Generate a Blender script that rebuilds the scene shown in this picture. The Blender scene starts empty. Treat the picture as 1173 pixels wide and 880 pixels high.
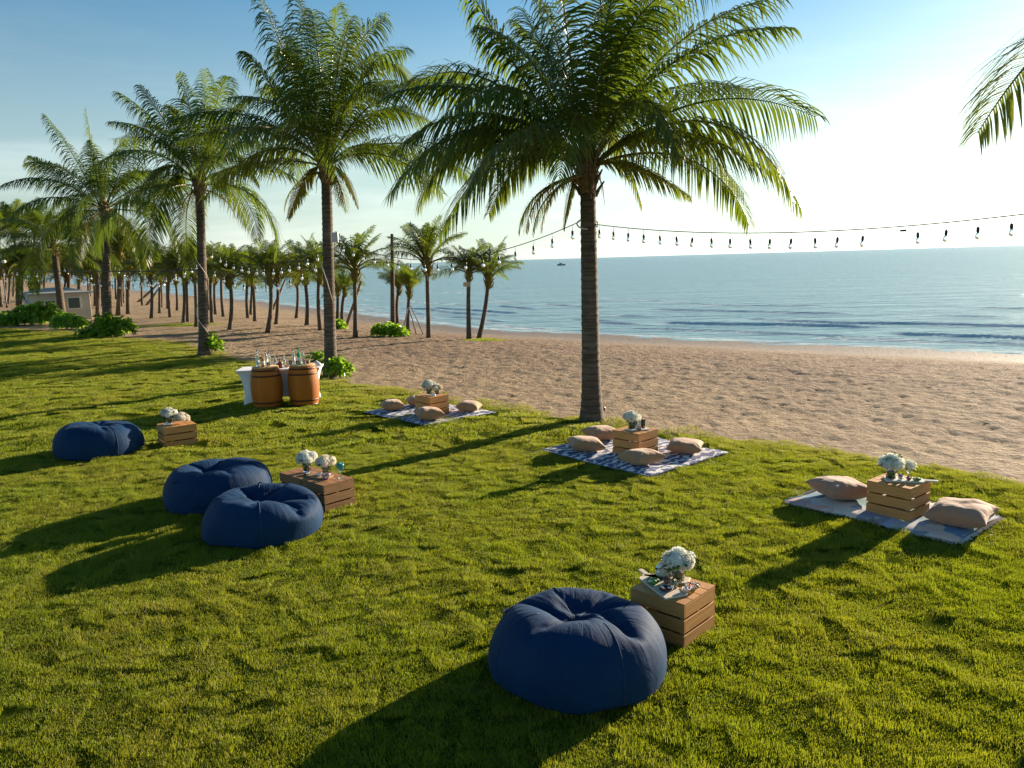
import bpy, math, random
import numpy as np
from mathutils import Vector, Matrix, Euler, noise
SC = bpy.context.scene
COL = SC.collection
# ------------------------------------------------------------------ camera
FPX = 900.0; CH = 3.0
RO = math.atan(17/578); PI_ = math.atan(142*math.cos(RO)/FPX)
cr, sr, cp, sp = math.cos(RO), math.sin(RO), math.cos(PI_), math.sin(PI_)
def pray(px, py):
    u = (px-586.5)/FPX; v = -(py-440)/FPX
    x = u*cr+v*sr; y = -u*sr+v*cr
    return x, cp+y*sp, -sp+y*cp
def gnd(px, py, z=0.0):
    a = pray(px, py); t = (z-CH)/a[2]
    return a[0]*t, a[1]*t
def at(px, py, Y):
    a = pray(px, py); t = Y/a[1]
    return Vector((a[0]*t, Y, CH+a[2]*t))
cd = bpy.data.cameras.new('camera'); cam = bpy.data.objects.new('camera', cd); COL.objects.link(cam)
right = Vector((cr, -sr*sp, -sr*cp)); up = Vector((sr, cr*sp, cr*cp)); fwd = Vector((0, cp, -sp))
m = Matrix((right, up, -fwd)).transposed().to_4x4(); m.translation = Vector((0, 0, CH))
cam.matrix_world = m
cd.sensor_width = 36; cd.lens = 36*FPX/1173; cd.clip_end = 60000; cd.clip_start = .05
SC.camera = cam
# ------------------------------------------------------------------ light
SUN_EL = math.radians(13.0); SUN_AZ = math.radians(48)
w = bpy.data.worlds.new('World'); SC.world = w; w.use_nodes = True
nt = w.node_tree; N = nt.nodes; Lk = nt.links
bg = N['Background']
sky = N.new('ShaderNodeTexSky'); sky.sky_type = 'NISHITA'; sky.sun_disc = False
sky.sun_elevation = SUN_EL; sky.sun_rotation = SUN_AZ
sky.air_density = 1.0; sky.dust_density = 0.35; sky.ozone_density = 3.0
tc = N.new('ShaderNodeTexCoord'); mp = N.new('ShaderNodeMapping'); mp.inputs['Scale'].default_value = (1.2, 1.2, 9)
nz = N.new('ShaderNodeTexNoise'); nz.inputs['Scale'].default_value = 2.2; nz.inputs['Detail'].default_value = 7; nz.inputs['Roughness'].default_value = .58
rp = N.new('ShaderNodeValToRGB'); rp.color_ramp.elements[0].position = .46; rp.color_ramp.elements[1].position = .72
rp.color_ramp.elements[1].color = (.75, .75, .75, 1)
sx = N.new('ShaderNodeSeparateXYZ')
mr = N.new('ShaderNodeMapRange'); mr.inputs[1].default_value = .30; mr.inputs[2].default_value = .04; mr.inputs[3].default_value = 0.03; mr.inputs[4].default_value = 1
mm = N.new('ShaderNodeMath'); mm.operation = 'MULTIPLY'
mx = N.new('ShaderNodeMixRGB'); mx.blend_type = 'MIX'
# thin cloud: sky colour pulled towards its own brightened grey-white
bright = N.new('ShaderNodeMixRGB'); bright.blend_type = 'ADD'; bright.inputs[0].default_value = 1; bright.inputs[2].default_value = (2.2, 2.0, 1.9, 1)
Lk.new(tc.outputs['Generated'], mp.inputs[0]); Lk.new(mp.outputs[0], nz.inputs['Vector']); Lk.new(nz.outputs[0], rp.inputs[0])
Lk.new(tc.outputs['Generated'], sx.inputs[0]); Lk.new(sx.outputs[2], mr.inputs[0])
Lk.new(rp.outputs[0], mm.inputs[0]); Lk.new(mr.outputs[0], mm.inputs[1]); Lk.new(mm.outputs[0], mx.inputs[0])
hz = N.new('ShaderNodeMapRange'); hz.inputs[1].default_value = .0; hz.inputs[2].default_value = .30; hz.inputs[3].default_value = .15; hz.inputs[4].default_value = 1.12
hs = N.new('ShaderNodeHueSaturation'); Lk.new(sx.outputs[2], hz.inputs[0]); Lk.new(hz.outputs[0], hs.inputs['Saturation']); Lk.new(sky.outputs[0], hs.inputs['Color'])
wb = N.new('ShaderNodeMixRGB'); wb.blend_type = 'MULTIPLY'; wb.inputs[0].default_value = 1; wb.inputs[2].default_value = (.94, 1.07, .98, 1); Lk.new(hs.outputs[0], wb.inputs[1])
Lk.new(wb.outputs[0], mx.inputs[1]); Lk.new(wb.outputs[0], bright.inputs[1]); Lk.new(bright.outputs[0], mx.inputs[2])
Lk.new(mx.outputs[0], bg.inputs[0]); bg.inputs[1].default_value = .058
sd = bpy.data.lights.new('sun', 'SUN'); sun = bpy.data.objects.new('sun', sd); COL.objects.link(sun)
sd.energy = 5.0; sd.angle = math.radians(.55); sd.color = (1, .83, .62)
SV = Vector((math.sin(SUN_AZ)*math.cos(SUN_EL), math.cos(SUN_AZ)*math.cos(SUN_EL), math.sin(SUN_EL)))
sun.rotation_euler = SV.to_track_quat('Z', 'Y').to_euler()
vs = SC.view_settings; vs.view_transform = 'Standard'; vs.look = 'None'; vs.gamma = 1; vs.exposure = 1.5
SC.render.engine = 'CYCLES'
SC.cycles.max_bounces = 8; SC.cycles.transparent_max_bounces = 12; SC.cycles.transmission_bounces = 6
# ------------------------------------------------------------------ helpers
def mat(name, color=(.5, .5, .5), rough=.6, **kw):
    m = bpy.data.materials.new(name); m.use_nodes = True
    b = m.node_tree.nodes['Principled BSDF']
    b.inputs['Base Color'].default_value = (*color, 1); b.inputs['Roughness'].default_value = rough
    for k, v in kw.items(): b.inputs[k].default_value = v
    return m
class G:                                    # small node-graph helper
    def __init__(s, m): s.m = m; s.t = m.node_tree; s.b = s.t.nodes.get('Principled BSDF')
    def n(s, kind, **kw):
        x = s.t.nodes.new('ShaderNode'+kind)
        for k, v in kw.items():
            if k in x.inputs: x.inputs[k].default_value = v
            else: setattr(x, k, v)
        return x
    def l(s, a, b): s.t.links.new(a, b)
    def noise(s, scale, detail=4, rough=.55, vec=None, dist=0):
        x = s.n('TexNoise', Scale=scale, Detail=detail, Roughness=rough, Distortion=dist)
        if vec is None:
            vec = s.n('NewGeometry').outputs['Position']
        s.l(vec, x.inputs['Vector']); return x.outputs[0]
    def obj(s, scale=(1, 1, 1)):
        t = s.n('TexCoord'); p = s.n('Mapping', Scale=scale); s.l(t.outputs['Object'], p.inputs[0]); return p.outputs[0]
    def ramp(s, fac, stops):
        r = s.n('ValToRGB'); e = r.color_ramp.elements
        while len(e) < len(stops): e.new(.5)
        for q, (p, c) in zip(e, stops):
            q.position = p; q.color = (*c, 1) if len(c) == 3 else c
        s.l(fac, r.inputs[0]); return r.outputs[0]
    def mix(s, f, a, b, mode='MIX'):
        x = s.n('MixRGB', blend_type=mode)
        for i, v in enumerate((f, a, b)):
            if hasattr(v, 'links'): s.l(v, x.inputs[i])
            elif isinstance(v, (int, float)): x.inputs[i].default_value = v if i == 0 else (v, v, v, 1)
            else: x.inputs[i].default_value = (*v, 1)
        return x.outputs[0]
    def math(s, op, a, b=0):
        x = s.n('Math', operation=op)
        for i, v in enumerate((a, b)):
            if hasattr(v, 'links'): s.l(v, x.inputs[i])
            else: x.inputs[i].default_value = v
        return x.outputs[0]
    def bump(s, h, strength=.5, dist=.01, normal=None):
        x = s.n('Bump', Strength=strength, Distance=dist); s.l(h, x.inputs['Height'])
        if normal is not None: s.l(normal, x.inputs['Normal'])
        return x.outputs[0]
    def set(s, **kw):
        for k, v in kw.items():
            k = k.replace('_', ' '); s.l(v, s.b.inputs[k])
def link(o, parent=None):
    COL.objects.link(o)
    if parent is not None: o.parent = parent
    return o
def tag(o, label=None, cat=None, group=None, kind=None):
    if label: o['label'] = label
    if cat: o['category'] = cat
    if group: o['group'] = group
    if kind: o['kind'] = kind
    return o
def empty(name, loc, rz=0):
    o = bpy.data.objects.new(name, None); o.location = loc; o.rotation_euler = (0, 0, rz); o.empty_display_size = .1
    return link(o)
class MB:
    def __init__(s): s.v = []; s.f = []; s.tone = []
    def quadstrip(s, pts, tone=None):        # pts: list of (a,b)
        n = len(s.v)
        for i, (a, b) in enumerate(pts):
            s.v += [tuple(a), tuple(b)]
            if tone is not None: s.tone += [tone[i], tone[i]]
        for i in range(len(pts)-1):
            k = n+2*i; s.f.append((k, k+1, k+3, k+2))
        return s
    def face(s, vs, tone=None):
        n = len(s.v); s.v += [tuple(p) for p in vs]
        if tone is not None: s.tone += [tone]*len(vs)
        s.f.append(tuple(range(n, n+len(vs))))
    def box(s, c, d, rot=None):
        n = len(s.v); R = rot if rot is not None else Matrix.Identity(3)
        c = Vector(c)
        for k in range(8):
            p = Vector(((k & 1)-.5, ((k >> 1) & 1)-.5, ((k >> 2) & 1)-.5))
            s.v.append(tuple(c+R @ Vector((p.x*d[0], p.y*d[1], p.z*d[2]))))
        for q in ((0, 2, 3, 1), (4, 5, 7, 6), (0, 1, 5, 4), (2, 6, 7, 3), (0, 4, 6, 2), (1, 3, 7, 5)):
            s.f.append(tuple(n+i for i in q))
        return s
    def tube(s, pts, rad, seg=8, caps=True, tone=None):
        pts = [Vector(p) for p in pts]; n = len(s.v); L = len(pts)
        ref = Vector((0, 0, 1))
        if abs((pts[-1]-pts[0]).normalized().z) > .9: ref = Vector((1, 0, 0))
        for i, p in enumerate(pts):
            t = (pts[min(i+1, L-1)]-pts[max(i-1, 0)]).normalized()
            a = t.cross(ref).normalized(); b = t.cross(a)
            r = rad[i] if isinstance(rad, (list, tuple)) else rad
            for k in range(seg):
                an = 2*math.pi*k/seg
                s.v.append(tuple(p+r*(math.cos(an)*a+math.sin(an)*b)))
                if tone is not None: s.tone.append(tone)
        for i in range(L-1):
            for k in range(seg):
                k2 = (k+1) % seg
                s.f.append((n+i*seg+k, n+i*seg+k2, n+(i+1)*seg+k2, n+(i+1)*seg+k))
        if caps:
            s.f.append(tuple(n+k for k in range(seg))[::-1]); s.f.append(tuple(n+(L-1)*seg+k for k in range(seg)))
        return s
    def lathe(s, prof, c=(0, 0, 0), seg=24, closed=False):
        n = len(s.v); L = len(prof)
        for r, z in prof:
            for k in range(seg):
                an = 2*math.pi*k/seg; s.v.append((c[0]+r*math.cos(an), c[1]+r*math.sin(an), c[2]+z))
        for i in range(L-1):
            for k in range(seg):
                k2 = (k+1) % seg; s.f.append((n+i*seg+k, n+i*seg+k2, n+(i+1)*seg+k2, n+(i+1)*seg+k))
        if not closed:
            s.f.append(tuple(n+k for k in range(seg))[::-1]); s.f.append(tuple(n+(L-1)*seg+k for k in range(seg)))
        return s
    def build(s, name, m=None, parent=None, smooth=False, bevel=0, loc=None, rot=None):
        me = bpy.data.meshes.new(name); me.from_pydata(s.v, [], s.f)
        if s.tone and len(s.tone) == len(s.v):
            a = me.attributes.new('tone', 'FLOAT_VECTOR', 'POINT')
            a.data.foreach_set('vector', np.array([t if len(t) == 3 else (*t, 0) for t in s.tone], dtype=np.float32).ravel())
        if m: me.materials.append(m)
        if smooth: me.shade_smooth()
        o = bpy.data.objects.new(name, me); link(o, parent)
        if loc is not None: o.location = loc
        if rot is not None: o.rotation_euler = rot
        if bevel:
            b = o.modifiers.new('bevel', 'BEVEL'); b.width = bevel; b.segments = 2; b.limit_method = 'ANGLE'
        return o
def npmesh(name, V, F, m, smooth=True, parent=None):
    me = bpy.data.meshes.new(name); V = np.asarray(V, dtype=np.float32); F = np.asarray(F, dtype=np.int32)
    me.vertices.add(len(V)); me.vertices.foreach_set('co', V.ravel())
    k = F.shape[1]; me.loops.add(F.size); me.loops.foreach_set('vertex_index', F.ravel())
    me.polygons.add(len(F)); me.polygons.foreach_set('loop_start', np.arange(0, F.size, k, dtype=np.int32))
    me.update(calc_edges=True); me.validate()
    if m: me.materials.append(m)
    if smooth: me.shade_smooth()
    return link(bpy.data.objects.new(name, me), parent)
def hash2(ix, iy, seed):
    h = (ix.astype(np.int64)*374761393+iy.astype(np.int64)*668265263+seed*982451653) & 0x7fffffff
    h = ((h ^ (h >> 13))*1274126177) & 0x7fffffff
    h = (h ^ (h >> 16)) & 0xffff
    return h/65535.0
def vn(x, y, seed=0):
    ix = np.floor(x); iy = np.floor(y); fx = x-ix; fy = y-iy
    fx = fx*fx*(3-2*fx); fy = fy*fy*(3-2*fy)
    a = hash2(ix, iy, seed); b = hash2(ix+1, iy, seed); c = hash2(ix, iy+1, seed); d = hash2(ix+1, iy+1, seed)
    return (a*(1-fx)+b*fx)*(1-fy)+(c*(1-fx)+d*fx)*fy
def fbm(x, y, seed=0, oct=3):
    s = 0; a = 1; t = 0
    for k in range(oct):
        s = s+a*vn(x*2**k+17.3*k, y*2**k-9.1*k, seed+k); t += a; a *= .5
    return s/t
def sstep(a, b, x):
    t = np.clip((x-a)/(b-a), 0, 1); return t*t*(3-2*t)
def polydist(x, y, P):                     # signed distance, + on the left of the polyline direction
    best = np.full(x.shape, 1e9); sg = np.zeros(x.shape)
    for (x0, y0), (x1, y1) in zip(P[:-1], P[1:]):
        dx, dy = x1-x0, y1-y0; L2 = dx*dx+dy*dy
        t = np.clip(((x-x0)*dx+(y-y0)*dy)/L2, 0, 1)
        d = np.hypot(x-x0-t*dx, y-y0-t*dy)
        c = dx*(y-y0)-dy*(x-x0)
        k = d < best-1e-9; best = np.where(k, d, best); sg = np.where(k, np.sign(c), sg)
    return best*sg
# ------------------------------------------------------------------ terrain functions
LAWN = [(14, -6), (9.0, 5.2), (7.6, 8.3)]+[gnd(*p) for p in [(1173, 543), (1050, 521), (900, 500), (800, 491), (700, 480), (600, 465), (500, 449), (400, 432), (320, 416), (250, 402), (215, 390), (150, 387), (105, 381), (60, 378), (0, 375)]]+[(-60, 62), (-200, 90)]
SHORE = [(160, -70), (70, -12), (30, 16.5)]+[gnd(x, y, -.6) for x, y in [(1173, 405), (880, 393), (700, 384), (560, 378), (430, 362), (300, 345), (180, 335)]]+[(-130, 240), (-420, 680), (-3000, 5000)]
# polylines run right->left, so land lies on their left
def lawn_d(x, y): return polydist(x, y, LAWN)
def shore_d(x, y): return polydist(x, y, SHORE)
def zsand(x, y, d=None):
    if d is None: d = shore_d(x, y)
    l = lawn_d(x, y)
    z = np.where(d > 0, -.6+.5*sstep(0, 11, d), -.6+np.maximum(d, -60)*.05)
    z = z+.06*sstep(-2.5, 0.3, l)*(d > 3)
    return z
def zlawn(x, y):
    u = .028*(fbm(x*1.8, y*1.8, 5, 2)-.5)*(1-.6*sstep(13, 20, y))+.05*(fbm(x*.35, y*.35, 9, 2)-.5)+0.014*(vn(x*3.4, y*3.6, 12)-.5)
    l = lawn_d(x, y)+.35*(fbm(x*1.3, y*1.3, 3, 3)-.5)
    return u-.10*(1-sstep(-.1, .8, l))
def f1(fn, x, y): return float(fn(np.array([x]), np.array([y]))[0])
def gz(x, y):
    return f1(zlawn, x, y) if f1(lawn_d, x, y) > .2 else f1(zsand, x, y)
BAGS = {}
BAGS[0] = ([-66,13,246],
[405,-4,25,1,30,1,-5,30,1,-6,30,1,-7,30,1,-10,29,1,-11,29,2,-14,29,1,-16,27,1,-17,27,1,-20,25,1,-21,24,0,-23,23,0,-25,20,0,-27,18,0,-28,16,-1,-30,13,0,-30,12,-1,-32,5,2,-32,0,3,
-32,4,-1,-33,2,0,-32,5,-4,-30,6,-8,-32,-5,-2,-32,-7,-3,-31,-8,-3,-32,-8,-3,-30,-13,-2,-26,-21,0,-24,-22,0,-23,-24,0,-22,-25,2,-19,-26,1,-17,-28,1,-17,-26,2,4,-30,-6,-3,-31,0,-11,-30,0,-8,-30,0,
-8,-31,0,-5,-32,1,-2,-33,1,-4,-30,7,-4,-26,16,5,-33,-4,5,-31,2,11,-32,-1,17,-27,3,21,-25,-1,19,-28,2,20,-26,-4,19,-28,2,23,-20,-16,17,-18,4,27,-18,14,29,-16,-2,33,-8,2,26,-17,-6,21,-22,1,
33,9,0,29,7,-1,32,4,0,29,4,1,30,2,1,29,0,3,30,-1,-1,31,1,-1,27,-2,-15,28,9,-4,28,16,2,26,15,-1,26,19,1,23,20,-1,23,22,1,21,22,-1,15,26,1,12,28,0,12,27,1,11,28,1,
10,28,1,9,28,1,8,29,1,7,30,0,4,-1,17,-1,1,0,2,1,0,0,0,0,-1,0,0,0,1,0,0,0,0,0,0,0,0,1,0,0,0,0,0,0,-1,-1,1,1,0,-1,0,-1,0,0,0,0,0,-1,0,0,
0,1,-1,0,0,0,1,4,-2,-1,6,-3,0,0,-1,0,1,-1,-1,-2,2,-2,-6,4,-1,-1,0,0,0,1,-1,0,0,1,-2,0,-1,0,0,-3,4,-2,0,-1,-1,7,-4,5,3,-3,-1,2,-2,1,0,0,0,2,-2,0,
-15,3,-3,-9,6,-14,0,0,-2,-1,-1,-1,0,-1,1,0,-1,-1,-2,0,-1,6,-1,-6,20,0,-11,0,0,3,3,1,-1,-4,0,0,-2,-2,-2,-6,-3,3,-1,1,-1,-3,-2,3,3,3,-4,-8,-10,12,6,0,-4,4,6,-9,
-1,-3,4,-4,-4,8,-4,10,23,10,12,2,-1,-9,2,3,-7,-1,-2,-4,-2,2,-4,-6,-2,-4,-8,2,-1,-5,0,1,0,0,-1,0,3,7,13,0,4,5,-1,0,-1,1,3,2,-1,0,0,0,1,1,-1,1,-1,-1,1,1,
2,0,-1,2,-1,1,1,0,-1,0,0,0,1,0,0,0,1,0,0,0,0,-1,1,1,2,1,1,0,-1,0,-2,-1,0,0,1,0,0,0,0,0,-1,0,-1,1,-1,1,0,1,0,-1,0,-1,0,-1,0,1,2,1,-2,-1,
-1,2,0,1,0,0,-1,0,0,1,0,0,0,-1,1,-1,-1,0,-2,-2,1,2,-5,1,-1,1,2,1,-1,0,0,0,-1,1,4,-2,2,2,0,-1,1,-2,1,-1,1,-2,2,0,1,-1,0,2,-2,0,-2,3,0,-10,5,-8,
-3,3,-1,-2,1,-4,0,0,-2,-3,1,-3,10,-3,6,8,-7,17,5,-2,3,6,0,5,2,0,-2,2,2,1,2,-1,1,-7,0,3,-27,-1,-3,0,0,-3,-3,-2,-1,5,-1,0,-1,1,1,5,1,-3,0,-3,1,5,2,-1,
-3,-3,6,13,16,-2,-2,1,6,-8,-13,2,0,1,-4,2,0,-11,10,-6,-25,-8,-7,-2,1,5,-1,-3,3,3,3,2,3,-2,1,9,3,6,11,-2,2,7,1,2,1,0,4,2,-3,-2,-8,1,-3,-4,2,0,2,-2,-3,-2,
1,0,-1,1,0,0,1,-2,1,0,1,-1,-1,-1,1,-1,1,-2,0,0,2,1,0,-1,-1,1,0,1,-1,0,-1,1,0,1,-1,-1,-2,-1,-1,1,1,0,0,0,0,-1,-1,0,2,1,1,0,0,0,0,-1,1,-2,0,-2,
0,0,0,1,0,2,0,-1,-1,-1,2,-1,1,-2,0,0,1,0,1,0,0,-1,0,0,0,-1,1,1,1,0,1,-4,1,-2,-1,2,2,-1,-1,-3,0,1,2,2,-2,1,2,-2,-2,0,0,1,-1,2,0,2,-2,1,-1,1,
0,2,-1,1,-3,3,0,0,0,-3,3,-3,-1,1,0,-2,2,0,1,-1,0,0,2,0,7,-2,1,1,-3,5,-3,1,2,-1,1,-4,1,0,0,-2,-2,0,3,1,-1,-4,1,2,-8,-2,10,4,0,-1,-1,0,1,1,1,1,
3,-1,0,3,2,-1,0,1,0,-1,1,0,-1,-3,0,3,1,-6,-4,-2,1,1,1,4,0,3,-1,4,3,-2,0,-6,-11,-3,-5,0,0,4,-1,0,3,1,-1,1,2,0,4,2,1,0,4,0,2,0,-1,-2,2,0,2,-1,
0,-4,-6,-1,-2,-1,-1,-1,-2,2,0,0,1,1,2,-2,-2,-2,0,2,0,3,-3,1,-1,2,0,0,0,1,-1,0,-2,0,0,2,0,-1,-1,-1,0,0,1,0,0,-1,0,0,0,1,0,-1,-2,0,-1,1,1,2,0,0,
-2,-1,-2,-1,0,0,2,0,0,1,0,1,-1,0,0,0,1,-1,-1,0,0,2,-2,2,-1,2,0,0,-2,0,0,0,0,1,0,0,-1,1,-2,0,0,0,0,2,0,1,0,1,-1,0,-1,3,-1,0,-2,0,2,0,1,0,
1,-1,0,0,0,-2,-1,-1,2,0,1,-2,0,-1,1,1,0,-1,2,-3,1,7,-4,7,-1,-1,2,3,-1,4,-2,2,2,2,-2,4,-2,2,-5,-1,5,-9,-10,3,-8,-11,0,-6,-4,2,-1,-1,0,-3,-4,1,0,7,-2,3,
24,0,16,-4,0,2,4,1,3,0,2,-2,1,2,2,-3,0,1,2,1,0,-3,-2,-3,0,2,-2,-12,-14,-11,0,-1,-6,7,11,11,4,4,3,0,5,6,-8,-2,14,1,-2,0,1,-1,0,0,3,-3,0,2,-3,1,1,-5,
-2,-3,-8,0,-3,-1,0,-1,-4,0,-5,-1,1,-2,1,0,1,-1,1,1,1,-1,0,0,-2,-1,-1,2,1,2,1,-1,0,-3,1,-2,1,-1,0,-1,0,0,1,0,2,-1,0,-2,1,0,2,0,1,-1,0,-1,0,1,0,1,
-2,-1,0,1,2,1,1,-1,-2,-2,0,0,1,0,2,1,0,0,-1,0,0,-1,0,0,1,0,0,0,-2,0,1,0,0,-2,1,-2,2,-1,0,-1,2,0,0,0,0,0,-1,1,1,0,1,0,0,0,0,-1,-1,0,0,-1,
-1,-1,1,-1,2,1,2,0,-2,0,-2,0,0,1,0,0,0,2,2,0,-2,-1,1,1,0,-1,1,-1,1,0,1,1,-1,-2,0,-1,3,1,0,-2,0,-1,1,-2,0,0,1,-1,0,0,1,1,-1,2,9,-2,4,4,1,6,
-1,-1,1,1,2,4,1,-2,1,1,2,-3,-9,3,-11,-1,0,-1,-4,0,-2,-2,-3,1,-1,1,0,1,0,-1,-1,0,0,3,1,1,2,4,1,4,7,6,0,1,3,-4,-4,-8,-3,-6,-1,-2,-3,-1,2,3,-1,0,2,0,
-2,0,-1,0,-2,0,1,-2,1,-2,-2,0,1,1,1,0,0,-1,1,1,1,0,-1,0,-2,1,-1,1,0,2,-1,0,0,0,0,0,2,0,0,-1,0,-2,-2,0,1,2,0,1,-1,0,0,1,-1,0,0,0,-2,0,1,1,
-1,0,-1,0,-1,2,0,0,0,-1,0,-2,-1,0,1,0,-1,-2,-1,0,2,1,0,0,0,0,-2,0,0,0,-1,0,0,1,0,0,0,0,0,0,1,0,0,-1,0,1,1,2,-2,-1,0,2,-1,0,0,0,-1,0,1,-1,
0,0,0,-1,-1,0,0,1,2,1,0,-1,1,1,1,0,-1,-2,-1,-1,1,0,2,0,1,-2,0,0,1,-1,-2,0,1,2,-1,1,0,1,-2,0,0,0,-1,0,2,1,0,0,-1,-1,-1,1,0,0,1,2,1,-1,0,0,
-1,0,0,1,0,-2,-2,1,2,3,-2,-1,1,1,2,-1,-1,-2,1,1,1,-3,1,1,1,-1,-1,0,1,0,1,-1,-1,-1,2,1,0,-1,-2,0,-1,2,1,2,0,0,0,0,0,-2,-2,0,1,2,-1,1,0,0,-1,0,
0,1,-2,0,-1,0,-1,1,0,0,-1,0,0,0,2,0,-1,0,-1,2,-1,2,-1,-1,-2,-1,1,1,0,-1,-1,-1,0,0,2,0,2,0,2,-2,0,-2,0,0,1,0,0,-1,-1,0,0,0,0,2,2,0,-2,0,0,0,
0,-1,1,0,1,0,-1,0,1,1,-2,0,-1,1,-1,0,0,-1,-1,0,0,1,0,2,-2,1,-1,0,0,2,1,-1,-2,0,0,0,0,0,2,-1,0,0,1,-1,0,0,0,0,0,-1,0,-1,0,0,0,2,-1,1,-2,-1,
1,1,0,-1,0,0,0,0,2,0,0,-1,0,-1,0,1,1,0,0,0,-1,-1,-1,2,1,0,-2,0,0,1,1,2,1,0,-2,0,-2,2,-1,1,-1,0,1,0,1,-1,0,-2,0,0,1,0,0,0,1,0,-1,1,0,0,
-1,0,2,1,1,0,-2,-1,-2,0,0,0,2,1,0,-2,0,2,0,-1,-2,0,2,2,0,-1,-1,1,0,1,-1,0,-2,0,-1,1,0,2,-1,0,-2,0,1,2,2,1,-1,-1,0,0,1,0,2,-1,-1,-2,0,0,1,0,
-1,-1,1,0,0,-1,1,0,0,0,1,0,-1,0,1,-1,-1,0,1,-1,-1,0,1,0,1,1,-1,0,1,0,-1,-3,0,-1,1,2,2,2,-2,-1,0,2,-1,0,0,1,-1,0,-2,0,-2,2,0,2,0,0,-2,0,0,2,
0,-1,0,0,1,-2,0,-1,2,-2,0,0,1,1,-2,-1,0,0,1,0,0,-1,0,0,2,-1,2,-1,0,0,1,0,0,-1,1,-2,-1,-1,1,0,0,-2,0,1,1,0,0,1,-1,-1,-2,2,0,0,0,1,0,-1,-1,0,
0,1,0,1,0,0,0,-2,1,-2,1,0,1,1,0,0,-1,0,0,0,-1,0,-1,1,0,2,0,1,-1,0,0,0,0,0,1,-1,-1,0,1,1,-1,0,-1,-1,-1,0,2,0,2,-2,2,-1,0,-1,1,1,-1,0,-1,1,
1,1,0,0,0,0,-2,0,0,0,0,0,1,1,-1,-1,-1,0,1,0,1,0,1,1,-2,-1,0,2,0,-2,1,1,2,-1,-1,-2,1,0,0,0,1,1,-1,1,1,1,-1,-1,-1,0,1,1,1,0,-2,-1,-1,0,0,-1,
1,1,1,0,-1,-1,1,1,1,-1,0,0,0,1,0,0,-1,0,0,0,0,-1,-1,0,1,1,-1,1,0,0,-1,1,2,-1,-1,0,0,0,-1,-1,-1,0,2,2,0,0,0,-1,-2,-2,2,0,1,-2,2,0,0,-2,0,0,
2,0,2,-2,0,-2,0,0,1,0,0,-1,0,1,0,1,-2,2,-2,1,-2,2,0,0,-1,0,1,1,-1,0,-1,-1,0,1,2,1,-1,-1,-2,0,0,0,-1,1,0,1,-2,2,-2,0,-1,1,-1,2,-1,1,0,0,-1,-2,
2,1,1,-1,0,0,-1,-1,0,1,1,0,0,0,0,0,-1,-1,0,0,1,1,0,-1,-1,-1,1,0,1,0,1,-1,-1,0,2,1,1,-2,0,-2,1,0,1,0,0,0,-1,0,1,0,0,-1,1,0,0,0,-1,1,-1,1,
-1,1,-2,0,0,2,-1,-1,-1,1,2,1,-1,-1,0,1,0,0,2,0,0,-2,1,0,1,-1,0,0,0,1,0,1,0,0,-1,-2,1,1,0,-2,1,2,0,-1,-2,1,0,2,0,1,0,0,-1,-2,1,-1,0,-1,2,0,
-1,-2,0,1,1,1,1,1,-1,0,0,2,-2,-1,-2,2,1,2,-2,-1,-1,0,0,0,1,0,0,0,0,-1,-1,1,1,0,0,-1,0,-2,2,-1,2,-1,1,-1,-1,0,1,0,0,-1,2,1,0,-1,-1,1,0,-1,-1,0,
2,2,-1,0,-2,1,-2,1,0,1,0,0,-1,0,-1,1,0,1,0,0,0,0,0,0,0,0,0,-2,1,-1,1,0,1,-1,-1,0,0,-1,0,-1,2,1,2,0,0,-1,-2,-1,0,1,2,1,0,-1,-2,-2,0,0,2,-2,
-4,0,-2,-2,1,-1,4,-2,1,1,1,2,0,0,1,0,-1,-1,0,1,0,0,-1,0,-1,-1,-1,0,1,2,0,1,-2,1,-1,1,1,0,-1,0,0,0,-1,1,1,0,-1,-1,-1,0,0,2,0,0,-1,-1,0,1,2,0,
-1,-1,1,1,1,0,0,-1,1,0,0,-2,1,0,2,0,0,-1,1,0,1,-1,-1,-2,0,1,0,-1,0,1,0,1,0,1,-2,0,-1,1,0,0,1,-1,1,-1,0,-1,1,1,0,-1,0,1,0,-1,0,0,2,0,1,-2,
-1,-1,0,0,0,2,1,1,0,0,0,0,1,1,0,-1,0,-2,0,-1,2,0,0,-1,1,1,1,-2,0,-1,1,0,0,0,0,0,-1,-1,0,0,1,1,0,0,-2,1,0,2,0,1,-2,0,-2,1,-1,1,0,1,-1,0,
-1,1,-2,0,1,2,-1,-1,0,2,1,0,-2,-1,-1,0,1,1,1,-1,0,0,0,0,-1,1,-1,0,-1,0,-1,0,1,0,0,0,0,0,0,1,-1,-1,1,0,1,-1,2,-1,0,1,1,-1,-1,-3,-3,1,1,-3,2,-5,
-1,-2,-3,2,-3,7,3,1,0,0,-2,2,-3,1,-1,-1,-2,-2,1,1,2,0,-1,-1,0,0,-1,1,1,3,1,-1,-1,0,0,0,1,1,1,0,-2,-2,0,1,1,0,1,1,-2,-1,-1,1,-1,0,0,1,1,1,-1,0,
0,1,0,0,0,0,0,1,0,0,-2,1,0,2,-2,0,-2,1,1,1,-1,-1,0,1,-1,0,-1,1,0,0,0,0,0,0,1,1,1,-1,1,0,1,-2,-1,-2,0,1,2,1,0,0,0,0,-1,0,-1,1,0,1,0,0,
0,1,0,0,-1,0,0,0,-1,0,0,1,1,1,1,0,0,-2,-1,-1,0,0,-1,0,1,2,0,-1,-1,2,0,0,-2,0,1,0,1,-1,1,-1,0,0,1,1,-1,0,0,0,-1,1,1,-1,-1,0,2,-1,1,-1,1,-2,
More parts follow.
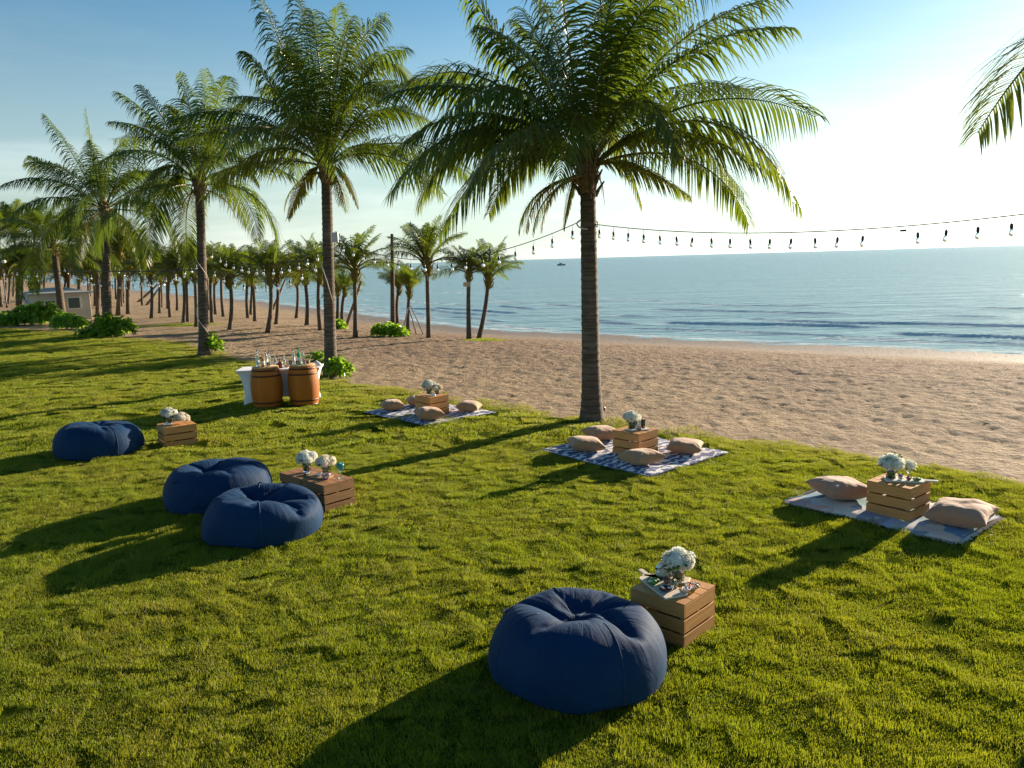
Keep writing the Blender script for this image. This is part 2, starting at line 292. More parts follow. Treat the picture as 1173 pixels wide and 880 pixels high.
-1,0,1,0,1,0,1,-1,0,-1,1,-1,1,0,2,-1,0,-1,1,-1,0,-2,0,-1,2,0,2,-1,1,-2,0,0,0,-1,0,0,1,-2,2,0,2,-1,1,0,-1,-1,-1,-1,0,-1,1,0,2,1,-2,0,-1,0,-1,1,
0,0,-1,-1,1,0,-1,1,-2,-1,0,-3,-2,-2,1,1,0,3,3,0,0,1,-1,1,-1,-1,-1,1,1,0,-2,-1,0,-4,1,-3,-1,-2,-2,4,-1,5,1,2,0,1,0,0,-1,-1,-1,0,2,2,1,-2,0,-1,0,-1,
2,1,0,-1,1,1,0,-2,-1,0,1,0,1,0,0,-1,0,1,1,0,0,-1,2,-1,1,-2,1,-1,1,-1,0,0,1,1,-1,0,1,1,0,0,0,0,-2,0,0,2,-1,0,-1,0,-2,1,-1,2,0,2,1,-1,0,-2,
1,-1,1,0,1,-1,-1,0,1,1,-1,0,0,0,0,0,0,0,0,1,0,0,0,1,1,-1,-2,0,1,2,0,1,0,0,0,0,-2,-2,0,2,1,-2,0,1,2,0,0,0,-2,0,-2,2,0,0,-1,0,2,-1,-1,0,
1,0,-2,1,1,0,-2,0,0,1,-1,1,-1,0,0,1,0,0,-1,2,0,0,-1,1,0,-1,-1,1,0,-1,-1,1,0,1,0,1,-2,0,-1,0,-1,1,0,0,0,1,1,-1,-1,1,-1,-1,-1,2,0,-1,0,1,1,1,
0,1,-2,0,-1,0,0,0,0,0,0,-1,-1,1,0,1,-1,0,0,-1,0,1,-1,5,2,1,1,-2,0,-6,-2,-1,1,-1,2,-2,-4,-1,-5,5,2,9,-6,0,-11,8,0,11,-3,0,-7,-7,-2,-11,4,-1,12,-1,1,-1,
2,0,2,1,0,-1,-1,1,0,1,-1,0,-1,-1,2,1,0,-1,1,1,0,0,0,0,-1,0,1,1,0,-1,0,1,1,1,-2,0,-1,2,0,1,-1,0,0,0,0,-1,0,0,0,-1,-1,-1,0,0,3,1,0,-2,0,0,
1,0,2,-1,1,-1,1,0,-2,0,-1,2,-1,0,-1,0,1,2,2,-1,-1,-2,1,0,1,-1,0,0,1,0,1,0,0,0,-1,-2,-1,1,2,0,-1,-1,0,0,0,0,1,0,2,1,0,-1,-1,1,-1,0,-1,0,0,0,
2,1,2,-2,-1,0,-1,1,-2,2,1,0,-1,-1,2,0,0,-1,0,1,0,-2,0,0,2,0,0,-1,0,0,0,-2,-1,1,1,0,-1,1,-1,-1,0,2,1,-1,-1,-1,1,1,1,0,-1,1,0,0,-1,0,0,-1,-1,2,
1,0,-1,1,0,-1,-1,1,-1,0,0,0,-1,-1,2,-1,0,-1,1,0,0,1,0,0,-1,-1,-1,-1,1,2,1,0,-1,0,-1,1,1,1,0,-2,0,-2,0,2,0,-2,-2,-6,-1,1,-2,-1,-2,-2,1,1,4,-3,-1,-7,
4,2,10,-2,2,-5,0,-4,-6,1,-2,6,0,2,0,0,-1,0,1,0,1,-1,1,0,1,1,-1,-1,-1,0,0,0,0,-1,-1,1,2,1,-1,-1,0,1,0,-2,-1,0,2,0,1,-1,2,0,2,0,-1,-2,-1,2,2,-1,
-1,-1,2,2,1,-1,-2,-2,0,0,1,1,0,0,-2,1,0,1,-1,-1,1,1,1,0,0,1,0,0,-1,-1,-2,1,0,2,0,1,-1,1,0,1,-1,0,-1,0,-1,1,0,2,1,-1,-1,0,2,-1,0,-1,1,0,1,0,
-2,-1,0,0,1,0,2,0,0,-1,-1,0,-1,1,-1,1,1,0,1,-2,2,-2,0,-1,1,1,-1,-1,-1,1,0,-1,0,2,1,0,-1,0,0,0,0,-1,0,1,1,-1,0,0,0,0,1,1,0,-2,-1,1,2,1,-1,-2,
-1,0,1,-1,1,0,1,0,0,0,-1,-2,-1,0,2,-1,0,-1,1,0,2,0,-1,-1,0,2,-2,1,-1,1,-1,0,0,-2,1,0,2,-1,1,1,-1,-2,-1,-1,2,1,1,-2,0,1,3,1,3,-8,-3,-6,-1,1,1,9,
0,1,-1,-4,0,-4,5,-1,4,-4,0,-5,3,0,6,3,0,0,-6,-1,-4,2,1,1,0,-1,-1,0,1,3,-1,-1,-2,1,-1,2,0,0,0,1,1,1,-1,-1,0,1,1,-1,-2,-1,0,2,0,0,0,1,0,-1,-1,1,
1,1,-3,0,-2,0,1,2,1,-1,-1,2,1,1,-2,-2,-1,2,1,2,0,1,-1,-1,-1,1,1,0,-1,-1,1,1,1,-1,-1,-1,0,0,0,0,0,1,2,1,0,-1,-1,-1,0,0,0,0,1,0,1,-1,1,-1,1,-1,
-1,1,0,1,-1,2,0,1,-2,0,-2,0,1,1,0,0,0,1,-1,0,0,1,1,0,-1,-1,0,0,0,0,0,1,-2,0,-1,2,0,0,-1,-1,1,1,1,1,0,-1,-1,-1,0,0,0,0,0,1,0,1,0,1,0,-1,
0,0,0,-1,-1,1,1,1,-2,-1,0,1,0,0,1,0,-2,-1,-1,0,1,1,2,0,0,0,-1,0,0,1,0,-1,-2,-2,1,1,1,-2,1,0,1,-1,0,0,-1,1,-2,1,-2,2,-1,0,-1,0,1,1,0,1,-2,2,
1,3,1,-1,0,-8,-1,-2,1,1,0,8,0,-1,0,0,1,-3,-1,-1,1,1,3,6,-2,-5,-22,7,-5,22,-3,7,3,-4,1,-12,1,-1,5,-1,0,-4,1,0,4,0,1,-4,-1,-1,2,0,-1,-2,1,1,1,0,-1,0,
1,0,1,-1,-1,-2,-1,1,2,2,0,-2,-2,-3,0,1,-1,-7,2,4,9,-1,0,-1,0,1,2,1,0,-2,0,-1,1,0,1,0,1,-1,1,-1,1,0,-1,-1,0,1,1,0,1,1,1,-1,0,0,-2,-1,1,1,1,0,
1,-1,0,-1,0,-1,0,1,0,1,0,0,1,0,0,-1,-1,-1,0,0,1,0,1,0,1,1,1,-1,0,-2,-1,-1,0,1,1,0,0,-1,0,0,0,0,-1,0,2,1,2,-1,-1,-1,1,2,0,-2,-2,-1,0,0,0,1,
0,1,-1,1,0,0,0,-1,0,-1,0,1,0,1,0,0,1,-1,-1,-1,1,0,-1,0,0,1,-2,1,1,2,0,0,-2,-1,-2,2,0,1,-1,1,-1,0,-2,2,0,2,-1,0,0,1,-1,-2,-1,1,0,0,0,2,1,0,
-1,-1,-2,2,0,5,-3,-1,-6,2,-4,5,4,4,1,-6,1,3,1,-1,-1,2,-1,-4,-2,0,-2,1,1,1,0,0,0,1,-2,-4,-1,1,13,-5,7,-16,4,-5,-1,2,-2,9,-2,1,-4,1,-2,3,1,1,-2,-1,-1,3,
1,0,-2,-1,0,1,0,-1,-1,0,1,0,0,-1,-1,0,1,1,1,0,-2,-1,-2,-2,3,2,-7,1,3,18,-3,-5,-8,1,1,0,0,0,0,0,0,2,-1,1,0,0,-1,0,0,1,0,1,-1,0,1,2,-1,-1,0,1,
-1,-2,0,2,0,-1,2,-1,-1,1,0,-4,-3,3,4,1,0,2,-1,0,1,0,-1,0,-1,0,-1,1,2,0,0,0,0,0,0,0,-2,-1,-1,1,-1,2,1,2,0,-2,-2,0,2,2,0,-1,0,0,0,0,-1,0,-2,0,
-1,2,0,0,-1,1,1,1,0,0,0,0,0,0,1,-1,0,-1,0,0,-1,0,1,0,0,-1,-1,1,0,2,0,0,-1,0,2,0,0,-1,1,-1,-1,-1,0,0,1,0,1,-1,0,-1,1,-2,1,-2,2,-1,0,-1,0,0,
-1,0,0,2,0,1,0,-1,0,-3,0,0,3,0,2,-3,0,-4,3,1,5,-1,4,-1,-4,-4,-7,3,-5,6,3,5,-1,-2,2,-3,0,0,-1,1,-1,-1,-2,1,1,1,0,0,-1,2,3,0,1,-2,1,-2,-3,-1,-1,1,
1,-1,0,0,1,-1,-2,-1,0,1,0,0,0,1,1,1,0,0,-1,0,0,0,-1,-1,0,1,0,0,0,-1,0,-2,-1,3,2,-3,0,0,6,-2,0,0,1,-1,-3,-1,0,2,0,-1,0,0,1,1,1,0,-1,0,0,1,
-1,0,-1,0,1,0,0,-3,1,2,0,-1,0,1,-1,1,0,-4,0,2,3,-1,1,7,1,-2,-3,-2,0,0,1,0,-1,0,2,0,0,0,1,0,-2,0,0,1,0,-1,0,1,1,0,-1,0,2,0,-1,-2,1,0,1,0,
-1,-1,0,0,0,-1,2,1,0,-1,1,-1,2,-1,0,-2,1,1,0,0,-2,0,0,0,0,-1,1,-1,1,1,1,0,1,-1,-1,-1,1,0,1,-2,1,-2,0,0,1,1,-1,-1,0,0,0,0,2,-1,-1,0,-1,0,-1,3,
0,0,-4,1,0,3,-2,-1,2,1,1,-1,0,-1,1,0,0,-2,0,1,0,1,-1,0,-1,-1,0,1,0,2,1,0,0,0,1,0,-3,-2,-3,3,0,5,-2,4,-3,0,-2,-3,-1,1,-1,0,0,1,1,-1,-2,0,-1,1,
-1,1,1,0,-2,1,0,2,-1,1,1,-2,-1,-1,0,0,0,0,1,0,0,0,0,0,-1,-1,-1,0,0,0,1,0,1,0,1,0,0,-1,0,1,0,-1,-1,0,0,2,2,-1,-2,-2,9,-2,-2,-11,1,3,3,2,-2,1,
0,1,0,-1,0,-2,1,-1,2,-1,1,-1,2,0,1,0,-2,0,0,3,-1,-2,-1,-2,2,-1,1,0,0,-2,1,2,0,-5,0,5,4,-1,-3,2,1,0,-2,0,1,0,-1,1,1,0,0,-2,2,0,0,-1,1,1,0,-2,
0,0,2,-1,-1,-1,1,2,-1,0,0,2,-1,0,-1,2,1,1,-2,-1,-2,0,1,1,0,0,-1,0,-1,-1,2,1,0,-2,0,2,0,0,-1,1,-1,0,-2,1,0,2,0,1,-2,1,0,1,-1,0,0,0,0,-2,0,1,
0,0,0,0,-1,-1,1,1,-1,0,0,-2,-2,1,2,1,-2,1,1,0,-1,-1,-1,1,1,0,0,-2,1,1,1,-1,0,0,0,0,0,0,0,0,0,-1,0,0,3,1,2,-1,-1,-1,-1,-1,-1,1,3,1,0,-1,-1,-2,
0,0,-1,-1,-1,0,1,1,1,-1,0,0,2,0,0,-1,0,1,0,1,-2,0,-1,-1,0,1,0,0,-1,0,-1,0,0,0,0,0,1,-1,0,0,1,0,-1,0,-1,1,-1,1,-1,1,-1,0,-1,1,1,2,1,-2,-3,5,
2,2,-2,1,1,-2,-1,-1,-3,-1,1,0,0,-1,-1,2,-1,3,-2,1,-3,2,-1,2,-1,-1,-2,0,2,1,0,-2,-1,2,1,0,0,1,-5,-3,-1,16,-4,-6,-11,5,5,-20,3,3,10,0,-2,1,2,1,5,-2,0,2,
-1,1,2,0,-1,2,1,0,-2,-1,0,3,1,1,-2,0,0,1,1,-1,-4,0,1,1,-1,1,4,-2,-1,-2,1,0,1,0,-1,0,-1,1,-3,2,2,-1,-4,-3,8,3,1,-3,0,1,-3,-1,2,-6,0,-2,7,-2,1,-1,
1,-2,1,1,0,0,-1,1,1,1,0,-2,0,0,0,0,0,2,0,-1,4,-1,2,-14,1,-5,11,-3,3,0,1,0,-2,0,0,2,-1,0,-1,2,-1,0,-1,1,1,0,-1,-1,0,1,1,0,0,-2,0,-1,-1,2,1,6,
-2,-3,-2,2,2,1,-2,-2,0,1,1,-1,0,1,-2,0,-1,1,-1,0,0,1,-1,0,-2,4,2,1,-2,-1,0,-3,-1,0,3,2,1,-2,-2,-1,2,0,1,-1,-1,0,0,0,-1,1,0,0,-2,1,1,1,-1,-1,0,0,
2,-1,0,-1,2,1,0,-2,-1,-3,1,4,-1,2,-11,2,-1,3,1,-1,5,1,0,-3,1,0,2,-2,0,-2,2,-1,2,-1,1,-2,0,0,2,0,0,-2,1,-1,1,-1,0,0,-1,1,4,1,0,-9,3,7,0,0,-8,13,
-2,0,-2,-1,2,0,0,-1,-5,1,0,-1,0,-1,-1,2,0,-1,-2,1,3,2,1,-3,-3,-2,2,2,1,-3,-1,1,8,0,-1,-12,0,1,-2,1,1,7,-1,0,0,1,0,1,0,-2,3,-2,0,0,2,0,-4,-3,1,-6,
-1,1,6,2,-3,13,1,2,-14,1,0,2,-1,1,1,-2,0,1,1,-1,-1,0,0,2,-1,0,-2,0,0,0,-1,-2,-7,-1,-1,10,1,5,-4,2,-3,-1,0,1,3,0,0,-2,0,0,2,-1,0,0,0,-1,0,0,1,0,
0,-1,1,0,-1,1,0,1,-1,-4,-4,-7,5,3,7,-1,2,0,0,0,2,0,0,-1,0,0,1,0,0,-1,0,1,0,-1,-1,-1,2,-1,0,0,-2,1,-1,4,1,-1,-1,-3,0,1,1,1,-1,0,0,0,0,-1,0,-1,
1,-1,0,-1,2,-1,1,-2,0,0,1,0,-1,0,1,0,-1,0,2,1,0,-3,0,2,0,1,-1,2,-1,-2,0,0,0,-1,0,1,0,-1,0,2,1,-1,-1,0,0,0,-1,1,1,0,-1,0,0,1,-1,2,-2,0,-1,3,
0,-1,-1,1,2,-4,0,0,4,1,0,4,-3,-1,-4,2,-1,1,-1,0,-1,1,1,-1,0,0,1,-1,1,-1,1,-1,-2,-1,-1,1,2,2,0,0,-1,1,-3,-1,-5,0,3,6,4,-1,1,-2,-1,-4,0,0,3,-2,0,-2,
0,1,3,2,-2,2,0,3,-6,1,-1,3,0,-2,-4,-2,2,0,0,0,6,-1,-1,-2,1,1,-2,1,0,3,-1,0,-3,0,0,1,1,0,1,-1,0,0,-1,1,-1,0,-2,5,1,0,-3,0,1,-2,-2,0,1,0,-1,1,
1,1,-1,0,-1,0,0,0,0,0,0,1,1,0,-1,-1,1,1,0,-2,0,0,1,-2,-1,0,2,2,0,2,-1,-1,-1,0,0,-1,-1,0,-2,0,-1,1,0,0,-1,1,1,2,-1,-2,-4,1,-2,4,0,3,0,0,1,0,
0,0,-1,-1,0,-2,0,0,1,0,0,1,1,0,0,1,-1,0,-1,1,0,0,0,1,1,1,-2,0,-1,1,-1,-1,0,-2,2,2,3,-4,2,-2,4,-5,-1,0,0,3,-1,0,-2,1,-1,1,-2,1,0,1,0,1,0,-1,
-2,1,0,1,-1,0,0,0,1,1,1,1,-1,-1,-1,0,3,-3,0,-4,5,2,1,1,-1,-1,-3,-2,0,-2,2,1,0,-1,0,1,1,0,-1,0,0,0,0,0,1,0,1,1,0,-1,-4,-2,1,3,0,2,-10,1,0,14,
-1,-2,1,1,0,-4,0,0,0,2,0,-1,-1,0,4,-1,0,-4,0,-1,0,2,-1,7,-1,-1,-8,-1,2,-5,-1,1,8,2,0,1,-1,-1,-3,-1,1,-1,2,0,3,-1,0,-1,-1,0,-1,1,0,-1,0,0,4,1,1,1,
-1,-2,-3,0,1,0,1,-2,0,0,2,-1,-2,-1,2,0,1,-1,0,0,1,0,0,0,-1,-1,-1,2,0,1,-1,1,0,0,-1,2,1,-1,0,-1,3,-2,1,-2,1,0,0,1,-1,0,1,0,1,-1,1,-1,0,-1,-1,0,
0,1,0,-1,2,1,1,4,-3,0,-5,-1,0,-1,3,0,0,0,0,0,-1,1,0,-2,-1,1,0,0,0,0,1,0,2,-1,-1,-2,1,-1,3,0,1,-1,0,1,1,4,-2,-5,-9,1,13,1,3,-9,3,-2,-3,-1,-1,1,
3,0,0,-3,2,-1,2,-3,0,-1,1,1,2,-1,0,-1,1,0,0,0,1,-1,1,-4,1,1,1,1,0,3,-1,-4,3,1,4,1,-3,-3,-5,1,0,-2,-1,-1,1,1,0,0,1,2,1,0,-1,0,0,1,0,-1,-1,-3,
2,1,5,-3,1,-10,2,0,16,3,-4,-3,-3,2,-7,1,0,6,0,1,-3,-2,0,4,2,0,-10,0,1,4,-2,0,3,0,0,-1,1,2,7,3,-5,-8,-2,2,-3,-1,0,4,0,1,2,1,-1,-6,-2,0,4,1,0,0,
0,0,1,-1,-1,0,2,1,4,2,1,-7,-2,0,0,-2,-1,3,0,1,-3,-1,-1,2,2,0,-2,-1,0,3,1,-1,-1,0,0,0,0,1,1,-1,0,-1,0,-2,0,1,2,2,-1,0,-2,2,2,3,-1,-1,-2,-1,-2,1,
0,2,-3,1,-3,0,-2,1,2,1,1,1,0,-2,0,-1,2,1,0,-4,-1,1,3,-1,-1,1,-1,1,-1,1,0,1,-1,0,0,0,0,0,-1,0,-1,0,-1,0,0,2,-1,2,-2,0,0,1,0,-1,-1,0,1,2,-1,0,
3,0,-4,-4,-4,13,-2,8,-10,1,0,0,-1,-1,0,3,-2,1,-2,3,0,1,-1,-2,-1,0,1,1,0,-1,0,0,1,0,-1,0,0,2,0,-1,-3,1,6,4,7,-5,-5,-7,2,2,3,1,2,3,-1,1,-1,0,-1,-3,
-3,-2,-4,1,0,1,0,0,-2,2,1,3,-6,0,-6,3,-1,7,5,0,6,-4,2,-9,1,-2,4,-1,1,-3,0,-1,1,1,0,-2,-2,-1,3,0,1,-1,2,-1,-2,-1,2,1,2,-1,4,-4,3,-1,2,-3,-2,-1,1,-3,
2,0,2,-1,-1,3,0,1,-4,-1,-1,-3,0,0,5,1,1,-1,0,1,2,-1,-2,1,0,0,-1,3,0,-3,-2,0,2,1,1,-1,-2,-1,1,2,0,0,-2,1,-1,0,0,1,0,-1,0,0,0,1,0,1,-1,0,0,0,
0,-1,2,-1,-1,-3,0,-1,6,2,6,-4,-1,-1,-1,0,3,-2,1,-3,0,-2,0,2,1,0,1,0,4,0,0,-6,1,0,3,-1,1,2,-3,0,-2,1,-1,1,0,1,0,-1,0,1,-1,1,0,1,0,-1,0,-1,0,0,
0,0,1,-1,-1,2,2,0,-2,-1,0,0,1,0,-2,2,-2,5,-2,-1,0,-2,2,-3,1,0,0,-1,1,1,1,-1,-2,0,0,2,1,2,-1,-1,-1,1,0,0,-2,0,0,1,1,1,-1,1,-4,6,-4,0,-5,-1,0,-3,
2,2,4,0,-2,-2,1,1,2,0,1,0,1,0,0,-1,1,-1,-1,0,-1,-2,-1,-2,4,1,3,2,1,8,-3,-1,-4,0,-1,-3,2,1,0,-1,0,-1,0,0,1,0,0,-1,1,2,1,-1,-1,-1,-1,1,3,-1,-2,-3,
-1,1,0,2,0,5,2,-2,-6,-1,1,1,-2,-1,0,1,3,3,0,-3,-3,-1,1,1,1,1,-1,-1,0,2,1,-1,-1,-1,2,2,1,-1,0,-1,0,-2,1,-1,-1,0,-1,-1,-1,1,1,-1,1,0,1,-2,1,0,0,-2,
0,1,2,1,0,0,0,-1,1,-1,-1,-3,1,2,2,-1,-2,0,1,3,3,-1,-3,-2,-1,-1,0,0,1,2,1,1,-5,0,0,2,0,-2,0,-2,2,1,1,-1,1,0,0,-1,0,1,-1,0,1,-1,1,-1,1,0,0,-2,
1,-1,2,-2,0,0,1,1,-3,0,1,1,1,-1,-1,0,-1,2,-2,0,1,1,0,1,2,-1,-2,0,1,-2,3,-3,9,-7,4,-6,2,0,0,1,-1,-2,-1,0,2,-1,1,-1,0,-2,-1,1,0,1,0,1,0,1,2,1,
-1,-2,0,2,0,7,-4,-4,-9,-1,3,-2,1,-1,0,-2,1,-2,2,-1,0,1,2,2,0,0,3,0,1,-2,0,-1,1,0,2,-2,2,-2,9,2,1,4,-2,-1,-10,1,0,2,-3,1,0,2,-1,-1,-1,0,0,0,1,0,
0,-1,1,0,0,-1,0,1,1,1,0,-2,-4,2,-2,4,-2,6,-1,-1,-5,1,0,0,0,1,1,-2,-1,-1,1,1,0,1,1,4,-1,-2,-3,-1,0,1,0,0,-2,0,0,4,1,1,-1,-1,-1,2,1,1,-2,0,0,-1,
1,-1,0,-1,-1,-2,0,3,1,0,-1,1,0,-1,-1,-2,0,1,1,2,0,1,-2,0,-1,0,0,0,-1,2,0,2,-3,0,-3,3,0,-2,-3,-2,2,3,1,0,0,1,1,-4,-1,-3,1,1,-1,-1,-2,4,10,1,-1,-9,
0,0,2,0,3,-2,0,-4,2,-2,-1,5,1,2,-4,2,2,-5,-1,0,3,2,1,-3,-1,0,0,1,-2,-1,0,-3,5,-1,1,-2,0,0,3,-1,-1,1,-3,-1,2,10,-1,-1,-8,3,-3,-1,1,-1,3,0,0,1,-1,0,
-1,1,2,0,1,-2,1,1,0,-1,-2,-1,1,-6,10,-5,0,-10,8,9,5,6,1,9,-2,1,-3,1,0,4,-6,-2,-9,-4,-4,-7,1,1,-1,0,-2,2,4,1,6,2,1,11,-3,5,-2,-2,-4,-14,0,-1,0,0,0,2,
1,1,0,-1,0,3,1,1,-2,0,-1,2,-2,0,-4,0,0,2,2,-1,0,-4,2,-1,6,-3,3,-5,2,-6,1,2,10,0,-4,-12,0,0,0,1,0,2,-3,2,1,0,-1,2,2,1,-1,1,-1,0,-2,1,1,0,0,0,
1,0,-3,2,3,5,-3,-2,-3,0,-1,1,1,1,-3,0,-2,1,0,-3,-5,-1,2,6,0,1,-2,1,0,0,-2,-1,2,0,1,2,1,-2,-4,-1,0,3,2,4,-1,-2,-3,6,-1,5,11,0,-7,-4,-2,0,2,2,-2,-9,
-1,6,2,2,-7,-1,-1,3,-2,-1,-1,11,0,-3,-3,0,1,-5,1,6,-6,0,0,0,-2,-6,10,2,-1,0,1,1,-3,-2,-1,0,1,3,-4,0,5,-2,1,2,-5,1,-1,2,-2,0,-2,2,-3,3,0,-2,6,0,-1,4,
3,0,-4,-1,2,-1,-3,1,-1,0,0,0,1,-1,-1,-1,1,0,0,-4,2,1,-2,5,1,3,-2,4,5,1,-5,-5,-1,-3,-1,-5,0,0,-2,1,1,-2,4,3,7,3,1,8,-1,3,2,1,1,3,-3,1,-3,-1,-3,-7,
1,-6,-8,-2,0,0,1,3,3,-2,-1,-3,1,-3,-2,-2,0,-3,0,0,-1,-2,1,-1,2,2,3,0,1,2,-2,1,1,4,1,6,-2,0,-2,2,1,5,-2,0,-2,2,1,9,-1,-2,-9,0,0,-3,2,-1,4,0,0,-5,
-5,0,2,1,1,1,0,-2,-2,2,1,2,-1,0,6,-2,-1,-6,4,2,4,-2,-1,-4,0,-1,0,0,2,-2,-1,1,8,2,-2,-10,-2,0,5,1,-4,-4,1,2,-1,-1,1,1,-1,2,3,1,-2,-4,-2,0,4,3,6,0,
-5,1,5,1,0,-2,0,-1,0,0,0,2,1,-1,-4,0,1,0,0,-2,-1,-1,1,5,1,-2,0,1,-2,4,-1,-1,0,3,1,-2,-2,0,-4,-1,1,7,0,-2,-1,2,1,1,0,-1,1,1,0,-3,0,2,-2,0,-1,-1,
3,0,-1,0,3,-3,2,-1,-3,-5,-2,5,3,0,1,-2,0,-1,0,0,-3,0,1,-1,0,1,0,2,-1,2,0,1,3,1,-1,3,-1,3,-4,0,-1,-2,-1,-1,-2,-2,-2,-1,0,-1,1,-1,0,-2,0,-1,2,0,1,0,
1,-1,0,-2,0,-3,1,1,-1,0,-1,-5,0,1,-1,-1,2,1,1,-1,0,1,2,0,-1,1,1,0,3,3,0,0,0,0,2,0,0,-2,2,1,1,-1,1,0,0,1,-2,0,-1,0,1,2,0,-1,-1,0,-1,-2,4,6,
0,0,1,0,-2,-4,1,2,3,-1,-1,-3,2,0,0,-2,0,0,-1,-1,0,-1,0,-2,0,1,2,-1,-3,0,-1,1,3,0,1,2,0,0,0,2,0,-2,-1,2,1,-1,-3,0,1,-1,-1,-1,3,1,1,-2,1,0,0,0,
0,-1,-2,0,-1,-1,0,-3,-1,0,4,0,1,-4,-7,-1,6,6,-1,1,-3,0,2,13,-1,-7,-11,1,8,3,0,-5,-2,2,-1,1,-2,1,5,1,-1,5,0,-4,3,1,-1,1,0,2,-11,-1,3,5,-2,-2,3,2,0,1,
-1,-3,4,0,0,1,1,-4,0,3,2,-4,-1,2,-1,3,2,-8,-2,4,-7,-2,-2,5,-2,-1,4,4,-1,1,-1,1,-3,0,1,-1,-1,-1,-1,0,-1,4,2,0,0,0,5,-4,-1,0,-1,-4,-3,-2,-1,0,-1,2,-1,0,
1,1,6,-4,-6,-3,-2,0,-3,-1,-4,-6,-2,1,-2,1,-3,-4,-1,2,-1,3,0,0,-1,3,5,3,3,2,-3,-2,-3,2,4,4,0,1,1,-1,7,4,2,-1,2,4,-2,1,0,0,-1,1,-2,0,1,-1,-2,-1,-4,-5,
2,3,3,-3,-2,-5,0,1,0,2,0,0,0,2,9,-2,0,-3,0,1,2,0,-1,0,3,0,-1,-3,0,0,2,1,0,-4,-2,-4,0,-1,1,-1,1,2,1,1,2,0,0,2,2,2,0,-3,-3,0,5,2,-2,-4,0,5,
4,1,-6,-1,3,7,-2,-2,-2,1,-1,1,-1,0,-1,0,-2,-4,2,-3,-4,-2,0,3])
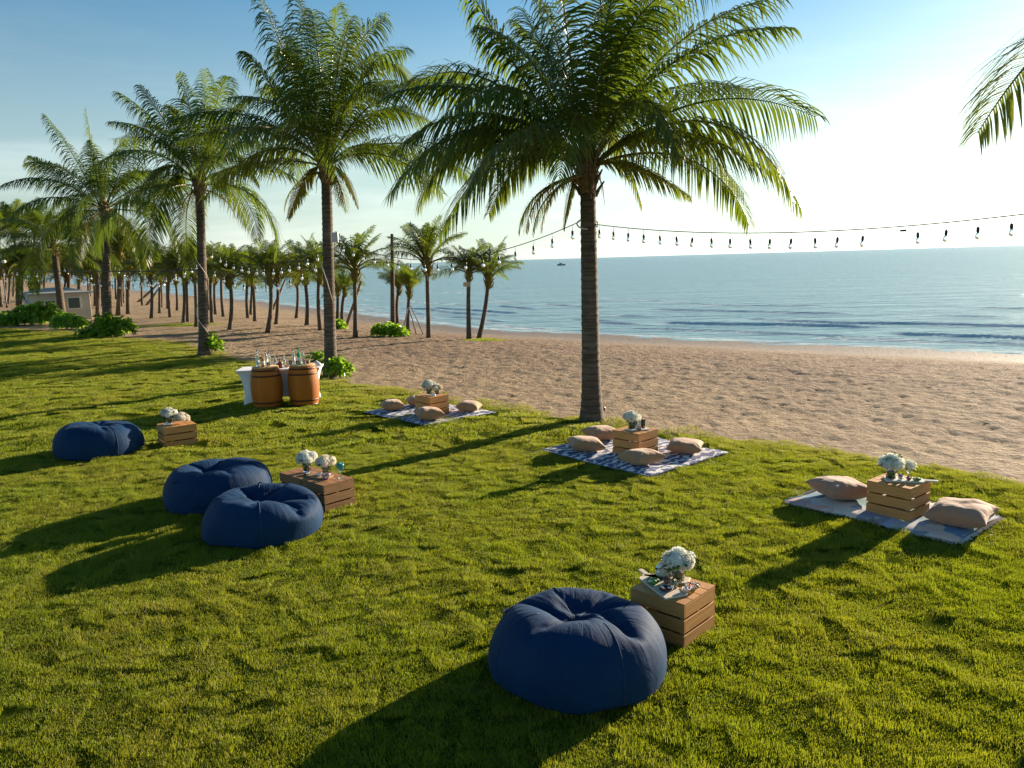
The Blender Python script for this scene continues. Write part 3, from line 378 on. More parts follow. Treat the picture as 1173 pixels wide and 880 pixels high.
BAGS[1] = ([-33,53,259],
[403,27,17,-3,31,-2,-4,30,-1,-5,30,-1,-5,31,1,-7,30,4,-14,28,2,-17,26,-1,-19,26,-2,-29,12,-4,-29,10,0,-23,21,-1,-25,15,0,-25,17,0,-26,13,2,-24,18,-1,-24,11,2,-25,-1,3,-28,9,-6,-28,5,0,
-29,6,-1,-28,2,2,-31,2,0,-28,-2,1,-33,5,-1,-20,-12,11,-22,-21,9,-26,-7,-17,-27,-12,-4,-32,-8,5,-23,-8,10,-18,-25,-13,-22,-23,1,-20,-24,-3,-20,-24,2,-18,-25,-3,-17,-26,3,-14,-27,-3,-15,-28,11,-4,-26,-3,
-2,-29,-7,-5,-30,2,-6,-31,-1,-3,-26,6,25,-17,-5,6,-31,0,5,-29,6,3,-31,8,9,-30,3,10,-30,-3,15,-24,-12,16,-27,-5,20,-25,8,20,-21,1,23,-22,-9,26,-20,3,27,-18,-2,27,-16,2,30,-12,1,30,-10,4,
31,-6,1,31,-5,3,31,-2,2,31,-2,2,30,1,2,31,2,3,30,5,1,29,7,2,30,11,1,28,11,1,28,14,1,27,15,0,26,18,0,24,19,0,23,22,-1,22,24,0,20,25,-1,19,26,-1,14,28,-2,12,31,-2,
7,31,-3,6,31,-3,3,32,-2,0,31,-3,7,1,16,1,0,0,3,1,-2,-3,-1,0,-11,-4,4,-5,-2,-2,-2,0,1,1,1,0,1,0,3,11,10,-5,9,8,-13,-2,-1,-1,0,2,-1,-1,0,1,-1,1,-1,0,-4,11,
-3,0,1,-2,6,-12,0,-1,0,-1,1,1,-1,-1,1,-2,1,-3,1,-1,2,2,-3,12,1,-4,6,-8,4,-7,-5,3,-8,3,-2,-4,1,0,9,1,0,-11,-5,-3,-11,-3,0,12,0,0,-3,-1,0,4,-1,-1,-2,-1,-1,4,
0,0,-2,-2,-1,5,2,0,-11,0,-5,-1,-1,-2,8,0,0,4,16,5,10,7,-3,2,-19,-10,-6,-3,3,-10,0,-1,-7,5,1,-7,0,-1,-2,0,0,2,-4,-6,9,1,-1,6,0,0,-4,2,-2,2,2,1,9,1,1,1,
2,3,4,3,2,1,0,1,2,1,2,-1,1,-1,1,0,1,0,0,0,0,0,1,0,1,0,0,0,1,-1,0,0,1,1,0,0,0,-2,0,1,1,0,0,-1,0,0,1,0,1,0,0,0,1,0,1,0,0,-1,-1,-1,
1,0,0,-1,1,0,1,1,0,-1,0,0,2,0,1,-1,1,0,1,-1,-1,1,1,0,-4,1,2,0,0,-1,-2,-1,2,5,2,-1,13,5,-8,3,2,-2,3,0,-4,0,0,-2,-1,1,-5,-10,-5,8,-7,-4,15,1,0,0,
0,0,0,0,0,-3,1,0,-1,-3,1,-15,2,0,-3,0,-1,16,0,2,4,0,-1,-1,1,1,0,0,0,4,-1,0,-3,-5,0,-19,1,-5,-9,6,-7,4,1,3,6,-7,5,20,0,0,-13,2,-1,21,5,-4,11,1,1,-9,
1,-1,4,2,-2,-4,4,0,2,3,-1,-4,5,-3,-2,3,1,-6,-1,-2,8,-12,10,3,-7,6,-4,4,-1,-2,-20,-6,-14,-5,1,-10,12,7,8,4,-5,10,2,0,6,-3,-1,7,2,2,2,1,0,0,6,6,-4,1,1,-4,
0,0,3,0,1,-2,-2,-1,-4,0,0,-2,-3,-4,-2,-2,-1,-1,0,-1,-1,0,-3,1,-1,2,-1,1,-1,0,0,1,0,1,-1,0,-1,1,0,0,-1,1,1,0,-1,-1,0,0,0,2,0,0,-1,0,0,1,0,1,-1,0,
-2,1,0,1,-1,0,-2,0,0,2,2,1,-1,0,0,1,-1,0,-1,-1,0,2,0,0,-2,0,-2,1,-1,1,-1,2,1,-1,-1,0,-1,-1,-1,-1,1,1,-3,0,0,1,1,0,6,1,-1,3,2,1,0,1,-1,-2,-1,1,
1,-1,-1,-3,-6,0,-6,-2,6,1,2,1,0,-2,0,1,1,-1,0,-1,0,1,4,-4,0,-2,0,2,-5,4,-2,-3,0,0,0,1,-1,0,0,2,-2,0,-1,1,-1,0,5,-4,-1,4,-3,3,3,-1,3,-1,0,-1,-1,0,
-4,1,-3,0,-3,0,6,1,5,2,-1,-5,-1,-1,1,0,2,-1,-1,-1,1,-1,2,-2,-2,1,5,0,0,-2,-1,1,7,8,0,3,9,-1,-4,-4,-1,-3,-5,-2,-3,-6,2,1,8,2,3,-2,0,7,-3,2,3,-1,0,1,
-2,-1,2,2,0,-1,2,3,-4,-2,1,-2,1,0,2,-2,1,0,0,0,-7,-2,-2,2,2,0,-3,-3,-2,1,1,-1,-2,-1,1,0,0,-1,1,-1,0,-1,2,-1,1,-2,2,0,1,-2,0,0,1,0,-1,0,0,1,0,0,
0,0,0,-1,0,0,0,1,-1,-1,0,1,2,-2,0,-1,1,-1,1,0,1,-1,-1,0,0,1,0,0,0,-1,0,0,0,-1,0,0,0,0,2,1,0,-2,0,-1,0,0,0,0,-2,1,1,0,-2,0,1,1,0,-4,-3,0,
-9,-1,6,1,-2,4,0,-1,4,2,1,1,-1,1,3,1,0,-3,4,-2,-9,2,1,0,-1,0,1,1,-2,3,-1,1,3,4,1,7,-2,-4,5,-1,-6,-10,1,-1,-5,2,-2,-2,1,-2,-2,0,0,-2,0,1,4,3,4,14,
-4,16,6,-1,11,-8,2,-2,-4,4,-6,-25,-1,0,13,-2,-6,-24,-2,3,-10,1,-1,2,-1,2,-3,-1,1,3,-6,3,-1,-2,1,5,-11,5,4,0,0,10,-5,3,2,28,-11,-1,18,-8,-1,-5,3,-3,13,2,12,-4,0,14,
-2,1,-1,-11,3,-6,-4,-1,-3,1,0,0,1,1,-3,-2,0,0,-5,-4,-1,0,-1,0,-1,0,-2,-1,0,0,1,0,3,1,0,-2,-2,1,1,2,0,-1,-1,1,1,0,-1,0,1,0,-1,0,1,2,-2,1,-2,2,-2,1,
-1,2,0,0,-2,0,0,0,0,-1,0,-1,1,1,1,-1,-1,0,1,-1,1,0,1,-2,-1,1,0,0,-1,2,0,1,-2,0,0,0,-1,-1,0,1,0,2,0,0,0,1,0,0,0,0,-2,-1,0,2,-1,1,0,1,0,0,
0,-1,-1,-1,2,0,1,-2,0,0,1,2,1,-1,-2,0,1,-1,0,1,0,-1,-1,0,1,-1,0,1,2,0,0,0,1,-3,-2,0,1,0,0,-1,1,1,1,-1,-2,-3,-2,1,6,14,-6,0,8,-1,2,5,-2,-2,2,-2,
-1,3,-2,0,1,-1,0,-1,-5,0,-6,-3,2,-9,2,-3,-15,21,-2,-7,12,7,-6,9,9,-9,-4,-4,12,13,-11,10,4,-6,7,-2,4,-2,3,-2,-1,-4,7,-2,2,-1,0,-3,11,-4,-4,4,-2,-7,14,-4,-4,-38,7,-10,
-33,5,-4,10,-1,5,-8,1,-6,12,-1,-4,0,0,-2,20,-1,3,10,0,4,-2,0,-2,-1,-1,2,-1,1,-1,1,1,-1,0,0,0,0,-1,1,1,1,1,-2,-1,-2,0,1,1,1,-1,1,0,1,-1,0,-1,1,0,1,0,
-2,0,0,1,-1,-1,0,-1,1,-1,0,-2,0,0,0,1,2,0,0,0,0,0,0,2,-1,-2,-2,2,2,0,-1,0,1,0,-1,1,-1,0,0,0,0,-2,1,-1,2,-1,0,0,2,0,-1,-2,1,-1,0,0,0,-1,-1,0,
0,1,2,0,0,-2,2,-2,0,-2,0,0,-2,1,1,1,-1,0,-1,1,-1,1,0,-1,1,0,1,-2,-1,1,0,-1,0,1,0,0,-1,1,0,1,-1,-1,-1,0,1,2,-1,-1,0,1,0,-2,0,-1,0,-1,1,1,0,1,
-3,-6,0,2,1,2,-1,-1,2,0,2,2,1,-1,2,0,1,1,2,0,2,-1,-1,0,1,-3,-2,2,1,-3,1,2,-4,-7,11,-1,-5,5,-4,3,0,2,4,-6,2,7,-7,3,-4,2,-2,3,-1,3,-3,2,-2,3,-2,0,
-4,2,-2,-6,2,0,-9,3,-5,11,-4,5,11,-1,5,-4,1,-1,4,0,1,-3,1,-3,3,0,0,-2,0,-2,-2,-1,-3,-2,1,2,1,0,-2,-1,-1,0,0,0,2,0,0,0,0,2,0,0,-2,-2,0,1,1,-1,0,1,
0,0,-2,1,-1,2,-1,1,-2,0,0,0,2,0,0,-1,0,0,0,0,0,0,1,2,0,-1,0,-1,-1,0,0,0,0,0,0,-2,0,2,2,-1,-2,0,0,1,-2,0,-1,0,1,1,0,0,0,2,-2,0,-2,2,0,0,
-2,0,2,1,-1,-1,0,0,0,0,1,0,0,-1,-1,1,0,1,-1,1,1,1,0,0,0,0,-1,-1,-1,0,1,0,2,0,0,-1,-2,0,1,1,0,-2,0,0,0,0,1,0,0,-2,0,-1,1,1,1,0,-1,-1,1,2,
0,-2,0,2,0,0,0,2,0,-1,-1,-2,0,-4,4,-1,-2,1,0,0,1,2,-2,1,0,1,1,0,0,2,-2,-1,1,1,2,0,1,-2,0,1,3,-7,0,3,-2,-2,4,-2,-2,6,1,0,-3,-1,5,-3,1,1,-5,1,
1,3,-1,0,0,0,-2,-1,-1,0,1,1,0,0,0,-4,1,-2,-3,0,0,8,1,4,8,0,4,-4,-1,-2,2,-1,1,0,1,0,1,0,-2,-6,0,-3,-4,2,1,2,-2,-2,-2,0,2,1,1,-1,1,0,-1,-1,0,0,
0,-1,0,-1,1,2,1,0,0,1,-1,-2,-1,2,2,-2,0,-2,2,-1,1,-1,0,1,-1,0,0,0,0,-1,0,0,1,1,0,-2,0,0,0,-1,0,0,1,0,0,0,1,2,-1,-2,-2,0,2,0,0,-2,1,0,2,1,
0,-2,0,0,0,-2,1,0,1,-1,1,0,0,0,-1,0,-1,1,1,0,1,-1,0,-1,1,0,0,-2,0,1,0,0,-2,1,0,0,-2,-1,0,1,2,0,0,0,-1,0,-1,1,2,0,-1,-1,-1,1,-2,1,0,0,-1,0,
1,1,0,0,-1,1,1,0,-1,-1,0,-1,0,1,0,1,0,0,0,-2,0,1,1,1,-1,2,-1,0,-2,1,0,0,0,-1,1,0,1,0,0,0,-2,-2,1,2,1,0,-2,-1,-2,3,1,1,0,0,0,-2,0,4,-7,4,
2,-1,1,0,1,0,-1,1,-3,-4,8,-2,0,-4,2,-1,2,-1,3,0,1,-1,0,-2,3,-2,2,6,-1,2,3,-1,3,-4,2,-3,-8,2,-5,3,0,3,-2,2,-1,-1,-1,0,-3,0,-1,1,0,1,1,-1,-1,-1,2,2,
2,0,-2,0,-1,2,-2,0,0,1,1,0,-1,0,0,1,0,-2,0,0,0,-1,1,1,1,-2,-1,1,1,1,-2,1,1,1,0,-2,0,-1,0,0,0,2,0,1,-2,-2,-2,1,0,0,0,2,1,0,-2,0,0,0,-1,-1,
2,1,1,-1,-1,0,0,1,0,0,-1,-1,0,1,0,0,0,1,0,0,0,-1,-1,0,1,0,0,0,1,0,-2,0,-1,1,0,2,-1,-1,-1,2,0,-1,0,0,1,-2,0,0,0,1,0,0,-2,0,0,0,0,0,1,0,
-2,0,0,0,1,0,2,-2,0,-1,0,0,-1,0,1,1,0,-2,-1,0,1,1,0,0,0,-1,0,-1,0,0,0,1,0,0,-1,0,2,0,1,0,2,-2,0,-1,0,1,-1,0,-2,-1,0,0,2,1,1,-1,-1,0,0,2,
2,0,-2,-1,0,2,0,0,-1,-1,3,-1,0,-2,1,0,1,0,-1,1,1,2,-2,0,-1,1,-1,1,-1,-1,-1,0,0,1,0,2,-2,1,-2,0,0,0,1,0,0,-2,1,0,3,-1,2,0,0,-2,-1,0,0,0,0,0,
1,0,1,-1,1,0,0,0,0,1,-1,-1,-1,1,1,0,0,-1,1,1,0,0,-1,0,0,0,0,0,0,1,-1,0,0,1,0,1,-1,0,-1,0,0,0,0,0,-2,1,-1,2,-1,2,0,0,0,-1,0,-2,1,1,2,0,
0,0,0,-2,-1,0,1,0,0,0,0,-1,-2,0,1,2,0,0,0,0,0,-1,-1,0,1,1,-1,-1,0,1,0,0,0,1,-1,0,0,0,0,-1,0,0,1,0,-1,0,0,-1,-1,1,2,-1,-1,0,0,0,0,2,-1,0,
-1,0,0,0,0,0,0,0,-1,-1,0,1,2,-1,0,0,0,0,-1,1,0,0,-1,0,1,0,-2,-2,0,2,1,-1,0,0,0,0,1,2,0,0,-1,0,0,0,0,0,1,1,-1,0,-2,1,-1,1,0,-1,0,-1,1,0,
2,0,0,0,-1,1,-1,0,-1,1,1,-1,-1,0,1,0,-1,-1,1,2,2,0,-1,0,0,0,-2,0,-1,0,0,1,0,-1,0,0,2,0,0,-1,0,2,1,1,0,-1,0,-2,1,0,2,-1,0,-1,-1,0,0,1,0,0,
0,0,-1,-1,1,1,1,-2,0,1,1,0,-2,0,0,1,0,0,0,0,0,0,1,0,0,-2,1,-1,1,-1,0,-1,0,0,1,0,1,0,0,0,1,0,0,0,0,-1,-1,-1,1,2,1,-1,-1,0,1,0,1,-2,1,-2,
1,-2,0,0,1,0,0,1,1,0,-1,0,-1,0,0,1,0,0,0,1,-1,0,-1,2,1,0,-2,-2,0,0,0,0,1,1,1,-1,-2,-2,2,2,0,-1,-1,0,0,0,1,0,-1,0,-1,1,0,1,0,0,1,0,-1,0,
1,0,-1,0,1,-1,0,-1,0,-1,1,1,-1,-1,-1,0,2,0,0,-1,2,1,-1,-1,-1,1,-1,0,-1,1,0,0,0,0,1,0,-1,0,1,2,-1,-2,-1,1,1,1,0,0,-2,-2,0,1,1,0,0,-1,0,1,1,-2,
0,-1,2,0,0,0,0,2,0,0,-1,0,0,0,0,0,0,-1,0,0,1,-1,0,0,1,-1,0,0,2,0,0,-1,-1,0,0,0,0,0,1,1,1,0,0,-2,1,0,1,0,-1,1,-1,0,0,-1,0,-1,0,1,0,1,
-1,0,-1,0,1,2,0,0,-1,1,-1,0,0,1,0,1,-1,0,0,2,0,-2,-1,0,2,1,0,-2,-2,0,1,1,0,0,-1,0,-1,3,-2,2,-1,2,-1,0,0,0,-1,0,0,1,0,-1,-1,0,1,0,0,1,2,-1,
-1,-2,0,0,2,0,0,-1,0,1,0,2,-1,2,0,0,-2,-1,-1,0,-1,-1,0,0,2,0,0,0,0,0,-1,-1,1,-1,1,-1,0,0,1,1,0,0,-1,-1,-1,1,0,1,0,1,-1,-1,-1,0,1,0,0,-1,1,0,
1,-1,1,0,0,-1,-1,-1,0,0,2,0,0,-1,0,0,-1,1,0,1,1,-1,0,-2,-1,1,0,0,-2,0,0,0,-1,1,2,0,-1,-1,1,0,1,-1,0,-2,0,0,0,0,0,-1,0,-1,1,2,0,0,-1,0,-1,0,
2,1,0,-1,0,0,1,1,0,-1,-2,1,1,2,-2,-1,0,1,1,-1,0,0,0,0,-1,0,0,1,0,-1,1,0,1,0,0,0,-1,1,0,1,-2,0,-1,0,0,1,0,0,1,1,1,-2,-1,-1,1,2,-1,0,-1,0,
1,-1,1,0,1,0,-1,0,0,0,0,1,0,1,-1,0,-1,-2,1,1,2,-1,0,0,0,-1,-1,0,1,1,0,-1,0,1,1,-1,-1,-1,0,1,2,0,-1,0,0,0,0,0,0,-2,2,-1,1,-1,1,1,-1,-1,0,0,
0,0,0,0,0,0,0,0,0,-1,-1,1,1,1,0,1,-1,0,-1,1,0,-1,1,-2,1,-2,0,-1,1,2,1,1,-1,1,-1,1,-2,1,0,0,-1,-1,1,0,1,0,1,0,0,0,0,-1,-1,0,1,1,0,-2,0,0,
2,-1,0,-1,1,-1,0,-1,1,0,-1,-1,0,1,1,-1,0,-1,1,1,1,0,-2,-1,0,0,0,-1,1,1,1,0,-2,2,-1,2,0,-1,-1,0,1,1,0,1,0,-2,-2,0,1,0,0,0,0,0,0,2,0,0,-2,0,
0,1,0,1,-1,-1,0,0,0,-1,0,0,-1,0,0,1,-1,0,0,0,0,1,1,1,-1,-1,1,1,0,-2,-1,0,0,1,1,0,1,0,0,-1,0,2,-1,-1,-1,1,0,0,0,0,0,0,1,0,1,0,0,-1,1,0,
-1,-1,-2,3,0,2,-1,0,0,0,0,0,-1,1,0,1,-1,0,0,0,0,-1,1,-2,1,-1,2,1,1,1,-1,-1,-1,0,1,-1,0,1,2,0,-1,-2,0,1,0,1,-1,2,-1,1,0,0,0,0,-1,-1,0,0,1,-1,
2,0,-1,-1,-1,0,0,0,1,0,1,0,0,-1,0,1,0,0,-1,1,0,0,0,0,0,1,0,-1,-1,0,1,1,0,0,-2,1,0,1,0,0,1,-2,-1,-2,2,0,2,-2,0,-2,0,-1,2,2,0,0,-2,1,-2,0,
-1,0,0,1,1,0,-1,0,0,1,-1,0,-2,1,0,1,0,1,-1,1,-1,1,-1,1,0,0,-1,1,-1,1,-1,0,-1,-1,0,2,0,1,-1,2,0,-1,-1,-2,2,-1,1,-2,-2,1,0,1,-1,-1,0,0,0,1,0,0,
0,1,1,-1,-2,-1,0,-1,0,1,2,0,0,-1,1,-1,1,0,0,-2,0,1,1,0,0,-1,0,0,2,0,-1,-1,1,0,1,-2,1,0,0,-1,0,1,2,0,0,-1,-2,0,-1,1,1,1,0,-2,1,1,0,-1,0,0,
1,-1,0,0,1,0,-1,-1,0,1,-1,0,1,0,2,-2,1,-1,0,-1,-1,1,2,0,0,-1,1,0,0,0,1,1,0,0,-1,1,-1,1,-2,-1,-1,0,1,1,0,0,-1,1,0,0,-1,0,1,1,0,-1,0,-1,1,-1,
2,0,0,-1,-1,0,1,1,0,0,0,1,-2,1,0,0,0,0,0,-1,0,1,0,0,-1,0,0,0,1,0,0,-1,-1,1,1,0,-1,-1,0,0,2,0,0,-2,0,1,2,0,-1,0,-1,0,-1,2,1,1,-2,-1,-1,1,
1,1,0,0,-1,-1,-1,0,2,-1,1,-1,0,0,1,0,0,0,1,-1,0,-1,1,0,1,0,0,-1,-1,0,1,-1,-1,0,0,1,-1,0,-1,-1,1,1,1,-1,-1,1,1,-1,0,-1,2,-1,-1,0,0,2,-2,0,-1,2,
-1,-1,-1,0,1,0,0,-1,1,1,1,0,-1,-1,-1,1,1,1,0,1,0,-2,-1,0,0,0,-1,0,-2,0,1,2,0,-1,0,0,2,0,0,-1,-2,1,1,2,-2,0,-2,2,0,0,0,1,0,0,-2,0,0,1,2,0,
0,-2,-2,0,0,1,-1,0,0,2,0,0,-1,2,1,0,-2,0,1,1,0,-1,0,1,0,1,-2,0,-1,0,2,1,2,-1,-2,0,1,1,-2,-2,0,0,0,0,0,1,0,0,0,0,1,1,1,0,-1,-1,0,0,2,0,
0,-1,0,1,-1,0,0,2,0,0,-1,-1,-2,0,0,2,1,0,-1,0,0,-1,-1,1,0,-1,0,1,1,-1,-1,1,1,0,-1,-1,1,1,0,-1,0,0,1,1,1,0,-1,0,0,0,-1,1,-1,0,-2,2,0,-1,-1,0,
1,1,1,1,-1,-1,-1,1,1,0,-1,0,-1,1,0,1,-1,0,0,0,-1,0,1,1,1,-1,-1,-1,-1,0,-1,1,0,0,-1,0,-1,0,0,1,0,0,0,1,1,-1,1,-1,0,-1,1,1,-1,-2,0,1,2,-1,-1,0,
0,0,-1,0,0,-1,0,0,2,1,1,-1,-1,1,0,-1,-1,0,1,0,-1,-1,-1,0,2,0,0,-1,1,0,-1,-2,0,1,0,1,0,0,-1,1,2,0,0,-1,0,0,-1,1,-2,1,0,1,1,-1,0,-2,2,0,1,-1,
0,0,0,0,0,0,1,0,0,0,-1,-1,1,1,1,-1,0,1,1,1,0,-2,-1,0,2,-2,-1,-1,1,0,0,1,0,1,0,-2,0,-1,2,1,1,0,-2,-1,-2,1,1,0,-1,-1,2,2,2,0,-1,-1,0,-1,1,0,
1,-1,0,0,0,0,0,1,-1,0,-2,1,1,1,-1,-2,2,0,1,-2,0,-1,1,1,2,0,0,-2,0,0,1,-1,0,0,1,-1,1,1,0,-1,0,1,1,0,-1,-1,0,1,0,0,-1,0,0,0,0,-1,0,-1,0,0,
0,1,1,-1,1,0,2,-1,-1,1,0,0,-2,-1,0,0,2,0,0,-2,0,0,2,0,0,-2,0,-1,2,0,0,0,0,1,-2,1,-1,2,-1,0,0,1,0,-1,0,1,1,0,0,-1,-1,-1,1,0,-1,-1,0,1,-1,-1,
1,1,1,-1,0,1,-1,-1,-2,2,0,0,-1,1,0,1,0,2,0,-1,-1,-1,-1,0,-1,-1,-2,0,0,0,-1,1,0,1,1,3,-4,-1,-4,2,-2,1,2,2,2,0,0,-3,1,0,3,-1,-1,-1,-1,0,1,1,0,-1,
1,0,1,-1,-1,0,1,1,-1,0,1,0,0,-1,0,0,0,0,-1,0,0,0,-1,1,0,1,0,2,0,-2,-1,-2,0,1,1,1,-1,2,-1,1,0,0,-1,-1,1,1,0,1,0,0,-1,-1,-1,0,1,2,2,-1,-1,0,
1,1,-2,0,-2,0,0,1,0,1,0,0,-1,1,0,-1,0,0,0,0,1,1,1,-1,0,0,1,1,-2,0,-1,1,0,1,1,0,-2,-1,0,1,0,0,-1,1,0,1,0,0,-1,0,0,1,-1,0,-1,0,-1,1,1,0,
-1,-1,1,1,0,-1,0,1,0,0,1,0,1,0,0,0,-1,-1,-1,1,2,-1,0,0,1,0,0,-1,-1,-1,0,2,0,0,-2,0,1,2,0,-1,-1,0,1,0,0,-2,1,-2,0,-2,2,0,1,-1,1,0,1,-1,-2,2,
0,1,-1,0,-1,0,1,1,-1,-1,0,1,-1,-1,-1,1,1,0,0,0,1,-1,0,0,1,-1,0,-1,0,-1,0,0,0,0,0,0,-2,1,-2,-1,0,0,0,-2,0,-2,-1,-7,4,0,7,0,1,1,0,0,-2,0,-1,4,
-1,1,-3,0,-1,2,1,1,-1,0,1,0,0,-2,-1,1,0,0,-2,0,0,0,-2,0,1,3,2,0,-1,-1,2,0,-1,0,2,1,0,-2,0,-2,0,1,2,2,0,0,0,-1,-1,-2,2,0,0,0,2,0,-2,-2,0,1,
0,1,0,1,1,0,-1,-2,-2,1,1,0,0,0,2,-1,1,0,1,0,0,0,0,0,0,0,0,1,-1,0,0,0,0,0,0,-1,-2,0,0,1,1,0,0,1,0,0,-2,0,1,2,0,0,-1,0,0,1,1,-1,-1,0,
1,0,0,-1,1,-1,1,-1,0,0,1,0,0,1,0,-1,-1,1,-1,0,0,1,0,-1,-1,-1,0,0,1,1,0,-1,-1,0,1,-1,1,1,0,-1,0,1,0,-2,0,1,2,0,-2,-1,0,2,0,0,-2,0,-1,1,0,1,
0,1,-1,0,0,0,-2,0,-2,0,1,-4,0,-2,6,1,1,-1,-1,-2,1,0,1,1,1,0,-1,-1,-1,0,1,0,1,-1,0,0,1,0,0,-1,1,0,1,-1,0,0,1,0,-2,-1,0,1,0,-3,0,2,1,-1,-3,-4,
2,2,2,0,0,5,-2,-2,-4,1,2,1,0,-2,0,1,2,1,0,-1,-1,-1,-1,1,-1,1,-1,1,0,0,1,-1,0,0,0,-1,0,-1,0,0,1,0,-1,-1,1,0,0,1,0,2,-1,1,0,1,-1,-2,0,0,1,0,
2,1,-1,0,0,1,-2,0,1,2,1,-1,-1,-1,-1,1,0,1,1,0,1,0,0,0,-1,0,-1,1,0,0,-1,0,0,-1,0,0,1,0,0,-1,1,0,2,0,0,-2,0,1,3,0,-1,-1,0,1,0,-1,-1,0,1,0,
0,-1,0,-1,2,0,2,-2,-2,0,2,0,-1,0,-2,0,0,3,0,2,0,-1,-2,-1,0,0,0,1,1,0,-1,-1,0,-1,0,1,0,1,0,1,-1,1,0,1,-1,0,-1,1,-1,-1,0,1,0,0,0,2,0,-2,-1,0,
1,0,-1,-1,0,-1,1,1,1,0,0,0,-1,0,-1,0,0,-1,2,1,-1,-2,0,-3,0,-1,5,-1,-1,1,1,1,1,1,-1,-2,-1,0,2,0,0,0,0,0,-1,1,0,-1,-2,0,1,1,-2,-1,-1,2,1,0,-2,-1,
-1,0,-3,0,0,3,-1,-1,-2,2,2,5,-2,-3,-5,-1,1,-5,1,1,7,0,-1,-3,1,1,2,0,-1,-2,-1,0,2,2,0,0,0,-1,-1,-1,1,1,0,0,-2,0,1,4,-2,-4,-9,2,1,4,1,3,7,0,-2,-6,
1,0,4,0,0,-2,0,2,1,0,-2,-1,-1,0,1,0,0,-2,2,1,1,-2,-1,0,2,1,2,-1,-1,-2,-1,1,1,0,0,-1,1,0,0,-1,0,0,1,0,1,1,0,0,0,0,0,1,0,-1,-2,0,0,2,0,-1,
-3,0,1,1,1,-2,0,0,1,1,0,0,0,0,-1,2,-1,-2,-1,2,-1,1,-1,-3,1,0,-4,-1,3,4,-3,-2,6,0,0,1,1,0,0,-2,0,0,2,1,1,0,-1,1,0,-1,0,-2,2,-2,1,-1,1,-1,1,0,
0,0,0,-1,1,0,0,-1,-1,2,0,0,0,0,1,-1,1,0,-1,-2,0,0,1,-1,1,-1,0,0,0,0,-2,0,1,1,0,2,-1,1,-6,2,-2,3,-2,1,0,0,-1,1,0,0,-1,1,0,0,0,0,0,-1,0,2,
1,0,-1,0,1,1,0,-2,-1,0,1,0,-1,0,-3,-1,1,1,2,-3,-4,0,0,4,-1,3,3,1,-3,-1,0,1,-3,0,0,2,-1,0,-1,-1,0,2,1,-1,-4,-1,-1,-2,2,3,6,-1,-1,-2,0,-1,2,1,0,-4,
1,2,5,-1,-2,-4,0,0,-3,1,1,5,-2,-1,-2,1,0,1,0,-1,0,0,1,1,0,1,-1,0,0,1,0,-1,0,2,1,-1,-2,-1,0,0,1,1,2,0,-2,-1,0,2,0,0,0,2,0,0,0,-1,-2,-1,0,-1,
0,0,0,-1,1,1,1,0,-2,0,1,1,2,0,2,-1,-1,0,0,0,0,-1,1,-2,1,0,0,-1,1,1,-1,-1,1,0,0,1,-1,1,3,0,-2,-3,2,1,-3,0,2,2,-2,-1,1,2,-1,0,-1,0,-1,-1,1,-1,
0,1,1,2,-2,1,-2,2,0,1,-1,0,-1,1,0,2,-2,-1,-1,1,1,-2,0,-1,0,0,0,1,-1,0,1,1,0,0,-1,0,-1,1,1,-1,-1,-1,1,-1,2,3,1,3,1,1,-9,-7,0,5,3,-1,-3,-1,1,3,
1,0,-1,-1,0,1,0,-1,0,1,0,-1,0,0,0,-1,0,1,0,1,-2,0,0,2,-2,0,-1,2,-2,0,-1,2,0,1,-1,1,0,0,1,-1,2,-3,1,-1,2,-2,-1,-3,1,0,1,1,0,-3,-1,1,2,0,0,1,
0,-1,0,1,-1,1,0,2,1,-1,-1,-1,1,0,2,0,0,-1,0,-2,-2,-1,1,1,2,0,-1,-1,1,1,0,0,-1,1,0,0,0,-1,1,1,1,0,-2,0,-2,-1,-1,2,2,1,-2,0,-1,0,-1,1,2,2,-1,-1,
0,0,-1,-2,0,-1,1,1,0,1,0,-1,0,1,-1,1,-1,2,0,1,1,-1,-1,0,-2,1,-1,0,0,2,1,0,-1,1,0,1,-2,1,-1,0,-1,-1,1,0,2,-1,1,-2,0,-1,6,1,0,-2,0,1,-2,0,-2,-1,
1,2,0,-2,1,1,0,-1,0,1,0,0,0,0,0,-2,1,0,1,-2,0,0,1,0,1,-1,0,-2,2,0,1,-2,1,1,1,0,-1,0,-1,0,0,1,-1,1,-1,0,-1,0,0,0,0,1,1,0,-1,0,0,1,-1,1,
-1,-1,-1,2,1,-1,-2,0,2,0,0,-2,0,-1,1,1,0,1,-1,1,-2,-1,0,3,0,-1,-2,1,0,0,0,-1,1,-1,0,0,0,0,-1,-1,0,-1,-1,-1,2,1,1,2,0,0,-1,-1,0,-2,0,-1,-1,2,1,1,
-1,0,-2,0,-1,0,1,-1,3,0,2,0,-1,-2,-4,0,2,1,1,-1,0,0,0,2,0,0,0,0,1,1,-1,0,-1,1,-2,-2,-1,2,2,1,-2,-1,0,0,1,0,1,0,0,0,-2,-1,-2,0,2,1,2,1,0,-3,
0,0,2,0,1,0,0,-2,-1,-1,2,-1,0,0,1,1,-1,0,-1,1,0,1,0,-2,-1,-1,0,0,2,1,-1,-1,3,0,0,1,2,0,-4,0,1,1,-1,1,-3,-1,-1,2,2,-1,2,-1,1,2,0,0,-2,-1,2,-1,
0,0,2,1,-2,0,0,0,1,-1,1,0,0,-1,-1,2,0,-1,-1,1,0,0,0,1,-1,0,-1,2,-1,0,-1,1,0,0,0,0,-1,0,0,1,0,2,0,1,-3,-1,-1,1,0,0,0,-1,0,0,1,-1,0,-1,1,1,
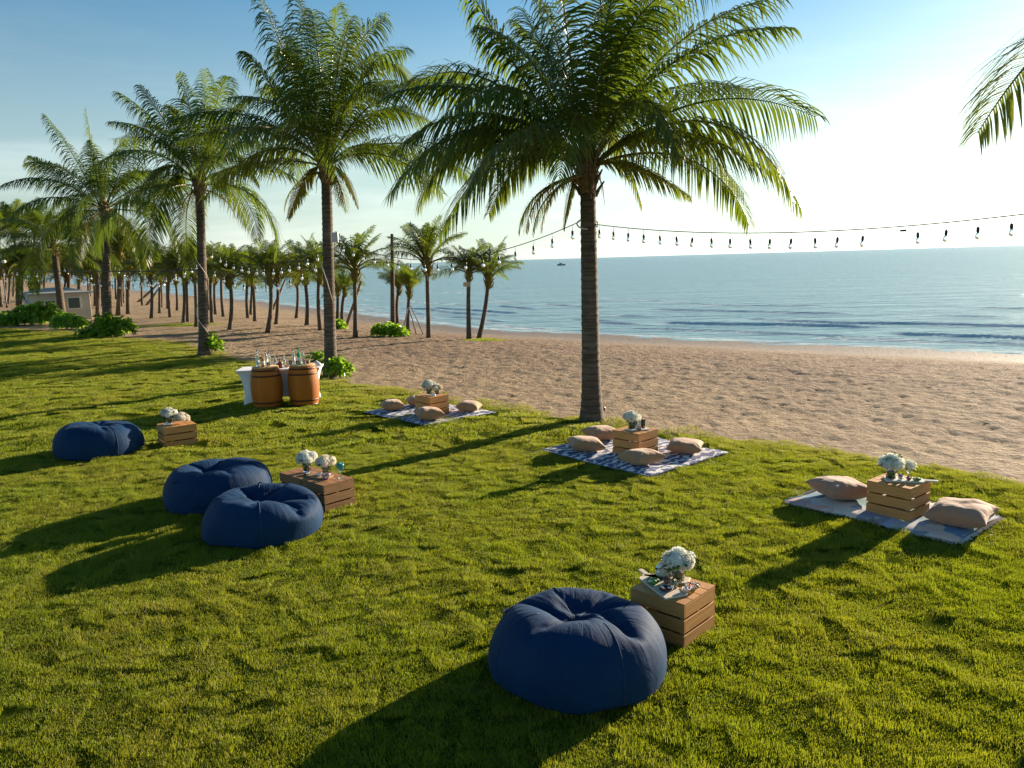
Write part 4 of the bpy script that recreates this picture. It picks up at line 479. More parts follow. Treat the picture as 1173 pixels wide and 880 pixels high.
1,-1,-1,0,-1,2,1,1,-2,-5,0,-1,0,0,4,3,1,-5,1,-1,3,0,0,0,-1,1,0,-1,-1,-2,0,0,3,1,0,-3,0,0,2,0,0,-1,-1,1,1,2,-1,-1,-1,0,0,0,-1,-1,2,1,0,-2,2,2,
1,-3,-4,0,1,2,0,0,-1,-2,0,1,1,-1,-2,0,0,0,1,1,2,-1,-1,1,1,1,-7,1,-2,2,-1,0,3,1,0,-2,-1,2,5,0,-1,-1,1,0,-1,-1,1,0,1,-3,-1,-1,2,0,1,0,-1,-1,-1,0,
1,0,2,1,2,-1,-1,-1,-2,-1,0,2,-1,0,-1,1,0,0,1,1,-1,-1,-2,1,0,1,1,1,1,0,0,-1,-1,-1,1,1,1,1,4,0,-1,-1,0,0,-1,0,1,-2,0,-2,4,0,0,-9,0,0,2,0,1,1,
-2,1,1,2,-1,3,-1,1,-1,2,-3,5,-2,3,-1,0,0,-3,0,-1,-2,1,1,0,0,-1,0,-1,0,1,1,1,0,0,-1,-3,1,0,0,-2,2,2,1,-1,0,-1,0,1,1,1,-1,-1,-2,-1,-1,1,2,1,-1,-1,
0,1,1,1,0,0,-1,-1,0,0,0,0,0,1,0,-1,0,0,0,-1,0,2,0,1,0,1,1,0,-1,-2,-2,1,-2,0,-1,0,0,0,1,1,1,1,1,-1,-2,-1,-1,0,-1,2,2,0,-2,-1,1,1,0,-1,0,0,
-1,-1,-2,1,1,0,-1,-1,3,0,1,-2,-1,1,-2,2,-1,1,-2,0,2,3,-1,-4,0,-1,3,-1,2,3,-1,0,-3,1,0,-2,-1,-1,5,-1,2,-6,2,-1,2,-1,0,3,0,-1,-1,-2,2,1,1,-3,-5,2,1,6,
-1,1,-5,1,-1,3,0,0,-1,0,0,1,0,0,-3,-1,-1,2,1,0,-1,1,2,2,0,-1,-1,0,0,-1,-2,-1,0,3,2,1,0,-1,-1,-1,1,1,0,0,-1,0,0,4,0,1,2,-1,-2,-6,0,1,-1,2,-1,1,
-2,1,-3,1,1,4,-1,0,1,0,-1,-1,2,1,1,-2,0,-2,-1,1,-1,0,-1,1,3,-1,2,-1,1,-1,0,-1,1,0,-1,-1,0,2,1,-1,0,-2,0,-1,1,0,1,0,0,1,1,0,-2,-2,0,1,1,0,-1,-2,
0,0,2,0,2,-1,1,-1,0,-1,1,0,1,-2,0,-2,0,-1,1,1,2,1,0,0,-2,-1,0,1,1,0,-1,0,1,-2,-2,-4,2,1,4,0,1,-2,1,-1,2,0,1,-2,0,-1,0,-1,0,-1,-1,1,3,1,0,-2,
1,-2,-3,-1,2,3,0,-2,1,0,0,0,-1,0,-1,-1,0,-1,1,0,4,0,-1,-2,0,1,-2,-1,-1,0,2,0,-1,-2,1,2,2,1,-1,0,-2,1,-1,0,-2,1,0,0,0,1,3,-1,-1,1,1,0,-4,0,0,3,
1,0,-4,-1,0,6,-1,2,-3,1,-2,-1,1,0,3,-1,0,-3,-1,0,0,1,0,1,0,0,1,1,1,-1,0,0,1,-1,-1,-1,1,0,1,-1,0,0,2,2,0,-3,-1,0,1,-1,0,0,-1,-1,1,2,0,-1,0,3,
1,-1,-6,0,0,2,1,0,0,-3,0,-1,2,2,1,-1,-1,1,1,0,1,0,1,-1,-1,-2,-1,0,0,-3,2,0,3,0,1,6,-1,-3,-7,0,2,1,0,1,1,0,1,0,-1,-1,-1,1,1,1,0,-1,-1,0,1,2,
-1,-2,0,1,2,-1,-1,0,-1,1,1,0,-1,-2,-1,1,0,0,-2,0,0,0,0,1,0,1,0,2,0,0,-2,0,-2,-1,-2,0,2,2,2,-1,-1,0,0,-1,0,1,1,1,0,0,1,0,0,0,-1,1,-3,0,-1,2,
1,1,0,0,-1,-1,0,0,0,0,0,0,-1,0,1,1,0,0,0,0,-1,-1,1,0,-1,0,0,0,-1,0,0,1,1,0,0,-3,0,1,1,1,0,1,0,0,-2,0,-1,4,-3,0,-1,2,0,-4,1,0,1,-1,-1,1,
0,0,0,2,0,4,-3,1,-5,2,0,2,-1,-1,-4,4,-1,4,-4,2,2,-1,0,-7,2,-2,7,0,0,-3,2,0,2,-1,1,-4,-1,0,2,0,-1,0,0,2,3,0,-2,-3,0,1,0,0,0,0,0,-1,2,2,0,0,
-1,2,-2,0,1,-1,-1,-1,2,2,1,3,-3,-4,-7,2,3,2,-1,-1,-2,2,2,2,-1,-2,0,0,1,4,0,0,-1,0,0,1,-1,0,-4,0,2,-2,1,-4,4,-1,3,5,1,-1,-7,0,0,3,0,1,-2,0,-1,-1,
1,1,1,0,-2,0,-1,3,0,0,-1,1,0,1,-3,0,-2,1,0,0,-1,0,-1,1,-1,2,-2,-1,-1,2,2,0,-1,0,0,0,-1,1,-1,-1,-1,1,1,-1,-1,0,2,0,-1,-1,3,1,0,0,-1,1,-1,0,-1,1,
-1,1,2,3,0,-4,0,-1,1,-1,0,0,-1,1,0,0,0,1,0,-1,-2,-1,1,1,1,-1,1,-1,-1,-2,0,1,2,2,-1,0,-1,-1,-3,0,2,4,-1,1,-3,1,-1,-3,-1,-3,6,1,1,-1,-1,-1,0,1,0,-1,
1,1,2,-2,1,-1,1,-1,0,0,2,-2,1,-1,3,0,-1,-2,0,1,0,-3,-1,-5,3,0,8,0,-1,-15,4,-1,18,-5,1,-6,-1,2,-4,2,0,6,-2,0,-2,2,-2,2,1,1,-1,0,1,0,-1,-2,-2,2,2,1,
-1,0,-1,1,0,3,-1,0,-1,-1,0,-3,0,-1,2,2,2,-2,0,-1,8,-2,-3,-13,2,5,7,-2,-3,2,1,3,-2,-1,-2,-2,1,2,2,0,-5,1,1,3,1,-1,-1,-5,1,1,3,1,-2,7,-3,6,5,0,-3,-19,
1,3,10,1,-5,-5,-1,2,2,0,0,0,-1,-2,-2,0,3,1,1,-3,-1,-1,1,2,1,-1,-1,-1,2,0,1,0,0,-2,0,0,2,-1,-1,0,1,0,-2,0,0,1,0,-2,-1,-2,2,0,0,-2,1,0,2,-1,2,4,
1,-2,-5,-2,1,3,1,-2,-3,1,5,9,0,-3,-6,-1,1,-1,-1,0,3,2,1,-2,-1,-3,0,1,1,-3,0,0,2,0,-1,1,-1,2,0,1,0,1,0,-2,-4,-2,1,1,0,-2,-4,-1,1,5,-1,3,-2,-1,-3,4,
3,2,-3,-3,-2,2,1,3,-2,0,0,-4,-1,-1,6,3,-2,-3,0,0,-1,0,-2,6,-1,0,-3,-1,1,0,0,0,0,5,1,-2,-3,0,-3,-1,1,2,0,-1,-8,4,-1,11,-3,0,-2,0,0,-2,1,0,2,-1,1,0,
0,0,0,-1,-1,0,1,0,0,-1,0,2,1,0,1,0,0,-3,0,1,0,2,0,0,0,1,-2,-1,-3,6,-1,1,-5,1,1,3,0,-1,0,1,3,-6,-1,-4,9,1,3,-2,-1,-1,-1,0,4,1,-1,-6,3,2,3,-1,
-1,1,5,-1,2,-2,2,-2,-12,1,1,8,-3,-2,-4,0,2,2,1,-3,-4,0,0,1,1,2,0,-1,-1,1,-1,1,0,1,-1,-4,0,2,3,0,-1,0,-1,-1,0,2,2,0,-2,0,3,-1,-2,-4,2,-1,0,-2,0,2,
2,1,-3,-1,1,4,-1,2,3,2,-4,-7,-2,2,3,0,0,-1,2,2,4,-1,-3,-6,-1,1,2,-1,-1,4,2,0,-4,-2,0,0,2,1,-2,-1,-1,4,0,1,-4,1,0,2,-1,-1,1,-1,-1,-2,0,2,2,1,-2,2,
-4,2,0,1,-2,-3,1,-1,3,1,1,-1,-3,-2,1,2,1,-1,0,-2,2,1,0,-2,-1,0,0,-1,0,4,0,1,-2,1,-1,-1,1,2,-2,2,0,-1,-1,0,0,-3,-2,0,1,0,0,-1,0,5,2,1,-7,1,0,4,
1,0,-3,-2,-1,1,1,0,0,0,1,1,0,-2,0,1,1,0,1,1,0,-1,0,-1,1,0,0,-1,0,2,2,-1,-1,-2,1,0,2,1,1,-2,-1,3,1,-1,-5,0,2,4,1,0,1,0,0,1,0,2,-3,0,-2,3,
1,1,0,0,0,-4,0,2,0,-1,-1,4,0,0,-2,1,0,-3,-2,-3,-3,1,0,3,1,2,0,-1,2,1,0,-2,1,0,3,1,-1,-1,-2,0,0,-2,1,1,1,-1,0,0,-1,-1,1,0,-1,-2,0,2,1,-1,-3,0,
1,3,1,0,-1,0,-2,2,1,1,0,-1,-2,-1,3,2,1,-1,-1,-1,-2,-1,0,1,0,0,-2,1,-2,-2,-1,3,4,1,-1,-2,0,0,-2,-1,0,6,1,1,-5,1,-2,2,-2,0,0,-1,0,0,1,-2,1,-2,1,-1,
2,0,-1,0,0,1,-1,-2,1,0,2,-2,-2,0,5,2,1,-10,-2,-2,3,1,1,0,1,0,0,2,0,-2,-2,-2,5,2,0,2,0,-1,-5,-1,3,5,-1,-1,2,1,2,-6,-1,-2,-2,1,1,-1,2,-2,1,-6,6,-1,
4,-5,3,-2,1,2,1,-1,1,-3,1,-7,3,-1,3,0,1,-1,0,0,-1,-1,-1,1,1,1,0,0,0,1,-1,-1,0,1,1,0,-2,-2,-1,1,1,0,1,2,0,1,0,4,-2,-2,1,1,2,-5,1,0,2,0,-2,2,
-1,1,0,-1,-1,5,2,1,-7,-1,-1,3,0,0,-1,0,0,0,-1,3,-5,2,0,4,-1,-4,-9,0,0,6,1,-2,1,-1,0,-3,0,1,2,0,3,5,1,1,0,-1,0,0,0,-2,-1,1,0,-1,-2,1,0,0,-1,-1,
1,2,1,0,-1,0,1,0,1,-1,0,-5,1,0,4,-1,1,2,1,2,4,-3,-3,-2,1,4,2,0,-3,-4,-1,-1,-2,1,1,4,2,-2,-4,1,1,-1,-2,-2,1,0,1,0,2,1,0,-1,2,0,1,-2,0,-1,2,-1,
-1,-1,1,1,0,-1,-3,0,2,2,-2,1,-2,-1,-3,2,2,1,0,1,2,0,-1,-3])
BAGS[2] = ([26,39,273],
[420,17,13,-3,31,-1,-5,29,4,-7,26,15,-4,31,4,-6,30,3,-10,31,-5,-11,29,-2,-16,29,0,-21,24,3,-24,22,3,-24,20,0,-25,20,-2,-26,17,0,-27,15,-1,-28,14,2,-28,13,-1,-31,5,0,-31,2,2,-32,3,1,
-31,3,-1,-33,5,-1,-30,2,-8,-26,-2,-16,-32,-6,2,-30,-8,-2,-31,-8,5,-28,-11,9,-26,-16,5,-24,-19,5,-22,-22,1,-22,-22,2,-16,-25,-3,-11,-28,-3,-17,-25,-4,-13,-27,-3,-19,-25,-1,-14,-26,3,-25,-19,7,-16,-23,2,
-7,-33,3,5,-30,-1,5,-32,-1,-2,-32,2,-1,-33,0,1,-32,-2,-1,-33,-7,9,-30,-1,19,-28,3,18,-27,0,21,-25,1,22,-22,1,27,-17,3,24,-18,-1,25,-17,1,24,-18,-1,26,-16,1,24,-18,-2,25,-19,-2,29,-13,0,
31,-12,-1,31,-8,-1,32,-6,-1,33,-2,-2,32,4,1,29,12,7,31,12,3,31,10,0,32,1,0,32,6,0,30,13,-2,22,20,-9,16,26,-9,17,27,-5,18,26,-2,16,26,-1,15,27,0,17,26,1,19,24,2,16,27,4,
13,27,4,9,30,1,6,29,-1,5,30,-5,-3,5,17,15,-5,-4,6,2,-7,0,3,-16,-9,-2,-9,-14,-6,-2,-5,-3,4,-3,0,2,0,-2,0,4,2,-3,4,3,-2,6,6,0,3,2,1,1,2,0,-1,0,0,-2,-8,-1,
-4,-11,2,1,2,-1,-1,5,-1,2,5,-1,-1,4,1,2,1,1,-2,8,5,-3,6,15,-2,0,0,7,-7,11,9,-13,8,0,-3,-1,4,-8,-5,-1,0,-2,-2,2,4,-2,3,1,-6,2,3,-9,6,-1,-2,1,-2,-6,5,-6,
0,2,-8,2,1,7,15,-6,8,5,-6,1,-2,2,1,-10,-2,-2,-9,0,-5,-6,1,-10,1,0,2,0,-1,2,8,0,8,4,0,2,-1,-1,-1,1,0,1,0,0,0,0,-2,-1,-3,-4,-2,1,-1,0,0,-1,-1,1,1,1,
0,-1,-1,2,1,2,3,3,2,1,0,0,0,0,0,1,-1,0,1,0,0,0,0,0,1,-3,-3,3,-6,-6,1,0,-4,-2,3,8,-4,13,9,-3,8,-2,-3,5,-2,4,-2,1,7,-5,1,7,-11,-7,3,-5,-6,0,2,0,
1,0,-2,-6,1,10,-7,4,6,-5,2,1,-4,3,-1,-6,1,-2,-1,2,-3,1,0,2,11,-5,1,-18,8,6,-9,-1,6,0,-2,9,10,3,9,20,6,-10,5,3,-9,2,0,-1,0,2,0,-6,0,2,-2,-4,6,-6,-8,9,
-6,-2,0,-3,-4,2,0,0,0,1,10,-2,5,14,-5,-1,0,-4,3,-3,-6,-3,-4,3,0,-3,-2,-2,2,-1,2,-8,4,1,-9,-6,2,0,2,-11,8,-15,-10,11,-19,2,-3,-6,-5,9,10,1,0,6,0,-2,-4,3,-4,-1,
5,-1,-8,6,-5,2,-1,1,2,3,-5,11,1,-3,14,-4,-2,-10,-12,2,-14,-4,4,0,2,-3,-2,6,2,6,7,0,9,11,-2,16,1,-1,-2,3,0,1,-5,1,-7,-3,-1,0,-1,1,0,0,0,-1,1,-1,0,0,2,1,
3,3,1,-1,0,1,1,1,1,-1,-2,-1,0,0,1,0,0,-2,-3,-3,-1,-1,-1,-1,1,0,1,-1,0,0,-1,0,-1,1,0,0,0,3,3,-2,3,2,0,-4,3,4,-5,-14,5,-11,-14,2,-4,1,4,-5,2,-3,2,1,
-4,4,3,-6,13,10,-3,7,8,2,-3,-1,0,0,1,8,0,-17,5,-2,-10,2,0,-4,1,-2,1,7,0,3,1,-2,12,-1,0,4,5,-1,-17,-6,0,0,0,-2,2,2,0,9,4,1,1,2,5,9,3,1,4,0,1,-3,
-1,1,0,1,-1,1,-5,0,-4,-5,-2,-6,0,-3,0,0,0,-3,0,0,1,3,4,3,-1,5,1,1,0,4,-2,-1,7,0,-1,-1,1,-2,1,0,-10,5,1,-8,-3,0,-2,-6,1,-2,-2,-2,4,-2,-5,8,2,-2,6,2,
-4,7,-9,-1,1,-3,3,0,-1,-2,-1,-1,3,-2,6,4,-3,1,3,-3,5,4,-1,2,0,-2,0,2,-1,-1,-7,2,0,-1,3,-2,0,1,1,5,0,-1,3,-2,2,0,-1,0,-1,2,1,-1,1,-3,-3,-2,0,-2,1,-3,
3,0,1,-1,-1,1,-1,1,-1,1,1,1,1,1,1,0,0,-1,-1,0,0,1,0,0,0,2,0,-3,-2,0,1,-1,-2,0,0,1,-1,-1,-1,0,1,-1,1,1,2,-1,-1,0,-1,1,0,0,3,4,0,2,0,0,-1,0,
1,-4,-2,2,-5,0,-1,0,1,-1,1,1,-2,1,-3,-2,3,3,-1,0,1,-1,1,0,0,0,1,2,-1,-2,4,-2,-2,3,-1,-1,5,-1,-2,1,-1,-1,2,0,-7,-3,0,-4,-2,0,-15,7,-3,-4,5,2,0,0,1,1,
-3,-2,0,-8,-1,15,-4,2,6,1,-1,1,0,0,-2,1,-2,0,1,2,-6,-2,2,-15,2,1,-2,2,3,1,2,1,-1,-1,-4,2,2,-6,6,-2,1,9,-2,1,7,1,-1,-1,-1,1,4,3,-7,3,-2,-2,-9,1,3,-7,
-1,1,-1,6,-5,8,2,1,16,-7,11,5,3,0,-9,0,-2,-8,-1,-1,1,0,2,2,-3,0,7,1,0,3,3,-2,0,4,-3,-6,1,2,-5,1,1,4,3,4,7,-1,-2,1,0,0,1,0,-1,-4,0,3,-7,-7,2,-7,
-1,-2,-1,-2,0,0,-1,1,-1,2,0,1,-2,-1,1,0,1,-2,0,0,2,0,-2,-2,-2,0,1,1,2,0,0,-1,-1,-1,2,0,1,-2,0,1,0,0,-1,1,1,0,0,1,0,1,-1,1,0,2,-1,-2,-2,0,3,0,
1,-2,0,-1,2,0,-2,2,2,-2,5,7,-2,1,7,0,0,1,1,0,-1,0,0,-3,-2,0,-2,1,-5,-6,3,-2,-4,0,-1,1,-1,0,0,-5,0,11,1,0,4,4,-3,3,0,0,-2,1,0,-3,-3,1,-13,2,2,-10,
-6,3,33,2,0,2,-2,0,-1,-3,-3,-3,-4,1,0,-3,-5,-13,2,-3,-5,1,0,1,0,-2,2,-3,-2,0,3,1,6,12,7,11,2,3,1,1,0,-1,-1,0,0,-2,-3,-2,-3,-2,-3,1,-3,-9,2,-1,-7,0,2,-1,
1,0,-3,-9,24,-21,-1,10,-6,2,1,1,-1,1,1,0,1,0,4,-7,-6,7,-11,6,3,-18,27,2,-1,10,0,0,0,3,-2,0,2,1,-8,-2,1,-5,-2,2,-5,-5,4,-2,-2,1,-1,-1,1,1,0,-3,-2,1,2,0,
0,0,-1,-1,1,1,0,-2,1,2,1,1,-1,1,0,0,0,0,1,0,0,-2,-1,0,2,1,-1,-1,-1,1,0,0,-1,-1,1,2,2,0,-2,-1,-1,0,0,1,2,0,-1,0,-1,0,0,0,1,0,0,0,0,0,1,-2,
0,0,1,0,0,-1,0,1,1,0,-3,0,-1,2,0,0,-2,1,2,2,-2,-1,-2,-1,1,1,0,-1,0,1,-1,0,-1,0,-2,0,1,1,1,0,0,0,-1,-1,2,-1,1,-1,1,1,0,2,0,-2,-4,0,2,-4,3,1,
-2,0,4,-5,0,3,0,-1,13,2,-1,8,-3,0,0,1,0,0,0,-1,-1,0,2,1,2,-2,-2,2,1,2,-1,0,-1,-1,0,0,2,1,0,3,4,0,-2,-3,0,-5,-6,2,-1,0,-1,-1,0,1,0,-2,0,2,3,0,
1,-1,-1,0,1,1,0,-5,0,-2,-7,1,0,-2,-3,6,-5,12,2,11,8,-3,3,1,2,1,0,-1,-2,-2,0,0,1,2,-5,-4,-1,9,-12,-1,2,-3,0,1,0,-2,2,-1,-1,-2,0,1,1,0,0,1,0,0,-1,2,
0,0,-1,0,1,-1,1,1,1,0,-2,0,0,0,0,0,1,0,-1,1,0,0,-2,1,1,0,0,0,1,-1,0,0,0,1,1,0,-2,-1,0,1,2,0,0,0,0,-1,0,-1,-1,-1,1,0,0,0,1,0,-1,0,-1,0,
0,2,0,0,0,0,0,-1,0,0,0,1,0,0,0,-1,0,0,0,0,1,1,2,0,-1,-1,-1,0,0,-1,-1,-2,1,2,1,0,-2,0,0,0,1,-1,0,-1,1,1,2,0,0,-1,1,0,-1,-1,-1,1,-1,0,0,1,
-1,-2,0,-1,1,0,2,-1,1,0,-1,-1,-1,1,1,2,0,0,1,1,-3,-1,-2,0,-1,-1,-1,-1,1,0,0,0,1,1,-2,-1,0,2,1,1,0,-1,0,-1,1,-1,0,0,-1,1,0,1,-1,0,0,0,0,-1,0,-1,
1,-1,2,0,-1,0,1,2,0,-2,-3,0,1,2,-1,-1,-1,0,0,4,0,3,6,-1,0,1,1,-1,-4,3,0,-9,2,3,-2,2,-2,1,-1,2,1,0,0,-2,-1,-1,3,-2,0,2,-3,-1,0,0,0,0,0,0,0,0,
0,2,0,0,-1,0,-1,0,0,1,1,-1,0,0,1,0,-1,0,0,0,0,0,1,0,0,1,0,1,-2,0,0,1,0,0,1,-1,0,1,0,-1,-2,1,0,0,0,-1,0,0,1,2,0,0,-2,0,-1,0,0,2,-1,0,
0,2,0,-1,0,1,-1,0,-1,0,1,0,0,-1,0,0,-1,0,0,1,0,0,1,1,0,-1,0,0,1,-1,0,0,-1,-1,-1,0,1,0,1,0,1,0,0,0,0,-2,-1,0,2,0,0,0,0,0,0,1,1,-2,-2,-1,
0,0,-1,1,1,1,-1,0,0,1,0,1,1,1,-1,0,-2,0,-1,2,-1,0,-1,2,1,-1,-2,0,0,0,-1,-1,1,0,2,0,-1,1,0,0,-1,0,0,-1,1,0,2,-1,-1,-2,0,0,0,0,0,1,1,1,0,-1,
-1,-2,1,0,0,-1,1,0,1,1,1,0,-1,1,-2,0,-1,0,-1,-1,0,2,1,0,-1,-1,1,1,-1,1,1,3,-1,-1,5,0,0,2,1,2,-2,-2,-1,-8,1,-1,1,-1,1,-2,2,-1,-1,0,1,2,-2,-2,4,0,
0,-2,2,1,0,-1,1,0,0,0,0,0,0,0,0,-1,1,0,1,0,0,-1,0,0,1,0,0,0,-1,0,0,1,0,1,1,0,0,-2,0,-1,2,0,0,-1,0,0,1,-1,0,-2,0,1,2,1,-1,0,0,1,0,0,
0,-1,0,-1,1,0,1,0,0,-2,1,0,0,-1,0,1,-1,-2,0,0,3,0,1,-1,0,-1,0,0,2,0,0,0,0,0,-2,-2,0,2,1,-1,-1,1,0,0,0,0,0,0,0,1,0,0,-1,0,-1,0,0,2,0,0,
-2,0,0,0,0,0,-1,0,-1,2,1,1,0,-1,0,-2,0,1,2,0,-1,-1,-1,-1,-1,0,1,0,1,0,0,-2,0,0,2,-1,0,0,1,0,0,0,2,0,0,-1,-2,1,-1,-1,0,0,0,0,0,2,-1,-1,-2,1,
1,1,1,0,-1,-1,-1,0,-1,1,0,2,1,0,-2,-2,0,2,0,1,-2,1,0,0,0,-2,2,1,1,0,0,0,0,-1,0,0,0,0,0,1,0,-2,-2,-3,1,1,-5,2,1,0,-1,-1,0,1,2,7,-3,0,0,2,
0,0,-2,0,2,0,-1,0,1,2,-3,0,0,1,-1,0,1,2,-2,0,-1,1,0,0,0,0,0,1,0,0,-1,0,0,0,0,0,-1,0,1,0,2,-1,2,-1,0,-2,-1,0,1,1,0,0,-1,0,1,1,0,0,-1,1,
0,2,0,-1,-1,-1,1,0,-1,0,0,0,-1,0,0,1,1,1,-1,-1,0,1,1,0,-1,-1,0,0,2,1,-1,0,-3,1,-2,2,-1,2,0,0,-1,0,0,0,0,0,2,1,-1,-1,-2,2,-1,1,-1,1,-1,0,0,0,
0,-1,1,0,0,0,1,1,0,-3,0,0,1,0,0,0,0,0,1,-1,0,-1,0,0,-1,1,0,2,0,-1,-1,-1,1,0,1,0,-1,-1,1,0,0,-1,0,1,0,1,-2,0,0,0,0,0,0,0,-2,-1,1,2,2,-2,
-1,1,0,0,-1,0,-1,-1,0,2,1,0,-1,-1,-1,0,2,1,1,-1,0,-2,-1,-1,1,1,1,1,-1,-1,0,0,2,-1,-1,0,0,1,-1,-1,0,0,1,0,-1,1,0,0,0,0,0,-1,1,1,2,-1,1,-1,1,-2,
-1,-2,2,1,2,-2,-1,-1,1,0,-1,-1,1,0,1,0,0,0,1,0,1,-1,1,-1,0,1,0,0,-1,-1,2,0,1,-2,0,0,1,1,0,-1,0,0,0,-1,0,1,0,0,1,1,-1,0,-1,1,-3,0,0,3,0,0,
-1,2,-1,0,0,0,-1,-1,0,0,1,0,0,-1,0,2,0,0,-1,1,1,-1,0,0,1,0,0,-1,-1,-1,2,2,0,-1,-2,0,0,2,0,0,-2,1,1,0,1,-3,2,-1,2,-1,0,0,0,0,-1,0,-1,0,-1,1,
1,0,1,-2,2,-2,2,-1,2,-1,0,0,0,0,-1,-1,0,-1,0,-1,0,2,0,0,0,0,1,-1,0,-1,0,2,0,-1,-1,1,1,0,0,-2,-1,0,0,1,1,0,-1,-1,1,1,-1,0,-1,1,0,0,0,-1,1,0,
1,-1,0,-1,0,0,2,1,-2,-1,-2,2,-2,-1,0,0,1,0,2,-1,-1,-2,0,1,1,2,-1,0,-3,1,-1,1,0,2,0,0,-2,0,1,1,1,0,0,-1,-2,0,1,0,1,-1,0,1,0,0,-1,0,2,-1,0,0,
1,-1,-1,0,0,0,0,1,-1,0,-1,1,1,2,-1,-1,-1,1,0,0,1,1,0,-1,-1,0,1,1,-1,-1,-1,0,-1,0,0,1,1,-1,0,1,1,-1,-2,0,1,2,1,0,-1,-1,0,0,0,0,1,2,0,-1,0,0,
-2,-1,0,1,1,0,2,0,0,-2,1,0,1,-2,1,1,1,0,0,0,0,0,-1,-1,0,1,0,-2,1,0,1,-1,0,1,1,0,-1,0,0,1,0,-1,-2,-1,1,1,2,0,1,-2,0,-1,2,-1,-1,-1,1,2,-1,0,
-2,0,-1,0,1,0,1,1,1,-1,0,-1,1,0,0,0,-1,1,-2,0,-1,1,0,0,-1,1,0,1,0,1,-1,0,0,0,0,1,-1,0,-2,1,0,2,0,-1,0,0,0,-1,0,0,0,1,0,0,-1,0,-1,0,0,1,
0,0,0,0,1,0,0,-1,0,0,-1,0,-1,1,0,2,-1,0,-2,0,1,0,1,-2,-1,1,-1,0,-1,0,-1,1,2,1,-1,-2,0,-2,2,-1,2,-1,2,-1,0,-2,1,0,2,-1,-1,-1,-1,0,0,1,2,1,-1,-1,
-1,1,0,-1,0,0,1,-1,-1,0,0,0,0,2,2,1,0,0,-1,-1,-1,1,0,0,-1,-1,0,1,-1,0,1,1,-1,-1,0,1,1,1,-1,0,-1,1,0,0,-1,1,1,1,-1,0,-1,-1,0,2,2,0,-1,-1,-1,-1,
0,1,0,0,0,0,-1,0,0,0,1,1,2,1,-1,-1,-2,1,0,1,0,0,-1,-1,0,1,0,-1,-1,-1,1,1,0,0,1,2,0,-1,-1,1,-1,0,-1,1,0,0,-1,0,0,1,0,0,1,2,0,0,-2,-1,-1,0,
0,1,1,0,-1,0,0,1,-1,0,0,0,1,1,1,-1,-1,0,0,0,0,1,0,-1,-2,1,0,1,0,1,1,0,-1,-1,1,0,1,-2,0,-1,0,1,1,0,0,-1,0,-2,0,0,2,0,0,-1,-1,-1,0,1,2,1,
-1,-2,0,0,2,0,1,-2,0,-1,2,0,0,-2,0,0,0,0,0,0,0,-1,1,-1,0,-1,0,0,1,0,1,-1,1,0,0,1,-1,-1,0,0,1,1,-1,-1,-2,0,1,2,0,0,-1,1,0,-1,-1,0,1,1,-1,0,
-1,1,0,0,0,0,1,-1,-1,-1,1,2,1,0,0,1,-1,-1,0,1,0,1,0,0,-1,-2,-2,-1,-1,0,1,2,2,0,-1,0,0,0,0,0,2,0,0,-2,-1,1,0,1,-1,-1,-1,-1,2,1,1,0,1,0,-1,-2,
1,1,2,0,-2,-2,-1,2,0,1,0,1,1,-1,0,0,2,0,0,-1,1,0,0,-2,-2,-1,2,0,3,-1,0,-1,-1,2,1,1,-1,-2,-1,1,1,2,-1,0,-1,0,0,-1,0,1,1,-1,0,-1,2,0,1,-2,0,0,
2,0,-1,-1,-2,-1,0,1,2,1,0,0,-2,1,-1,1,-1,0,0,0,1,-1,0,0,0,0,0,1,1,-1,0,0,0,0,1,1,0,-1,0,-1,1,-1,-1,0,1,1,-1,0,-1,1,0,1,0,-2,-1,0,1,0,0,1,
1,0,-1,-1,0,0,0,1,1,-1,-3,-1,2,2,0,-1,-2,1,-1,2,0,1,-3,1,-1,2,-1,0,-1,0,0,1,-1,1,-1,2,0,1,-1,-1,-1,0,1,1,-1,0,-1,0,-2,0,0,0,0,-2,2,1,2,-1,-1,-1,
1,0,0,0,-1,2,-1,1,-2,1,0,0,0,-1,0,0,0,1,0,1,0,0,-1,-1,0,-1,-1,0,1,2,-1,0,0,-1,-1,-1,1,1,2,1,1,0,0,-2,-2,-1,1,1,2,-1,0,-1,-1,0,0,1,1,0,1,-1,
1,0,1,1,-1,-2,-1,1,0,-1,0,1,0,-1,-2,1,2,2,1,-2,0,-1,1,0,-1,1,0,1,-2,0,-1,1,-2,1,0,2,0,2,0,-1,-1,0,2,0,0,-2,-1,0,1,2,0,0,0,-2,0,-1,1,0,0,0,
0,-1,0,1,2,1,-2,-2,-2,2,2,0,-2,-1,2,0,2,0,1,-1,-1,-1,1,0,2,-2,1,-1,2,0,-1,-1,-1,1,0,0,0,1,-1,0,0,1,-1,0,0,-1,-1,0,1,1,0,1,-1,0,0,1,0,-1,-1,0,
0,0,0,-1,1,2,0,-1,-2,1,0,1,-1,0,0,0,-1,0,1,0,-1,1,2,1,-2,-1,1,0,0,-1,2,-1,0,-1,1,-1,0,0,1,-1,0,-1,0,-1,1,0,1,-2,0,-2,2,0,1,0,-1,-1,-1,0,1,0,
-1,0,-1,0,-1,1,-2,-1,-1,2,1,0,-2,1,0,1,0,-1,1,-2,2,-1,1,0,0,0,1,1,1,-2,-1,-2,0,1,1,0,0,1,2,-1,0,-1,1,-1,0,1,0,1,0,-1,-2,0,0,0,-1,1,1,1,-1,-1,
-1,1,0,1,0,0,0,0,0,-1,-1,0,1,0,-1,-1,0,2,2,0,-1,1,0,1,-1,1,1,0,-1,-2,-1,1,-1,1,-1,1,1,0,-1,-2,1,1,3,-1,1,-2,0,-1,3,-2,-4,3,0,-3,-5,3,7,1,0,-2,
